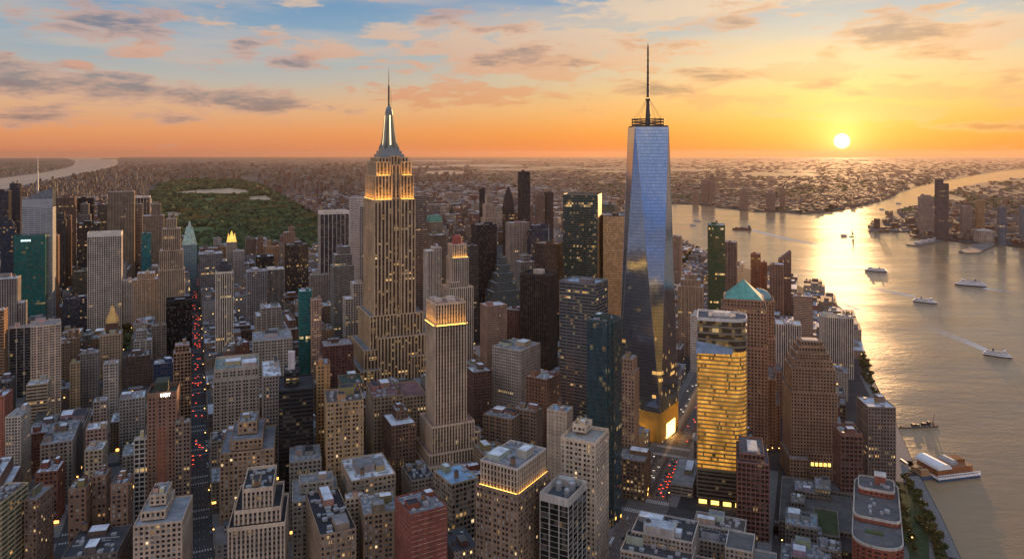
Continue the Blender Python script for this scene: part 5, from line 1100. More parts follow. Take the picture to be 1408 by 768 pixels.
# low roof complexes on the lower right
def low_complex(name, label, blocks, cat, col, sty='small', rot=RROT, lit=.08, glow=1.2):
    """blocks: (centre px, py of its roof centre, height, width, depth, roof colour)"""
    p0 = gnd(blocks[0][0], blocks[0][1], blocks[0][2]); root = empty(name, (p0.x, p0.y, 0), rot); tag(root, label, cat)
    mw, mg = MB(), MB(); c, s = math.cos(rot), math.sin(rot); rr = random.Random(len(label)); B_ = []
    for (px, py, h, w, d, rc) in blocks:
        p = gnd(px, py, h) - p0; x, y = p.x*c + p.y*s, -p.x*s + p.y*c
        q = (x - w/2, x + w/2, y - d/2, y + d/2, 0, h); B_.append(q)
        fh = lattice(mw, mw, mg, *q, sty, False, 1.6); mp = MB(); parapet(mp, *q[:4], h - 1.24, 1.3, .6); mp.build("parapet", M_WALL, root, col=tuple(min(.65, v*1.5) for v in col))
        mr = MB(); mr.box(q[0] + .5, q[1] - .5, q[2] + .5, q[3] - .5, h - 1.24, h - 1.18); mr.build("roof", M_ROOF, root, col=rc)
        P = [(q[i], q[j]) for i, j in ((0, 2), (1, 2), (1, 3), (0, 3))]; pts = [(p0.x + a*c - b_*s, p0.y + a*s + b_*c) for a, b_ in P]; X = [px_of(*t) for t in pts]
        FOOT.append((pts, min(X), max(X), min(t[1] for t in pts), py))
    mw.build("wall", M_WALL, root, col=col); glass(root, mg, lit=lit, glow=glow)
    return root, B_, rr
root, B_, rr = low_complex("office_complex", "sprawling dark roofed complex of pale edged flat blocks at the bottom beside the highway", [
    (915, 722, 52, 46, 34, (.055, .055, .06)), (905, 752, 44, 52, 26, (.07, .07, .075)), (990, 716, 40, 40, 22, (.10, .085, .075)), (975, 735, 36, 44, 16, (.09, .09, .09)), (1018, 742, 44, 20, 28, (.12, .12, .12)), (962, 775, 34, 60, 24, (.10, .095, .09)), (1045, 765, 24, 24, 22, (.2, .19, .18))], "office_building", (.30, .29, .28), lit=.2, glow=1.0)
for q in B_[:4]: roof_clutter(root, *q[:4], q[5] - 1.18, rr, (.42, .42, .42), 2, PALE)
mb = MB(); q = B_[0]; mb.box(q[0] + 9, q[1] - 14, q[2] + 1.5, q[2] + 15, q[5] - 1.1, q[5] + 5); mb.build("bulkhead", M_WALL, root, col=(.42, .42, .42))
mb = MB(); mb.box(q[0] + 10, q[1] - 15, q[2] + 2.5, q[2] + 14, q[5] + 5, q[5] + 5.2); mb.build("bulkhead_roof", M_ROOF, root, col=(.42, .46, .5))
root, B_, rr = low_complex("garden_complex", "low complex with a lawn covered roof and bluish plant decks beside the right hand street", [
    (1122, 690, 16, 62, 96, (.10, .10, .095)), (1136, 716, 17.5, 20, 48, (.05, .07, .028)), (1118, 728, 19, 14, 12, (.3, .32, .34)), (1097, 684, 21, 12, 18, (.22, .21, .2)), (1140, 748, 22, 18, 18, (.16, .16, .17)), (1108, 668, 22, 20, 22, (.24, .28, .31)), (1102, 712, 24, 26, 30, (.26, .32, .36)), (1131, 664, 26, 14, 26, (.36, .38, .42)), (1115, 756, 20, 30, 26, (.22, .25, .28)), (1088, 762, 14, 16, 34, (.16, .17, .18))], "office_building", (.16, .155, .15), lit=.06)
for q in B_[2:]: roof_clutter(root, *q[:4], q[5] - 1.18, rr, (.3, .32, .34), 2, PALE)
root, B_, rr = low_complex("parking_hall", "low dark hall with a row of roof vents beside the brick apartment house", [
    (1165, 706, 14, 34, 60, (.05, .05, .05)), (1160, 672, 18, 42, 16, (.12, .125, .13)), (1166, 745, 12, 36, 30, (.06, .06, .06))], "hall", (.10, .095, .09), lit=.02)
q = B_[0]
for k in range(11): mb = MB(); mb.box(q[0] + 3, q[0] + 7, q[2] + 3 + k*5, q[2] + 6.4 + k*5, q[5] - 1.1, q[5] + .6); mb.build("roof_vent", M_EQUIP, root)

# ------------------------------------------------------------------ roads
def inpoly(x, y, P):
    c = False; n = len(P); j = n - 1
    for i in range(n):
        if (P[i][1] > y) != (P[j][1] > y) and x < (P[j][0] - P[i][0])*(y - P[i][1])/(P[j][1] - P[i][1]) + P[i][0]: c = not c
        j = i
    return c
M_ROAD = simple("asphalt", (.050, .048, .047), .75, 0, .3, .15)
M_ROAD_W = simple("worn_asphalt", (.125, .10, .085), .8, 0, .3, .12)
M_PAVE = simple("pavement", (.19, .18, .17), .85, 0, .25, .3)
M_PAINT = simple("road_paint", (.50, .49, .46), .7, 0, .35, 1.2)
M_YEL = simple("yellow_paint", (.50, .33, .08), .7, 0, .3, 1.2)
M_BED = simple("planted_median", (.10, .065, .045), .9, 0, .4, .4)
M_GRASS = simple("lawn_grass", (.05, .075, .025), .95, 0, .35, .15)
cL, aL = Vector((math.cos(LROT), math.sin(LROT))), Vector((-math.sin(LROT), math.cos(LROT)))
cR, aR = Vector((math.cos(RROT), math.sin(RROT))), Vector((-math.sin(RROT), math.cos(RROT)))
class Frame:
    def __init__(s, c, a): s.c, s.a = c, a
    def w(s, u, v): p = s.c*u + s.a*v; return (p.x, p.y)
    def l(s, x, y): p = Vector((x, y)); return p.dot(s.c), p.dot(s.a)
FL, FR = Frame(cL, aL), Frame(cR, aR)
def strips(name, frame, rects, z, mat, kind='structure', up=0.0):
    """flat rectangles (u0, u1, v0, v1) of one frame in one sheet; with UP they are slabs with a kerb"""
    mb = MB()
    for (u0, u1, v0, v1) in rects:
        P = [frame.w(u0, v0), frame.w(u1, v0), frame.w(u1, v1), frame.w(u0, v1)]
        if up: mb.prism(P, z, z + up)
        else: mb.poly([(x, y, z) for x, y in P], [(0, 1, 2, 3)])
    o = mb.build(name, mat)
    if o: tag(o, kind=kind)
    return o
AVP, CRP = 103.0, 78.0
AV0 = FL.l(*gnd(275, 768).xy)[0]                   # the red lit avenue
HW0 = FR.l(*gnd(857, 768).xy)[0]                   # the highway
ST2 = FR.l(*gnd(1078, 700).xy)[0]
XV = FR.l(*gnd(925, 622).xy)[1]; XV2 = FR.l(*gnd(878, 694).xy)[1]       # the two crossings
CV0 = FL.l(*gnd(275, 612).xy)[1] - 20
isL = lambda x, y: px_of(x, y) < 690 + (y - 600)*.03
# left grid
strips("avenue", FL, [(AV0 + AVP*k - 11, AV0 + AVP*k + 11, 250, 4000 if k < 1 else 2300) for k in range(-7, 4)], .03, M_ROAD)
strips("cross_street", FL, [(AV0 - 7.5*AVP, AV0 + 3.1*AVP, CV0 + CRP*j - 6, CV0 + CRP*j + 6) for j in range(-5, 24)], .06, M_ROAD)
walks = []; blocksL = []
for k in range(-8, 4):
    for j in range(-6, 24):
        q = (AV0 + AVP*k + 11, AV0 + AVP*(k+1) - 11, CV0 + CRP*j + 6, CV0 + CRP*(j+1) - 6); x, y = FL.w((q[0]+q[1])/2, (q[2]+q[3])/2)
        if y < 480 or not isL(x, y): continue
        blocksL.append(q); walks.append(q)
strips("pavement", FL, walks, .07, M_PAVE, up=.15)
marks = []
for k in (-2, -1, 0, 1, 2):
    for j in range(-3, 14):
        u0 = AV0 + AVP*k
        for e in (-1, 1):
            v = CV0 + CRP*j + e*8.2
            for i in range(9): marks.append((u0 - 9.5 + i*2.2, u0 - 8.4 + i*2.2, v - 1.6, v + 1.6))
for i in range(120):
    for o in (-3.6, 0, 3.6): marks.append((AV0 + o - .1, AV0 + o + .1, 500 + i*14, 504 + i*14))
strips("road_marking", FL, marks, .10, M_PAINT)
# right grid: highway with two carriageways and planted medians
V0, V1 = FR.l(*gnd(857, 768).xy)[1] - 250, 1500
strips("highway", FR, [(HW0 - 20, HW0 + 20, V0, V1)], .04, M_ROAD_W)
strips("riverside_street", FR, [(ST2 - 8, ST2 + 8, V0 - 100, 1060), (HW0 + 20, ST2 + 160, XV2 - 8, XV2 + 8), (HW0 - 120, HW0 - 20, XV2 - 8, XV2 + 8), (HW0 + 20, ST2 + 130, XV + 60, XV + 76)], .03, M_ROAD)
strips("pavement", FR, [(HW0 + 20, HW0 + 27, V0, XV2 - 9), (HW0 + 20, HW0 + 27, XV2 + 9, XV + 59), (HW0 - 27, HW0 - 20, V0, XV2 - 9), (HW0 - 27, HW0 - 20, XV2 + 9, V1), (ST2 - 20, ST2 - 8, V0, 830), (ST2 + 8, ST2 + 14, V0, 830), (HW0 + 20, HW0 + 27, XV + 77, V1)], .05, M_PAVE, up=.15)
strips("median", FR, [(HW0 - 3, HW0 + .4, XV2 + 22, XV - 14), (HW0 - 14.5, HW0 - 12.5, XV2 + 22, XV - 14), (HW0 - 2.5, HW0 + 2.5, XV + 24, 1350), (HW0 + 14, HW0 + 15.5, XV + 24, 1350), (HW0 + 13.6, HW0 + 15, XV2 + 22, XV - 14)], .05, M_BED, up=.3)
marks = []
for v in (XV - 9, XV + 14, XV2 - 13, XV2 + 13):
    for i in range(22): marks.append((HW0 - 19 + i*1.75, HW0 - 18 + i*1.75, v - 3, v + 3))
for v in (XV2 - 9.5, XV2 + 9.5): marks.append((HW0 - 19, HW0 + 19, v - .3, v + .3))
for v0, v1 in ((V0, XV2 - 20), (XV2 + 20, XV - 14), (XV + 22, 1300)):
    v = v0
    while v < v1:
        for o in (-16.5, -9.5, -6, 4, 7.5, 11, 17.5): marks.append((HW0 + o - .12, HW0 + o + .12, v, min(v + 4, v1)))
        v += 11
    for o in (-19.2, 19.2): marks.append((HW0 + o - .15, HW0 + o + .15, v0, v1))
for i in range(7): marks.append((ST2 - 7 + i*2.1, ST2 - 6 + i*2.1, XV2 + 14, XV2 + 19))
v = V0
while v < 900: marks.append((ST2 - .12, ST2 + .12, v, v + 3)); v += 9
strips("road_marking", FR, marks, .08, M_PAINT)
strips("centre_line", FR, [(HW0 - .5, HW0 - .15, V0, XV2 - 18), (HW0 + .15, HW0 + .5, V0, XV2 - 18)], .08, M_YEL)
# crossings paved paler
strips("crossing_paving", FR, [(HW0 - 20, HW0 + 20, XV - 6, XV + 11), (HW0 - 20, HW0 + 20, XV2 - 9, XV2 + 9)], .06, simple("crossing_paving", (.13, .115, .10), .8, 0, .3, .2))

# ------------------------------------------------------------------ waterfront park and lawns
def ring(shift0, shift1, pts):
    a = [(x + shift0, y) for x, y in pts]; b_ = [(x + shift1, y) for x, y in pts]; return gp(*(a + b_[::-1]))
LOW = [(1370, 850), (1342, 800), (1322, 768), (1292, 704), (1258, 640), (1234, 585), (1213, 545), (1197, 512)]
sheet("promenade", ring(-1.0, -17, LOW), .03, M_PAVE)
sheet("grass", gp((1352, 850), (1303, 768), (1275, 704), (1255, 668), (1224, 664), (1222, 700), (1232, 850)), .04, M_GRASS)
sheet("path", gp((1240, 850), (1243, 760), (1229, 700), (1222, 668), (1226, 668), (1234, 700), (1250, 762), (1254, 850)), .07, M_PAVE)
sheet("path", gp((1286, 768), (1279, 735), (1277, 735), (1278, 768)), .08, M_PAVE)
sheet("plaza", gp((1222, 660), (1256, 664), (1232, 600), (1212, 560), (1200, 560), (1196, 600), (1222, 612)), .05, M_PAVE)
sheet("grass", gp((100, 480), (178, 480), (184, 446), (88, 446)), .25, M_GRASS)
def leaf_mesh(seed, n=300, h=9.0, r=4.2, s=.55, bare=.25):
    rr = random.Random(seed); mb = MB()
    lobes = [(rr.uniform(-.5, .5)*r, rr.uniform(-.5, .5)*r, h*rr.uniform(.45, .85), r*rr.uniform(.4, .7)) for _ in range(7)]
    for i in range(n):
        lx, ly, lz, lr = rr.choice(lobes); d = Vector((rr.gauss(0, 1), rr.gauss(0, 1), rr.gauss(0, 1))).normalized()*lr*(rr.random()**.35)
        p = Vector((lx, ly, lz)) + Vector((d.x, d.y, d.z*.8)); u = Vector((rr.gauss(0, 1), rr.gauss(0, 1), rr.gauss(0, .6))).normalized(); v = u.orthogonal().normalized(); v.rotate(__import__('mathutils').Quaternion(u, rr.uniform(0, 6))); k = s*rr.uniform(.6, 1.5)
        mb.poly([p + u*k, p + v*k, p - u*k*.9, p - v*k], [(0, 1, 2, 3)])
    return mb
def leaf_material():
    m, w = newmat("leaves")
    r = w.n('ShaderNodeNewGeometry').outputs['Random Per Island']; o = w.n('ShaderNodeObjectInfo').outputs['Random']
    c = w.mix(o, w.ramp(r, [(0, (.035, .05, .015)), (1, (.09, .11, .03))]), w.ramp(r, [(0, (.05, .05, .012)), (1, (.15, .11, .03))]))
    out(w, w.n('ShaderNodeBsdfPrincipled', {'Base Color': c, 'Roughness': .7, 'Specular IOR Level': .2})); return m
M_LEAF = leaf_material(); M_BARK = simple("bark", (.07, .05, .035), .9, 0, .3, 1)
def trunk_mesh(h=9.0):
    mb = MB(); mb.lathe(0, 0, [(.42, 0), (.3, h*.3), (.16, h*.55)], 7)
    for k in range(4): a = k*1.6; mb.tube((0, 0, h*(.3 + .05*k)), (math.cos(a)*1.8, math.sin(a)*1.8, h*.62), .11, 5)
    return mb
TREES = []
for k in range(6):
    t = MB(); m1 = leaf_mesh(k, 420 if k < 4 else 300).mesh("crown"); m1.materials.append(M_LEAF); m1.polygons.foreach_set("use_smooth", [False]*len(m1.polygons))
    m2 = trunk_mesh().mesh("trunk"); m2.materials.append(M_BARK); m2.polygons.foreach_set("use_smooth", [False]*len(m2.polygons)); TREES.append((m1, m2))
def tree(x, y, s, label, group, r):
    m1, m2 = r.choice(TREES); root = empty("tree", (x, y, 0), r.uniform(0, 6)); root.scale = (s, s, s*r.uniform(.85, 1.15)); tag(root, label, "tree", group)
    for nme, me in (("crown", m1), ("trunk", m2)): o = bpy.data.objects.new(nme, me); C.objects.link(o); o.parent = root
r = random.Random(21); n = 0; PT = []
rows = [(1226, 668, 1240, 760, 10), (1232, 672, 1262, 768, 10), (1246, 662, 1288, 740, 13), (1252, 672, 1300, 768, 14), (1262, 712, 1310, 800, 9), (1225, 690, 1236, 790, 8)]
for (x0, y0, x1, y1, k) in rows:
    for i in range(k):
        t = (i + .3*r.random())/k; p = gnd(x0 + (x1 - x0)*t + r.uniform(-4, 4), y0 + (y1 - y0)*t + r.uniform(-3, 3))
        if all((p - q).length > 4.2 for q in PT): PT.append(p); tree(p.x, p.y, r.uniform(.75, 1.2), "leafy tree in the waterfront park beside the brick apartment house", "trees of the waterfront park", r)
for (x0, y0, x1, y1, k) in [(1178, 470, 1192, 530, 14), (1184, 486, 1206, 548, 12)]:
    for i in range(k):
        t = i/k; p = gnd(x0 + (x1 - x0)*t + r.uniform(-3, 3), y0 + (y1 - y0)*t + r.uniform(-3, 3)); tree(p.x, p.y, r.uniform(.9, 1.5), "tree on the river edge behind the tower with the pale blue roof rim", "trees on the river edge", r)
for i in range(34):
    p = gnd(r.uniform(88, 188), r.uniform(446, 482)); q = px_of(p.x, p.y)
    if 118 < q < 140 and i % 3: continue
    tree(p.x, p.y, r.uniform(1.2, 2.0), "dark tree round the small lawn below the white gridded tower", "trees of the small city park", r)
for i in range(26):
    p = gnd(r.uniform(938, 972), r.uniform(346, 366)); tree(p.x, p.y, r.uniform(1.6, 2.6), "tree in the dark grove on the far shore left of the green glass slab", "trees of the shore grove", r)

# the great park: a far wood that reads as one mass, with lawns and lakes
PARK = [(206, 268), (216, 257), (236, 249.5), (268, 247.5), (330, 248.5), (358, 255), (398, 277), (436, 300), (452, 318), (446, 348), (400, 362), (300, 366), (262, 362), (236, 345), (214, 320)]
LAKES = [[(236, 265), (262, 262), (285, 260.5), (312, 259), (338, 260.5), (345, 263.5), (330, 266.5), (290, 266), (255, 265.8)], [(338, 270.5), (365, 269), (378, 274), (372, 276), (345, 275)], [(224, 292), (240, 291), (256, 294), (248, 298), (230, 297)]]
LAWNS = [[(276, 273), (298, 271), (299, 274.5), (284, 277)], [(250, 314), (290, 311), (300, 317), (276, 321), (252, 319)]]
sheet("park_ground", gp(*PARK), 1.0, simple("park_soil", (.035, .045, .02), .95, 0, .4, .01))
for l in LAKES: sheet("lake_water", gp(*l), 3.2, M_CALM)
for l in LAWNS: sheet("grass", gp(*l), 2.4, simple("park_lawn", (.075, .12, .03), .95, 0, .25, .01))
ICO_V = None
def park_wood():
    global ICO_V
    bm = bmesh.new(); bmesh.ops.create_icosphere(bm, subdivisions=1, radius=1); ICO_V = np.array([v.co[:] for v in bm.verts]); FV = np.array([[v.index for v in f.verts] for f in bm.faces]); bm.free()
    rs = np.random.RandomState(3); rr = random.Random(9); P = []
    while len(P) < 7500:
        x, y = rr.uniform(200, 456), 247 + (366 - 247)*rr.random()**1.15
        if not inpoly(x, y, PARK): continue
        if any(inpoly(x, y - k, l) for l in LAKES + LAWNS for k in (0, .8, 1.7, 2.6, 3.4)): continue
        P.append((x, y))
    V = []; nv = len(ICO_V)
    for (x, y) in P:
        g = gnd(x, y); s = (7 + 5*rr.random())*(1 + g.y/7000); jit = 1 + .32*rs.randn(nv, 1)
        V.append(ICO_V*jit*np.array([s, s, s*.8]) + np.array([g.x, g.y, s*.55 + 3]))
    V = np.concatenate(V); Fc = (FV[None] + (np.arange(len(P))*nv)[:, None, None]).reshape(-1)
    me = bpy.data.meshes.new("park_woodland"); me.vertices.add(len(V)); me.vertices.foreach_set("co", V.astype(np.float32).ravel()); me.loops.add(len(Fc)); me.loops.foreach_set("vertex_index", Fc.astype(np.int32))
    npoly = len(Fc)//3; me.polygons.add(npoly); me.polygons.foreach_set("loop_start", (np.arange(npoly)*3).astype(np.int32)); me.update(calc_edges=True); me.polygons.foreach_set("use_smooth", [False]*npoly)
    m, w = newmat("woodland"); r_ = w.n('ShaderNodeNewGeometry').outputs; nz = w.n('ShaderNodeTexNoise', {'Vector': r_['Position'], 'Scale': .0035, 'Detail': 5.0}).outputs[0]
    c = w.mix(w.rng(nz, .50, .66), w.ramp(r_['Random Per Island'], [(0, (.008, .018, .006)), (.5, (.028, .055, .018)), (1, (.085, .125, .04))]), w.ramp(r_['Random Per Island'], [(0, (.05, .045, .012)), (1, (.13, .09, .025))]))
    out(w, w.n('ShaderNodeBsdfPrincipled', {'Base Color': c, 'Roughness': .8, 'Specular IOR Level': .15})); me.materials.append(m)
    o = bpy.data.objects.new("park_woodland", me); C.objects.link(o); tag(o, kind='stuff')
park_wood()

# ------------------------------------------------------------------ towers across the water
pk = dict(rot=R(-12), clutter=0)
B(TW, "tallest of the far shore towers, two joined dark slabs on the right bank", 1285, 1305, 247, 331, 330, col=(.12, .11, .13), sty='stripe', tiers=[(0, .5, 0, 1, 0, 1), (.5, 1, .05, 1, 0, .94)], **pk)
B(TW, "shorter grey tower left of the two joined slabs across the river", 1262, 1284, 268, 322, 320, col=(.30, .25, .24), sty='small', tiers=[(0, 1, 0, 1, 0, .95), (.15, .85, .15, .85, .95, 1)], **pk)
B(OF, "wide grey slab right of the two joined towers across the river", 1320, 1337, 283, 322, 318, col=(.26, .22, .21), sty='small', **pk)
B(TW, "pale tower with an orange top across the river", 1341, 1354, 275, 322, 318, col=(.44, .30, .17), sty='stripe', **pk)
B(TW, "blue glass tower near the long quay across the river", 1371, 1384, 284, 339, 337, col=(.16, .20, .25), sty='curtain', tint=(.07, .10, .14), mir=.3, **pk)
B(TW, "pale blue tower cut by the photo's right edge across the river", 1401, 1416, 283, 336, 330, col=(.24, .28, .34), sty='curtain', tint=(.10, .13, .17), mir=.3, **pk)
B(OF, "low white hall on the quay across the river", 1339, 1367, 316, 334, 333, col=(.50, .46, .43), sty='band', **pk)
for i, (x0, x1, yt, yb, l) in enumerate([(952, 961, 261, 282, "narrow grey tower on the far shore right of the tapering glass tower"), (964, 974, 248, 279, "taller far shore tower left of the pointed one"), (974, 983, 241, 279, "far shore tower with a small pointed cap"), (1017, 1029, 260, 288, "broad far shore tower in front of the docks"), (1053, 1066, 263, 289, "brown far shore tower at the middle of the docks"), (1072, 1080, 258, 287, "slim far shore tower right of the docks")]):
    B(TW, l, x0, x1, yt, yb, yb, col=(.26, .19, .17), sty='small', tiers=[(0, 1, 0, 1, 0, .9), (.2, .8, .2, .8, .9, 1)], **pk)
def pier(name, label, pts, h, mat, cat="pier"):
    mb = MB(); P = [tuple(p.xy) for p in gp(*pts)]; a = sum(P[i][0]*P[(i+1) % len(P)][1] - P[(i+1) % len(P)][0]*P[i][1] for i in range(len(P)))
    mb.prism(P if a > 0 else P[::-1], WZ - 2, h); return tag(mb.build(name, mat), label, cat)
M_PIER = simple("pier_deck", (.16, .14, .125), .85, 0, .35, .05)
pier("pier", "long low pier pointing left from the far bank's tip", [(1195, 317.5), (1200, 315), (1250, 314.5), (1250, 318)], 1.5, M_PIER)
pier("pier", "pier with moored vessels below the two joined towers", [(1246, 336), (1252, 333), (1300, 326), (1304, 330), (1262, 338)], 1.5, M_PIER)
pier("pier", "hooked pier on the far quay left of the blue glass tower", [(1318, 346), (1340, 336), (1366, 333), (1368, 337), (1346, 347.5), (1330, 348)], 1.5, M_PIER)
r = random.Random(8)
for i in range(5):
    p = gnd(1262 + i*8.5, 335 - i*1.8); mb = MB(); mb.cbox(0, 0, 1.5, 26, 10, r.uniform(4, 8)); mb.frus(0, 0, 8, 10.5, 22, 8, 18, 5); o = mb.build("harbour_shed", simple("shed_pale", (.42, .39, .37), .7), None, (p.x, p.y, 0), R(-20)); tag(o, "pale shed on the pier with moored vessels", "shed", "sheds on the far pier")

# ------------------------------------------------------------------ filler blocks in the street grid
LAND = SHORE + [(700, 272), (640, 262), (560, 250), (300, 236), (160, 232), (0, 264), (-300, 330), (-300, 900), (1400, 900)]
KEEP_OUT = [PARK, [(86, 484), (182, 484), (188, 444), (84, 444)], [(1222, 850), (1222, 660), (1190, 560), (1190, 480), (1300, 560), (1400, 850)], [(1050, 790), (1168, 790), (1168, 655), (1060, 655)], [(870, 800), (1062, 800), (1062, 700), (880, 690)]]
AREA_LOW = [([(1040, 768), (1180, 768), (1180, 640), (1056, 640)], 14)]
FILL = []; M_STUFF = dict(L=MB(), R=MB()); rf = random.Random(1234)
WALLS = [tuple(v*.82 for v in c) for c in [(.20, .145, .10), (.26, .19, .14), (.33, .26, .19), (.22, .10, .07), (.30, .28, .26), (.40, .35, .29), (.16, .12, .10), (.27, .17, .125), (.45, .41, .36), (.19, .18, .18)]]
PLACED = []
def lots(q, r):
    u0, u1, v0, v1 = q; n = r.choice((2, 3, 3, 4)); cuts = sorted([u0] + [u0 + (u1 - u0)*(i + r.uniform(-.18, .18))/n for i in range(1, n)] + [u1])
    for i in range(n):
        if r.random() < .22: yield (cuts[i], cuts[i+1], v0, v1)
        else:
            m = v0 + (v1 - v0)*r.uniform(.42, .58); yield (cuts[i], cuts[i+1], v0, m); yield (cuts[i], cuts[i+1], m, v1)
blocksR = []
for k in range(-8, 7):
    for j in range(-4, 30):
        q = (HW0 + 27 + 110*k, HW0 + 27 + 110*(k+1) - 54 + (40 if k not in (-1,) else 0), XV2 + 9 + 78*j, XV2 + 78*(j+1) - 5); x, y = FR.w((q[0]+q[1])/2, (q[2]+q[3])/2)
        if y > 480 and not isL(x, y): blocksR.append(q)
cand = []
for fr, bl, tg in ((FL, blocksL, 'L'), (FR, blocksR, 'R')):
    for q in bl:
        for l in lots(q, rf): cand.append((fr, tg, l))
# the far part of the island, past the laid out blocks
for j in range(24, 60):
    for k in range(-16, 22):
        q = (AV0 + AVP*k + 11, AV0 + AVP*(k+1) - 11, CV0 + CRP*j + 6, CV0 + CRP*(j+1) - 6)
        for l in lots(q, rf): cand.append((FL, 'L', l))
def fcorners(fr, l): return [fr.w(l[0], l[2]), fr.w(l[1], l[2]), fr.w(l[1], l[3]), fr.w(l[0], l[3])]
cand.sort(key=lambda c: fcorners(*c[::2])[0][1])
N_FILL = 0
for fr, tg, l in cand:
    l = (l[0] + .25, l[1] - .25, l[2] + .25, l[3] - .25)
    P = fcorners(fr, l); X = [px_of(*p) for p in P]; x0, x1 = min(X), max(X); Yn = min(p[1] for p in P)
    if x1 < -12 or x0 > 1420 or Yn < 520: continue
    cx, cy = sum(p[0] for p in P)/4, sum(p[1] for p in P)/4; gx, gy = px_of(cx, cy), HZ + CH*F/cy
    if not all(inpoly(px_of(*p), HZ + CH*F/p[1], LAND) for p in P): continue
    if any(inpoly(px_of(*p), HZ + CH*F/p[1], k) for p in P for k in KEEP_OUT): continue
    # streets of the other grid and the highway stay clear
    if tg == 'R' or gx > 640:
        U = [FR.l(*p)[0] for p in P]
        if min(U) < HW0 + 27 and max(U) > HW0 - 27: continue
        if min(U) < ST2 + 14 and max(U) > ST2 - 20 and cy < 1000: continue
    if any(quad_hits(P, f[0]) for f in FOOT if abs(f[0][0][1] - cy) < 240): continue
    if any(quad_hits(P, p, .2) for p in PLACED[-260:] if abs(p[0][1] - cy) < 150): continue
    # no higher than what the photo shows standing free behind it
    far_ = cy > 2300
    h = rf.choice((22, 26, 30, 34, 38, 44, 50, 60)) * (1.15 if tg == 'L' else .9)
    if cy > 1500: h = rf.choice((20, 26, 34, 44, 56, 70, 90))
    if cy > 2300: h = rf.choice((18, 24, 30, 36, 44, 60)) if gx < 560 else rf.choice((24, 36, 50, 70, 95, 120))
    if gx > 900: h = min(h, rf.uniform(14, 40))
    if gy > 760: h = min(h, 40)
    cap = 1e9
    for f in FOOT:
        if f[3] > Yn + 5 and f[1] < x1 - 1 and f[2] > x0 + 1: cap = min(cap, CH - (f[4] - 3 - HZ)/F*Yn)
    if cap < 9:
        if cap < 4.5: continue
        h = cap
    else: h = min(h, cap*rf.uniform(.86, 1.0))
    u0, u1, v0, v1 = l; PLACED.append(P)
    FILL.append((fr, tg, l, P, cx, cy, h, x0, x1, Yn))
vis_px = lambda f: (f[8] - f[7])*(max(0, min(768, HZ + CH*F/f[9])) - max(0, HZ + (CH - f[6])*F/f[9]) )
order = sorted(FILL, key=lambda f: -vis_px(f) if HZ + (CH - f[6])*F/f[9] < 764 else 0)
CHOSEN = set(id(f) for f in order[:132])
LABELS = {}
MARKS = [(o, o["label"]) for o in S.objects if o.parent is None and o.get("category") in (TW, OF, AP)]
def colour_word(c):
    r_, g_, b_ = c; v = (r_ + g_ + b_)/3; s = (r_ - b_)/max(r_, .01)
    if r_ > 2*g_: return "red brick"
    if s < .2: return "grey" if v > .22 else "dark grey"
    return "cream" if v > .34 else "tan" if v > .24 else "brown" if v > .17 else "dark brown"
SHORT = {}
def short_name(lbl):
    for cut in (" beside ", " right of", " left of", " behind ", " below ", " before ", ", ", " with a ", " among "):
        pass
    w = lbl.split(); return " ".join(w)
for f in FILL:
    fr, tg, l, P, cx, cy, h, x0, x1, Yn = f
    rr = random.Random(hash((round(cx), round(cy)))); rot = LROT if tg == 'L' else RROT
    w_, d_ = l[1] - l[0], l[3] - l[2]; col = rr.choice(WALLS)
    if id(f) in CHOSEN:
        c = fr.w((l[0] + l[1])/2, (l[2] + l[3])/2); sty = rr.choice(('masonry', 'small', 'small', 'brick', 'apt', 'grid'))
        ti = None
        if h > 34 and rr.random() < .35: s_ = rr.uniform(.08, .2); ti = [(0, 1, 0, 1, 0, rr.uniform(.72, .88)), (s_, 1 - s_, s_, 1 - s_*.5, .72, 1)]; ti[1] = (*ti[1][:4], ti[0][5], 1)
        rc = rr.choice((PALE, PALE, (.30, .32, .35), GREYR, (.10, .10, .105), TAR, (.40, .42, .45)))
        i = make("apartment_building" if sty in ('apt', 'brick') else "office_building", "x", c[0], c[1], w_, d_, max(h, 7), rot, sty, col, None, (.022, .024, .028), 0.0, rr.choice((.01, .02, .04, .08)), 1.2, rc, ti, 2 if cy < 1150 else 1, 1.5, False, None, "building", None, False, 0, P, (x0, x1, Yn))
        LABELS[i['root'].name] = (i['root'], f, colour_word(col), rc, sty, ti, any(ch.name.startswith("water_tank") for ch in i['root'].children))
    else:
        m = M_STUFF[tg]; m.box(l[0], l[1], l[2], l[3], 0, h)
        if cy < 2600:
            a, b_ = w_*rr.uniform(.25, .45), d_*rr.uniform(.25, .45); x, y = l[0] + w_*rr.uniform(.3, .7), l[2] + d_*rr.uniform(.3, .7); m.box(x - a/2, x + a/2, y - b_/2, y + b_/2, h + .01, h + rr.uniform(3, 6))
            for k in range(3): x, y = l[0] + w_*rr.uniform(.12, .88), l[2] + d_*rr.uniform(.12, .88); m.box(x - 1.3, x + 1.3, y - 1.3, y + 1.3, h + .02, h + rr.uniform(1.5, 3.5))
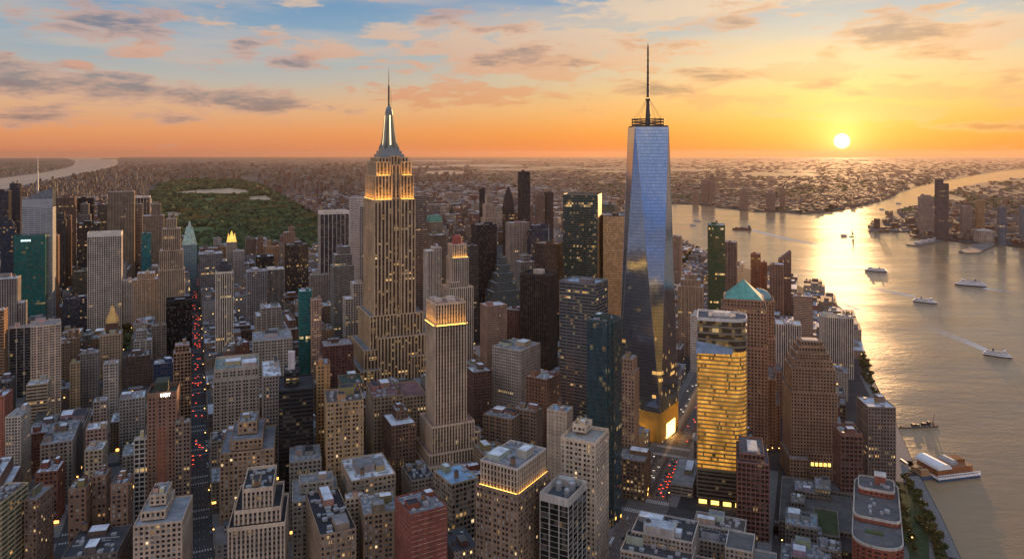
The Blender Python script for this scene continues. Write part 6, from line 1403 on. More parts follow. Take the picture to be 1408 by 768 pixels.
def block_material(name, win=True):
    m, w = newmat(name)
    geo = w.n('ShaderNodeNewGeometry'); ri = geo.outputs['Random Per Island']; tc = w.n('ShaderNodeTexCoord'); sp = w.n('ShaderNodeSeparateXYZ', {0: tc.outputs['Object']}); nr = w.n('ShaderNodeSeparateXYZ', {0: tc.outputs['Normal']})
    wall = w.ramp(ri, [(0, (.16, .11, .08)), (.2, (.27, .20, .15)), (.4, (.20, .09, .065)), (.55, (.34, .28, .22)), (.7, (.24, .23, .22)), (.85, (.13, .11, .10)), (.95, (.42, .38, .34))], 'CONSTANT')
    r2 = w.n('ShaderNodeTexWhiteNoise', {1: w.m('MULTIPLY', ri, 91.7)}, noise_dimensions='1D').outputs['Value']
    roof = w.ramp(r2, [(0, (.06, .06, .065)), (.3, (.20, .20, .21)), (.55, (.40, .42, .45)), (.85, (.14, .12, .11))], 'CONSTANT')
    side = w.m('GREATER_THAN', w.m('ABSOLUTE', nr.outputs[0]), .6); top = w.m('GREATER_THAN', nr.outputs[2], .5)
    hx = w.m('ADD', w.m('MULTIPLY', sp.outputs[0], w.m('SUBTRACT', 1.0, side)), w.m('MULTIPLY', sp.outputs[1], side))
    bw = w.rng(r2, 0, 1, 2.8, 4.6, 'LINEAR'); u = w.m('DIVIDE', hx, bw); v = w.m('DIVIDE', sp.outputs[2], 3.5)
    inw = w.m('MULTIPLY', w.m('MULTIPLY', w.m('GREATER_THAN', w.m('FRACT', u), .28), w.m('LESS_THAN', w.m('FRACT', u), .78)), w.m('MULTIPLY', w.m('GREATER_THAN', w.m('FRACT', v), .3), w.m('LESS_THAN', w.m('FRACT', v), .82)))
    inw = w.m('MULTIPLY', inw, w.m('SUBTRACT', 1.0, top))
    cell = w.n('ShaderNodeCombineXYZ', {0: w.m('FLOOR', u), 1: w.m('FLOOR', v), 2: w.m('MULTIPLY', ri, 50)}).outputs[0]; wn = w.n('ShaderNodeTexWhiteNoise', {0: cell}, noise_dimensions='3D').outputs['Value']
    c = w.mix(inw, wall, w.mix(w.m('GREATER_THAN', wn, .7), (.025, .025, .03, 1), (.14, .12, .1, 1))) if win else wall
    nz = w.n('ShaderNodeTexNoise', {'Vector': tc.outputs['Object'], 'Scale': .07, 'Detail': 4.0}).outputs[0]; k = w.rng(nz, .25, .75, .7, 1.25, 'LINEAR')
    c = w.mix(1.0, w.mix(1.0, w.mix(top, c, roof), (1, 1, 1, 1) if win else (.55, .52, .5, 1), 'MULTIPLY'), w.n('ShaderNodeCombineColor', {0: k, 1: k, 2: k}).outputs[0], 'MULTIPLY')
    es = w.m('MULTIPLY', inw, w.m('MULTIPLY', w.m('LESS_THAN', wn, .022), .8))
    out(w, w.n('ShaderNodeBsdfPrincipled', {'Base Color': c, 'Roughness': .75, 'Emission Color': (1, .6, .22, 1), 'Emission Strength': es})); return m
M_BLOCK, M_FARB = block_material("city_block"), block_material("far_block", False)
for tg, rot in (('L', LROT), ('R', RROT)): tag(M_STUFF[tg].build("distant_buildings", M_BLOCK, None, (0, 0, 0), rot), kind='stuff')
# the boroughs beyond: thousands of small blocks nobody could count
def far_city():
    rr = random.Random(77); mb = MB(); c, s = math.cos(LROT), math.sin(LROT); landL = [(p.x, p.y) for p in gp(*SHORE[::-1][:2])]
    up = [(100, 242), (160, 229), (215, 226), (330, 222), (330, 247), (262, 246), (232, 247.5), (205, 258), (190, 300), (60, 300), (20, 262)]
    east = [(340, 226), (640, 226), (660, 262), (640, 268), (780, 284), (868, 304), (800, 330), (560, 345), (458, 320), (440, 298), (398, 274), (355, 250)]
    farl = [(t[0], t[1] - 1) for t in FARSH] + [(1500, 219), (100, 219), (165, 226), (330, 240), (640, 262)]
    farl = [(160, 219), (1480, 219), (1480, 226), (1408, 231)] + [(x, y - 1.2) for x, y in FARSH[::-1][2:]] + [(640, 263), (560, 255), (400, 246), (300, 240), (165, 229)]
    pen = [(x, y) for x, y in PENIN if True]
    nj = [(-40, 246), (28, 240), (60, 236), (86, 231), (97, 226), (60, 224), (-40, 226)]
    water = [[(565, 219.5), (650, 219.5), (650, 222.8), (565, 222.8)]]
    spec = [(up, 2600, (14, 26), (16, 60), 1), (east, 3600, (16, 30), (18, 75), 1), (farl, 7500, (14, 34), (7, 22), 1.0), (pen, 1500, (14, 34), (8, 30), 1), (nj, 500, (14, 30), (6, 24), 1)]
    for poly, n, ws, hs, k in spec:
        X = [p[0] for p in poly]; Yy = [p[1] for p in poly]; t = 0; tries = 0
        while t < n and tries < n*12:
            tries += 1; x, y = rr.uniform(min(X), max(X)), rr.uniform(min(Yy), max(Yy))
            if not inpoly(x, y, poly) or inpoly(x, y, PARK): continue
            g = gnd(x, y); sc = max(1, g.y/6500); 
            if any(inpoly(x, y, l) for l in STREAKS): continue
            w_, d_ = rr.uniform(*ws)*sc, rr.uniform(*ws)*sc*.8; h = hs[0] + (hs[1] - hs[0])*rr.random()**2.6
            if poly is farl and mnoise.noise(Vector((g.x*.0011, g.y*.0007, 0))) < -.12: h *= .6; w_ *= 1.6
            if rr.random() < .03 and poly is not nj: h *= 1.9; w_ *= .7
            if poly is pen and y > 322: h = min(h, 22)
            u, v = g.x*c + g.y*s, -g.x*s + g.y*c
            pxl = (x - 20, x + 20)
            mb.box(u - w_/2, u + w_/2, v - d_/2, v + d_/2, 0, h); t += 1
    tag(mb.build("distant_district", M_FARB, None, (0, 0, 0), LROT), kind='stuff')
    # dark wooded patches between the far roofs
    V = []; nv = len(ICO_V); rs = np.random.RandomState(5); n = 0
    for _ in range(5200):
        x, y = rr.uniform(160, 1408), 219 + (292 - 219)*rr.random()
        if not inpoly(x, y, farl) and not inpoly(x, y, pen): continue
        g = gnd(x, y)
        if mnoise.noise(Vector((g.x*.0013 + 9, g.y*.0009, 0))) < .02 or any(inpoly(x, y, l) for l in STREAKS): continue
        s_ = 9 + g.y/900; V.append(ICO_V*(1 + .3*rs.randn(nv, 1))*np.array([s_*1.7, s_*1.7, 9 + 4*rr.random()]) + np.array([g.x, g.y, 2])); n += 1
    bm = bmesh.new(); bmesh.ops.create_icosphere(bm, subdivisions=1, radius=1); FV = np.array([[v.index for v in f.verts] for f in bm.faces]); bm.free()
    V = np.concatenate(V); mb = MB(); me = bpy.data.meshes.new("distant_trees"); Fc = (FV[None] + (np.arange(n)*nv)[:, None, None]).reshape(-1)
    me.vertices.add(len(V)); me.vertices.foreach_set("co", V.astype(np.float32).ravel()); me.loops.add(len(Fc)); me.loops.foreach_set("vertex_index", Fc.astype(np.int32)); npo = len(Fc)//3
    me.polygons.add(npo); me.polygons.foreach_set("loop_start", (np.arange(npo)*3).astype(np.int32)); me.update(calc_edges=True); me.polygons.foreach_set("use_smooth", [False]*npo); me.materials.append(bpy.data.materials["woodland"])
    o = bpy.data.objects.new("distant_trees", me); C.objects.link(o); tag(o, kind='stuff')
far_city()
# low wooded hills beyond the left bank and along the horizon
def hills(name, pts, hmax, seed, n=80, depth=2500):
    mb = MB(); rr = random.Random(seed); P = gp(*pts); vs = []; L = len(P) - 1
    for i in range(n + 1):
        t = i/n*L; k = min(int(t), L - 1); p = P[k].lerp(P[k+1], t - k); e = math.sin(math.pi*min(max(i/n, 0), 1))**.5
        h = hmax*(.55 + .45*mnoise.noise(Vector((i*.13, seed, 0)))+ .15*mnoise.noise(Vector((i*.7, seed, 3))))*e
        d = Vector((p.x, p.y, 0)).normalized()*depth; vs += [(p.x, p.y, 0), (p.x + d.x*.25, p.y + d.y*.25, h*.8), (p.x + d.x*.6, p.y + d.y*.6, h), (p.x + d.x, p.y + d.y, 0)]
    mb.poly(vs, [(4*i + j, 4*(i+1) + j, 4*(i+1) + j + 1, 4*i + j + 1) for i in range(n) for j in range(3)])
    tag(mb.build(name, bpy.data.materials["woodland"], smooth=True), kind='structure')
hills("hills", [(-120, 232), (0, 226), (60, 224), (96, 221)], 75, 2)
hills("hills", [(-60, 238), (20, 234), (70, 229), (95, 226)], 45, 6, depth=1200)
hills("hills", [(900, 219.5), (1100, 219), (1300, 219), (1500, 219)], 90, 4, depth=9000)
hills("hills", [(140, 218.6), (400, 218.2), (640, 218.2), (860, 218.6)], 50, 9, depth=9000)

# ------------------------------------------------------------------ vehicles
def paint(name, col): return simple(name, col, .35, .2, .08, .5)
PAINTS = [paint("car_paint_" + n, c) for n, c in (("black", (.02, .02, .022)), ("white", (.62, .62, .62)), ("silver", (.34, .35, .36)), ("red", (.30, .03, .025)), ("yellow", (.60, .36, .03)), ("grey", (.12, .125, .13)))]
M_CARGLASS = simple("car_glass", (.02, .022, .025), .1, 0, 0, 1); M_TYRE = simple("tyre", (.02, .02, .02), .85, 0, 0, 1)
M_TAIL = simple("tail_light_glow", (.5, .02, .01), .4, 0, 0, 1, (1.0, .07, .03), 4.5); M_HEAD = simple("head_light_glow", (.9, .9, .8), .4, 0, 0, 1, (1.0, .86, .62), 9.0)
def meshed(mb, name, mat):
    me = mb.mesh(name); me.materials.append(mat); me.polygons.foreach_set("use_smooth", [False]*len(me.polygons)); return me
def car_body(L=4.6, W_=1.9, bus=False):
    mb = MB()
    if bus: mb.box(-W_/2, W_/2, -L/2, L/2, .45, 3.0); mb.box(-W_/2 + .1, W_/2 - .1, -L/2 + .2, L/2 - .2, 3.0, 3.2)
    else:
        prof = [(-L/2, .35), (-L/2, .85), (-L/2 + .25, .95), (L/2 - 1.2, .95), (L/2 - .15, .75), (L/2, .6), (L/2, .35)]
        n = len(prof); mb.poly([(-W_/2, y, z) for y, z in prof] + [(W_/2, y, z) for y, z in prof], [tuple(range(n)), tuple(range(2*n - 1, n - 1, -1))] + [(i, n + i, n + (i+1) % n, (i+1) % n) for i in range(n)])
        mb.prism([(-W_/2 + .22, -L/2 + .9), (W_/2 - .22, -L/2 + .9), (W_/2 - .22, L/2 - 1.75), (-W_/2 + .22, L/2 - 1.75)], 1.43, 1.47)
    return mb
def cabin(L=4.6, W_=1.9, bus=False):
    mb = MB()
    if bus: mb.box(-W_/2 - .02, W_/2 + .02, -L/2 + .3, L/2 - .02, 1.5, 2.5)
    else: mb.prism([(-W_/2 + .08, -L/2 + .45), (W_/2 - .08, -L/2 + .45), (W_/2 - .08, L/2 - 1.3), (-W_/2 + .08, L/2 - 1.3)], .94, 1.43, [(-W_/2 + .24, -L/2 + .95), (W_/2 - .24, -L/2 + .95), (W_/2 - .24, L/2 - 1.8), (-W_/2 + .24, L/2 - 1.8)])
    return mb
ME = dict(cabin=meshed(cabin(), "cabin", M_CARGLASS), bus_window=meshed(cabin(12, 2.55, True), "bus_window", M_CARGLASS))
w_ = MB(); vs = [(x, .33*math.cos(2*math.pi*i/10), .33 + .33*math.sin(2*math.pi*i/10)) for x in (-.11, .11) for i in range(10)]
w_.poly(vs, [tuple(range(10)), tuple(range(19, 9, -1))] + [(i, 10 + i, 10 + (i+1) % 10, (i+1) % 10) for i in range(10)]); ME['wheel'] = meshed(w_, "wheel", M_TYRE)
w_ = MB(); w_.box(-.24, .24, -.06, .06, 0, .32); ME['tail'] = meshed(w_, "tail_light", M_TAIL); ME['head'] = meshed(w_, "head_light", M_HEAD)
BODY = [meshed(car_body(), "car", p) for p in PAINTS]; BUS = [meshed(car_body(12, 2.55, True), "bus", p) for p in (PAINTS[1], PAINTS[0], PAINTS[5])]
def car(frame, u, v, away, label, group, kind=0, bus=None, lights='t', detail=True, extra=0.0):
    x, y = frame.w(u, v); o = bpy.data.objects.new("bus" if bus is not None else "car", BUS[bus] if bus is not None else BODY[kind]); C.objects.link(o)
    rot = math.atan2(frame.c.y, frame.c.x) + extra; o.location = (x, y, .05); o.rotation_euler = (0, 0, rot + (0 if away else math.pi)); tag(o, label, "bus" if bus is not None else "car", group)
    L, W_ = (12, 2.55) if bus is not None else (4.6, 1.9)
    def part(n, me, loc): q = bpy.data.objects.new(n, me); C.objects.link(q); q.parent = o; q.location = loc
    if detail:
        part("window" if bus is not None else "cabin", ME['bus_window'] if bus is not None else ME['cabin'], (0, 0, 0))
        for sx in (-1, 1):
            for sy in (-1, 1): part("wheel", ME['wheel'], (sx*(W_/2 - .1), sy*L*.31, 0))
    if 't' in lights and away:
        for sx in (-1, 1): part("tail_light", ME['tail'], (sx*(W_/2 - .32), -L/2 - .05, .62))
    if 'h' in lights and not away:
        for sx in (-1, 1): part("head_light", ME['head'], (sx*(W_/2 - .32), L/2 + .05, .5))
    return o
rc_ = random.Random(31)
used = []
def free(u, v, d=6.2, s=2.4): 
    if any(abs(u - a) < s and abs(v - b_) < d for a, b_ in used): return False
    used.append((u, v)); return True
vN, vF = FL.l(*gnd(275, 700).xy)[1], FL.l(*gnd(266, 372).xy)[1]
n = 0
for q in range(900):
    t = rc_.random()**.8; v = vN + (vF - vN)*t; u = AV0 + rc_.choice((-5.4, -1.8, 1.8, 5.4)) + rc_.uniform(-.3, .3)
    block = ((v - CV0) % CRP)
    if block < 12 or block > CRP - 4: continue
    if (v - vN) < 40 and rc_.random() < .6: continue
    if rc_.random() < .25 or not free(u, v): continue
    car(FL, u, v, True, "car with glowing red tail lights in the queue up the red lit avenue", "cars queued up the avenue", rc_.choice((0, 0, 1, 2, 3, 4, 5)), detail=v < 900); n += 1
    if n >= 85: break
for q in range(60):
    v = vN - 60 + rc_.random()*900; u = AV0 + rc_.choice((-9.4, 9.4))
    if free(u, v): car(FL, u, v, True, "dark car parked along the kerb of the red lit avenue", "cars parked along the avenue", rc_.choice((0, 5, 5, 2, 1)), lights='', detail=v < 900)
used = []; n = 0
for q in range(700):
    v = XV2 + 26 + (XV - XV2 - 44)*rc_.random(); u = HW0 + rc_.choice((4.4, 7.6, 11.0)) + rc_.uniform(-.25, .25)
    if free(u, v, 5.9, 2.4): car(FR, u, v, True, "car in the dense red lit jam between the two crossings of the highway", "cars jammed between the crossings", rc_.choice((0, 1, 3, 0, 5, 2)), lights='t' if q % 4 else ''); n += 1
    if n >= 26: break
for q in range(90):
    v = XV2 + 24 + (XV - XV2 - 40)*rc_.random(); u = HW0 - rc_.choice((6, 9.2, 16))
    if n < 44 and free(u, v, 11): car(FR, u, v, False, "car coming down the near lane beside the jam", "cars beside the jam", rc_.choice((1, 0, 2, 5)), lights='h' if q % 2 else ''); n += 1
n = 0
for q in range(200):
    v = XV + 22 + 420*rc_.random(); u = HW0 + rc_.choice((-15, -11.5, -7.5, 6, 9.5, 12))
    if free(u, v, 9): car(FR, u, v, u > HW0, "car on the highway beyond the crossings, beside the gold based tower", "cars beyond the crossings", rc_.choice((1, 1, 0, 2, 5, 3)), lights='h' if u < HW0 else 't'); n += 1
    if n >= 34: break
spec = [(-12, 30, False, 1, "white car waiting just below the nearer crossing"), (2.5, 33, True, 3, "red car stopped at the nearer crossing"), (-7.5, 66, False, 0, "dark car with one red lamp alone in the left lanes"), (9, 74, True, 0, "dark car low in the right lanes of the highway"), (6, 52, True, 5, "grey car behind the red car at the nearer crossing")]
for du, dv, aw, kd, l in spec: car(FR, HW0 + du, XV2 - dv, aw, l, None, kd, lights='t')
car(FR, HW0 - 15, XV2 - 78, False, "white bus in the left lane at the bottom of the highway", None, bus=0, lights='')
car(FR, HW0 + 8, XV2 - 64, True, "dark bus with red tail lights in the right lanes at the bottom of the highway", None, bus=1)
car(FR, HW0 + 17.5, XV + 55, True, "white bus by the kerb beyond the farther crossing", None, bus=0, lights='')
for i in range(9): car(FR, ST2 + (-5 if i % 2 else 5), V0 + 215 + i*17, bool(i % 2), "car parked on the right hand street beside the lawn roof", "cars on the right hand street", rc_.choice((0, 1, 2, 5)), lights='')
p = gnd(1232, 652); fp = Frame(cR, aR)
car(Frame(Vector((math.cos(R(4)), math.sin(R(4)))), Vector((-math.sin(R(4)), math.cos(R(4))))), *Frame(Vector((math.cos(R(4)), math.sin(R(4)))), Vector((-math.sin(R(4)), math.cos(R(4))))).l(*gnd(1243, 637).xy), True, "white coach parked on the waterfront plaza by the pier", None, bus=0, lights='')

# ------------------------------------------------------------------ street lamps
pole = MB(); pole.lathe(0, 0, [(.14, 0), (.09, 8.6)], 6); pole.tube((0, 0, 8.5), (1.4, 0, 8.9), .07, 5); ME['pole'] = meshed(pole, "pole", M_STEEL)
lh = MB(); lh.lathe(1.4, 0, [(.15, 8.95), (.5, 8.75), (.55, 8.45), (.2, 8.2)], 8); ME['lamp'] = meshed(lh, "lamp_head", M_LAMP)
def lamp(x, y, label, group, s=1.0):
    o = bpy.data.objects.new("street_lamp", ME['pole']); C.objects.link(o); o.location = (x, y, .1); o.scale = (s, s, s); o.rotation_euler = (0, 0, rc_.uniform(0, 6)); tag(o, label, "street lamp", group)
    q = bpy.data.objects.new("lamp_head", ME['lamp']); C.objects.link(q); q.parent = o
for k in (-1, 0, 1, 2, 3):
    for j in range(-3, 12):
        for e in ((-1, 1) if k else (1,)):
            x, y = FL.w(AV0 + AVP*k + e*9.5, CV0 + CRP*j + rc_.uniform(8, 60)); q = px_of(x, y)
            if y < 560 or q > 700: continue
            lamp(x, y, "orange street lamp glowing in the dark streets of the dense left blocks", "street lamps of the dense blocks", 1.15)
for i in range(13):
    x, y = FR.w(HW0 + 29, XV + 20 + i*22); lamp(x, y, "orange lamp in the row along the highway beyond the crossings", "lamps along the highway")
for (a, b_) in [(1057, 629), (1064, 627), (1072, 628), (1103, 627), (1114, 632), (1130, 636), (1186, 640), (1081, 676), (1086, 690), (1073, 756), (918, 690), (1252, 752), (1227, 700), (846, 716), (826, 742)]:
    g_ = gnd(a, b_); lamp(g_.x, g_.y, "orange street lamp near the foot of the stepped office tower and the lawn roof", "lamps by the right hand street", 1.1)

# ------------------------------------------------------------------ boats
M_HULL_W, M_HULL_D, M_DECK = simple("hull_white", (.80, .80, .80), .5, 0, .12, .1), simple("hull_dark", (.06, .075, .11), .5, 0, .15, .1), simple("boat_deck", (.34, .30, .27), .8, 0, .2, .2)
M_BWIN = simple("boat_window", (.03, .035, .04), .12, 0, 0, 1)
def hull_outline(L, W_, k=1.0): return [(-L/2*k, -W_/2*.75*k), (-L/2*.9*k, -W_/2*k), (L*.22*k, -W_/2*k), (L*.38*k, -W_/2*.72*k), (L/2*k, 0), (L*.38*k, W_/2*.72*k), (L*.22*k, W_/2*k), (-L/2*.9*k, W_/2*k), (-L/2*k, W_/2*.75*k)]
def ferry(label, px, py, L, W_, head, decks=2, dark=M_HULL_D, name="ferry"):
    p = gnd(px, py, WZ); root = empty(name, (p.x, p.y, WZ), head); tag(root, label, "ferry" if name == "ferry" else name.split("_")[-1])
    mb = MB(); h = L*.055; mb.prism(hull_outline(L, W_, .93), -.6, h, hull_outline(L, W_)); mb.build("hull", dark, root)
    mb = MB(); mb.prism(hull_outline(L, W_, 1.01), h, h + .8); mb.build("rail", M_HULL_W, root)
    z = h + .8; k = .88
    for d in range(decks):
        mb = MB(); mb.prism([(x*k - L*.03, y*k) for x, y in hull_outline(L, W_)], z, z + 2.9); dk = mb.build("deckhouse", M_HULL_W, root)
        mb = MB(); mb.prism([(x*(k + .006) - L*.03, y*(k + .012)) for x, y in hull_outline(L, W_)], z + 1.0, z + 2.1); mb.build("window_band", M_BWIN, dk)
        z += 2.9; k -= .14
    mb = MB(); mb.prism([(x*(k + .12) - L*.03, y*(k + .12)) for x, y in hull_outline(L, W_)], z, z + .15); mb.build("upper_deck", M_DECK, root)
    mb = MB(); mb.cbox(L*.22, 0, z, L*.1, W_*.5, 2.8); wh = mb.build("wheelhouse", M_HULL_W, root); mb = MB(); mb.cbox(L*.222, 0, z + 1.3, L*.1, W_*.52, .9); mb.build("window", M_BWIN, wh)
    mb = MB(); mb.lathe(-L*.16, 0, [(W_*.13, z), (W_*.11, z + 4)], 10); mb.build("funnel", dark, root)
    mb = MB(); mb.tube((L*.18, 0, z + 2.6), (L*.18, 0, z + 8), .16); mb.tube((-L*.3, 0, z), (-L*.3, 0, z + 5), .12); mb.build("mast", M_STEEL, root)
    return root
def heading(x0, y0, x1, y1): a, b_ = gnd(x0, y0, WZ), gnd(x1, y1, WZ); return math.atan2(b_.y - a.y, b_.x - a.x)
ferry("white ferry farthest out of the four, with a dark hull, in mid river", 1204, 373, 60, 15, R(152), 2)
ferry("largest white ferry, right of the others, trailing a wake to the right", 1334, 393, 72, 18, R(150), 3)
ferry("blue hulled ferry between the other ferries, heading toward the right", 1272, 416, 50, 13, R(-38), 2)
ferry("blue hulled ferry nearest the island, ahead of a long white wake", 1372, 490, 42, 11, R(-40), 2)
def ship():
    p = gnd(1020, 316, WZ); root = empty("cargo_ship", (p.x, p.y, WZ), R(158)); tag(root, "dark cargo ship out in the gold water left of the sun's reflection", "ship")
    mb = MB(); mb.prism(hull_outline(84, 17, .95), -1, 7, hull_outline(84, 17)); mb.build("hull", simple("hull_rust", (.10, .045, .04), .6), root)
    mb = MB(); mb.cbox(-32, 0, 7, 12, 13, 11); mb.cbox(-32, 0, 18, 8, 15, 3); mb.build("bridge", M_HULL_D, root)
    for k in range(4):
        mb = MB(); mb.cbox(-16 + k*13, 0, 7, 11, 12, 3.5 + (k % 2)*2.5); mb.build("hatch", simple("hatch", (.14, .07, .06), .7), root)
    mb = MB(); mb.tube((34, 0, 7), (34, 0, 17), .3); mb.build("mast", M_STEEL, root)
ship()
def sailboat(label, px, py, h):
    p = gnd(px, py, WZ); root = empty("sailing_boat", (p.x, p.y, WZ), R(160)); tag(root, label, "sailing boat")
    mb = MB(); mb.prism(hull_outline(h*.8, h*.22, .85), -.4, h*.09, hull_outline(h*.8, h*.22)); mb.build("hull", M_HULL_D, root)
    mb = MB(); mb.tube((0, 0, h*.08), (0, 0, h*1.25), h*.012); mb.build("mast", M_STEEL, root)
    mb = MB(); mb.poly([(-.1, -.06, h*.2), (-h*.36, -.3, h*.2), (-.1, -.06, h*1.15), (-.1, .06, h*.2), (-h*.36, .06, h*.2), (-.1, .06, h*1.15)], [(0, 1, 2), (5, 4, 3), (0, 3, 4, 1), (1, 4, 5, 2)]); mb.build("sail", simple("sail", (.45, .38, .32), .8), root)
sailboat("small sailing boat with a tall mast in mid river", 1171, 325, 26)
ferry("small white launch beside the sailing boat in mid river", 1160, 324, 26, 8, R(170), 1, name="motor_launch")
ferry("tiny dark tug alone near the far docks left of the cargo ship", 953, 310, 30, 9, R(20), 1, name="harbour_tug")
ferry("long low launch just beyond the tiny tug", 959, 304, 40, 7, R(10), 1, name="river_launch")
ferry("small dark boat in the gold channel below the far bank", 1235, 280, 46, 14, R(100), 1, name="fishing_boat")
ferry("tiny boat left of the pier tip in the gold channel", 1212, 288, 30, 10, R(170), 1, name="channel_boat")

def wake_material():
    m, w = newmat("wake_foam"); tc = w.n('ShaderNodeNewGeometry').outputs['Position']; mp = w.n('ShaderNodeMapping', {0: tc, 3: (1, 1, 1)}).outputs[0]
    n = w.n('ShaderNodeTexNoise', {'Vector': mp, 'Scale': .09, 'Detail': 7.0, 'Roughness': .7}).outputs[0]
    at = w.n('ShaderNodeAttribute', attribute_name="fade").outputs['Fac']; a = w.m('MULTIPLY', w.rng(w.m('ADD', n, w.m('MULTIPLY', w.m('SUBTRACT', at, .5), .5)), .22, .48), at)
    d = w.n('ShaderNodeBsdfDiffuse', {0: (.85, .84, .82, 1)}); t = w.n('ShaderNodeBsdfTransparent'); out(w, w.n('ShaderNodeMixShader', {0: a, 1: t.outputs[0], 2: d.outputs[0]})); return m
M_WAKE = wake_material()
def wake(pts, w0, w1):
    """a strip of foam on the water behind a boat; it fades away aft and at its edges"""
    P = [gnd(a, b_, WZ) for a, b_ in pts]; n = 40; vs, fade = [], []; L = len(P) - 1
    for i in range(n + 1):
        t = i/n*L; k = min(int(t), L - 1); p = P[k].lerp(P[k+1], t - k); d = (P[k+1] - P[k]).normalized(); s = Vector((-d.y, d.x, 0)); wd = 1.5*(w0 + (w1 - w0)*i/n)
        for e, f_ in ((-1, 0), (-.6, .9), (0, .55), (.6, .9), (1, 0)): q = p + s*wd*e; vs.append((q.x, q.y, WZ + .12)); fade.append(f_*(1 - (i/n)**.8))
    mb = MB(); mb.poly(vs, [(5*i + j, 5*i + j + 1, 5*(i+1) + j + 1, 5*(i+1) + j) for i in range(n) for j in range(4)]); o = mb.build("wake", M_WAKE)
    at = o.data.attributes.new("fade", 'FLOAT', 'POINT'); at.data.foreach_set("value", fade); tag(o, kind='stuff')
wake([(1362, 484), (1330, 470), (1285, 453), (1262, 445)], 6, 12)
wake([(1258, 408), (1210, 398), (1140, 388)], 5, 22); wake([(1352, 396), (1380, 400), (1420, 407)], 7, 16)
wake([(1032, 316), (1090, 330), (1160, 342), (1220, 350)], 8, 40); wake([(1192, 370), (1150, 372), (1110, 376)], 5, 20)
wake([(1180, 426), (1150, 414), (1090, 398)], 6, 14)

# ------------------------------------------------------------------ ferry landing and barge
def landing():
    p = gnd(1302, 652, WZ); root = empty("ferry_landing", (p.x, p.y, WZ), R(13)); tag(root, "floating ferry landing with orange decks and a white barrel roof", "ferry landing"); root.scale = (1.1, 1.1, 1.8)
    M_OR, M_BLUE = simple("orange_deck", (.30, .125, .05), .75, 0, .3, .3), simple("pontoon_blue", (.05, .09, .16), .6)
    mb = MB(); mb.box(-22, 26, -13, 17, -1, 1.6); mb.build("pontoon", M_BLUE, root)
    mb = MB(); mb.box(-22.3, 26.3, -13.3, 17.3, 1.6, 2.6); mb.box(-22, 26, -13.2, -12.8, 3.6, 4.0)
    for i in range(17): mb.box(-22 + i*3, -21.6 + i*3, -13.2, -12.8, 2.6, 3.6)
    mb.build("rail", M_HULL_W, root)
    mb = MB(); mb.box(-21, 25, -12, 16, 2.6, 3.0); mb.build("deck", M_OR, root)
    mb = MB(); mb.box(-19, -5, -9, 17, 3.0, 6.2); hall = mb.build("hall", M_OR, root)
    mb = MB(); n = 8; A = [( -12 + 8*math.cos(math.pi*i/n), 6.2 + 3.0*math.sin(math.pi*i/n)) for i in range(n + 1)]
    mb.poly([(x, -10.5, z) for x, z in A] + [(x, 18.5, z) for x, z in A], [(i + 1, i, n + 1 + i, n + 2 + i) for i in range(n)] + [tuple(range(n + 1)), tuple(range(2*n + 1, n, -1))]); mb.build("barrel_roof", M_HULL_W, hall)
    mb = MB(); mb.box(-2, 24, -6, 14, 3.0, 5.6); mb.build("upper_deck", M_OR, root)
    mb = MB(); mb.box(3, 11, -2, 13, 5.6, 7.0); mb.prism([(3, -2), (11, -2), (11, 13), (3, 13)], 7.0, 8.6, [(5.5, -1), (8.5, -1), (8.5, 12), (5.5, 12)]); mb.build("cabin_roof", M_EQUIP, root)
    mb = MB()
    for i in range(5): mb.box(13 + i*2.2, 14.2 + i*2.2, 2, 13, 5.6, 7.6)
    mb.build("bench_row", M_OR, root)
    mb = MB(); mb.box(-34, -22.4, -6, 10, -.5, 2.4); mb.build("gangway_float", M_BLUE, root)
    mb = MB(); mb.box(-34, -22.4, -6.2, 10.2, 2.4, 2.7); mb.box(-33, -24, -4, 0, 2.7, 5.2); mb.box(-33, -24, 4, 9, 2.7, 5.0); mb.build("gangway_deck", simple("gangway_ochre", (.34, .21, .10), .8), root)
    mb = MB(); mb.box(-46, -34, 0, 3, 1.4, 2.2); mb.box(-46, -34, 0, .15, 2.2, 3.2); mb.box(-46, -34, 2.85, 3, 2.2, 3.2); mb.build("gangway", M_STEEL, root)
landing()
def barge():
    p = gnd(1264, 586, WZ); root = empty("work_barge", (p.x, p.y, WZ), R(8)); tag(root, "dark work barge with a crane moored off the promenade", "barge")
    mb = MB(); mb.prism([(-26, -3), (-10, -5), (20, -5), (24, -3), (24, 4), (20, 5), (-10, 5), (-26, 3)], -.8, 1.6); mb.build("hull", simple("barge_hull", (.10, .085, .075), .8, 0, .3, .3), root)
    for x, l, h in ((-8, 4, 2.4), (-2, 3, 1.6), (6, 5, 3.0), (13, 3, 4.2)):
        mb = MB(); mb.cbox(x, 0, 1.6, l, 4, h); mb.build("deck_gear", M_STEEL, root)
    mb = MB(); mb.lathe(19, 0, [(1.2, 1.6), (.9, 5)], 8); mb.tube((19, 0, 5), (23, 2, 14), .35); mb.build("crane", simple("crane_rust", (.22, .12, .07), .7), root)
    mb = MB(); mb.box(-52, -26, -.8, .8, 1.0, 1.5)
    for i in range(5): mb.lathe(-48 + i*5, 0, [(.4, -2), (.4, 1.0)], 6)
    mb.build("catwalk", M_STEEL, root)
barge()

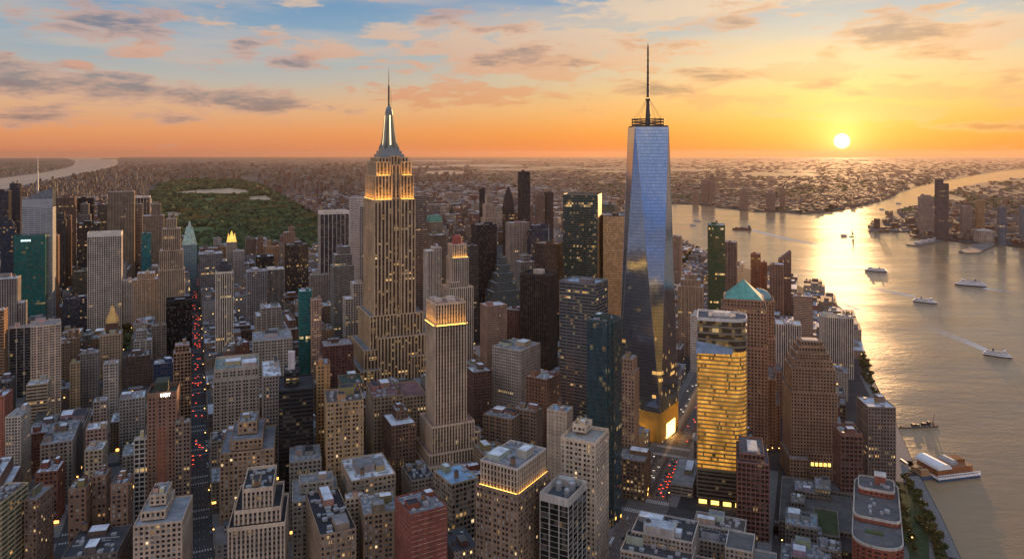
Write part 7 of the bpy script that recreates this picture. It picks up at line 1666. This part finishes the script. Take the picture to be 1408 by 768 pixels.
# ------------------------------------------------------------------ labels of the filler blocks: by look, and by the named building they stand next to
NAMES = []
for o, l in MARKS:
    f = next((f for f in FOOT if abs(sum(p[0] for p in f[0])/4 - o.location.x) < 12 and abs(sum(p[1] for p in f[0])/4 - o.location.y) < 12), None)
    if f: NAMES.append((o, l, (f[1] + f[2])/2, f[3]))
NICK = {}
def nick(l):
    w = l.split()
    for stop in ("with", "among", "behind", "beside", "left", "right", "before", "below", "at", "under", "above", "standing", "joined", "carrying", "in", "of", "between", "wrapped", "glowing", "sprinkled", "topped", "squeezed", "along", "rising,", "by", "just", "stepping", "striped", "cut", "edged", "nearest", "near"):
        if stop in w[2:]: w = w[:w.index(stop, 2)]
    return " ".join(w).rstrip(",")
from collections import Counter
cnt = Counter(nick(l) for _, l, _, _ in NAMES)
UN = [(n_, nick(l), x, Y) for n_, l, x, Y in NAMES if cnt[nick(l)] == 1 and 2 <= len(nick(l).split()) <= 6]
taken = set()
rcw = lambda c: "pale roof" if sum(c)/3 > .3 else "dark roof" if sum(c)/3 < .14 else "grey roof"
for nme, (root, f, cw, rc, sty, ti, tank) in sorted(LABELS.items(), key=lambda t: t[1][1][9]):
    gx, Y = (f[7] + f[8])/2, f[9]
    best = sorted(UN, key=lambda u: abs((u[2] - gx))/1.0 + abs(u[3] - Y)*.25)[:8]
    size = "low" if f[6] < 26 else "mid height" if f[6] < 46 else "tall"
    look = [f"{size} {cw} block", f"{size} {cw} block with {rcw(rc)}"] + ([f"stepped {cw} block with {rcw(rc)}"] if ti else []) + ([f"{size} {cw} block with water tank"] if tank else [])
    done = None
    for u in best:
        dx, dy = gx - u[2], Y - u[3]
        rel = "in front of" if dy < -30 and abs(dx) < 30 else "behind" if dy > 30 and abs(dx) < 30 else ("just right of" if dx > 0 else "just left of") if abs(dx) < 60 else ("some way right of" if dx > 0 else "some way left of")
        for lk in look[::-1]:
            t = f"{lk} {rel} the {u[1]}"
            if t not in taken and len(t.split()) <= 16: done = t; break
        if done: break
    taken.add(done); root["label"] = done or f"{look[-1]} in the dense street blocks"
# small lights show but need not be sampled as lamps
for m in bpy.data.materials:
    if m.name not in ("lamp_glow", "entrance_glow", "lobby_glow"): m.cycles.emission_sampling = 'NONE'
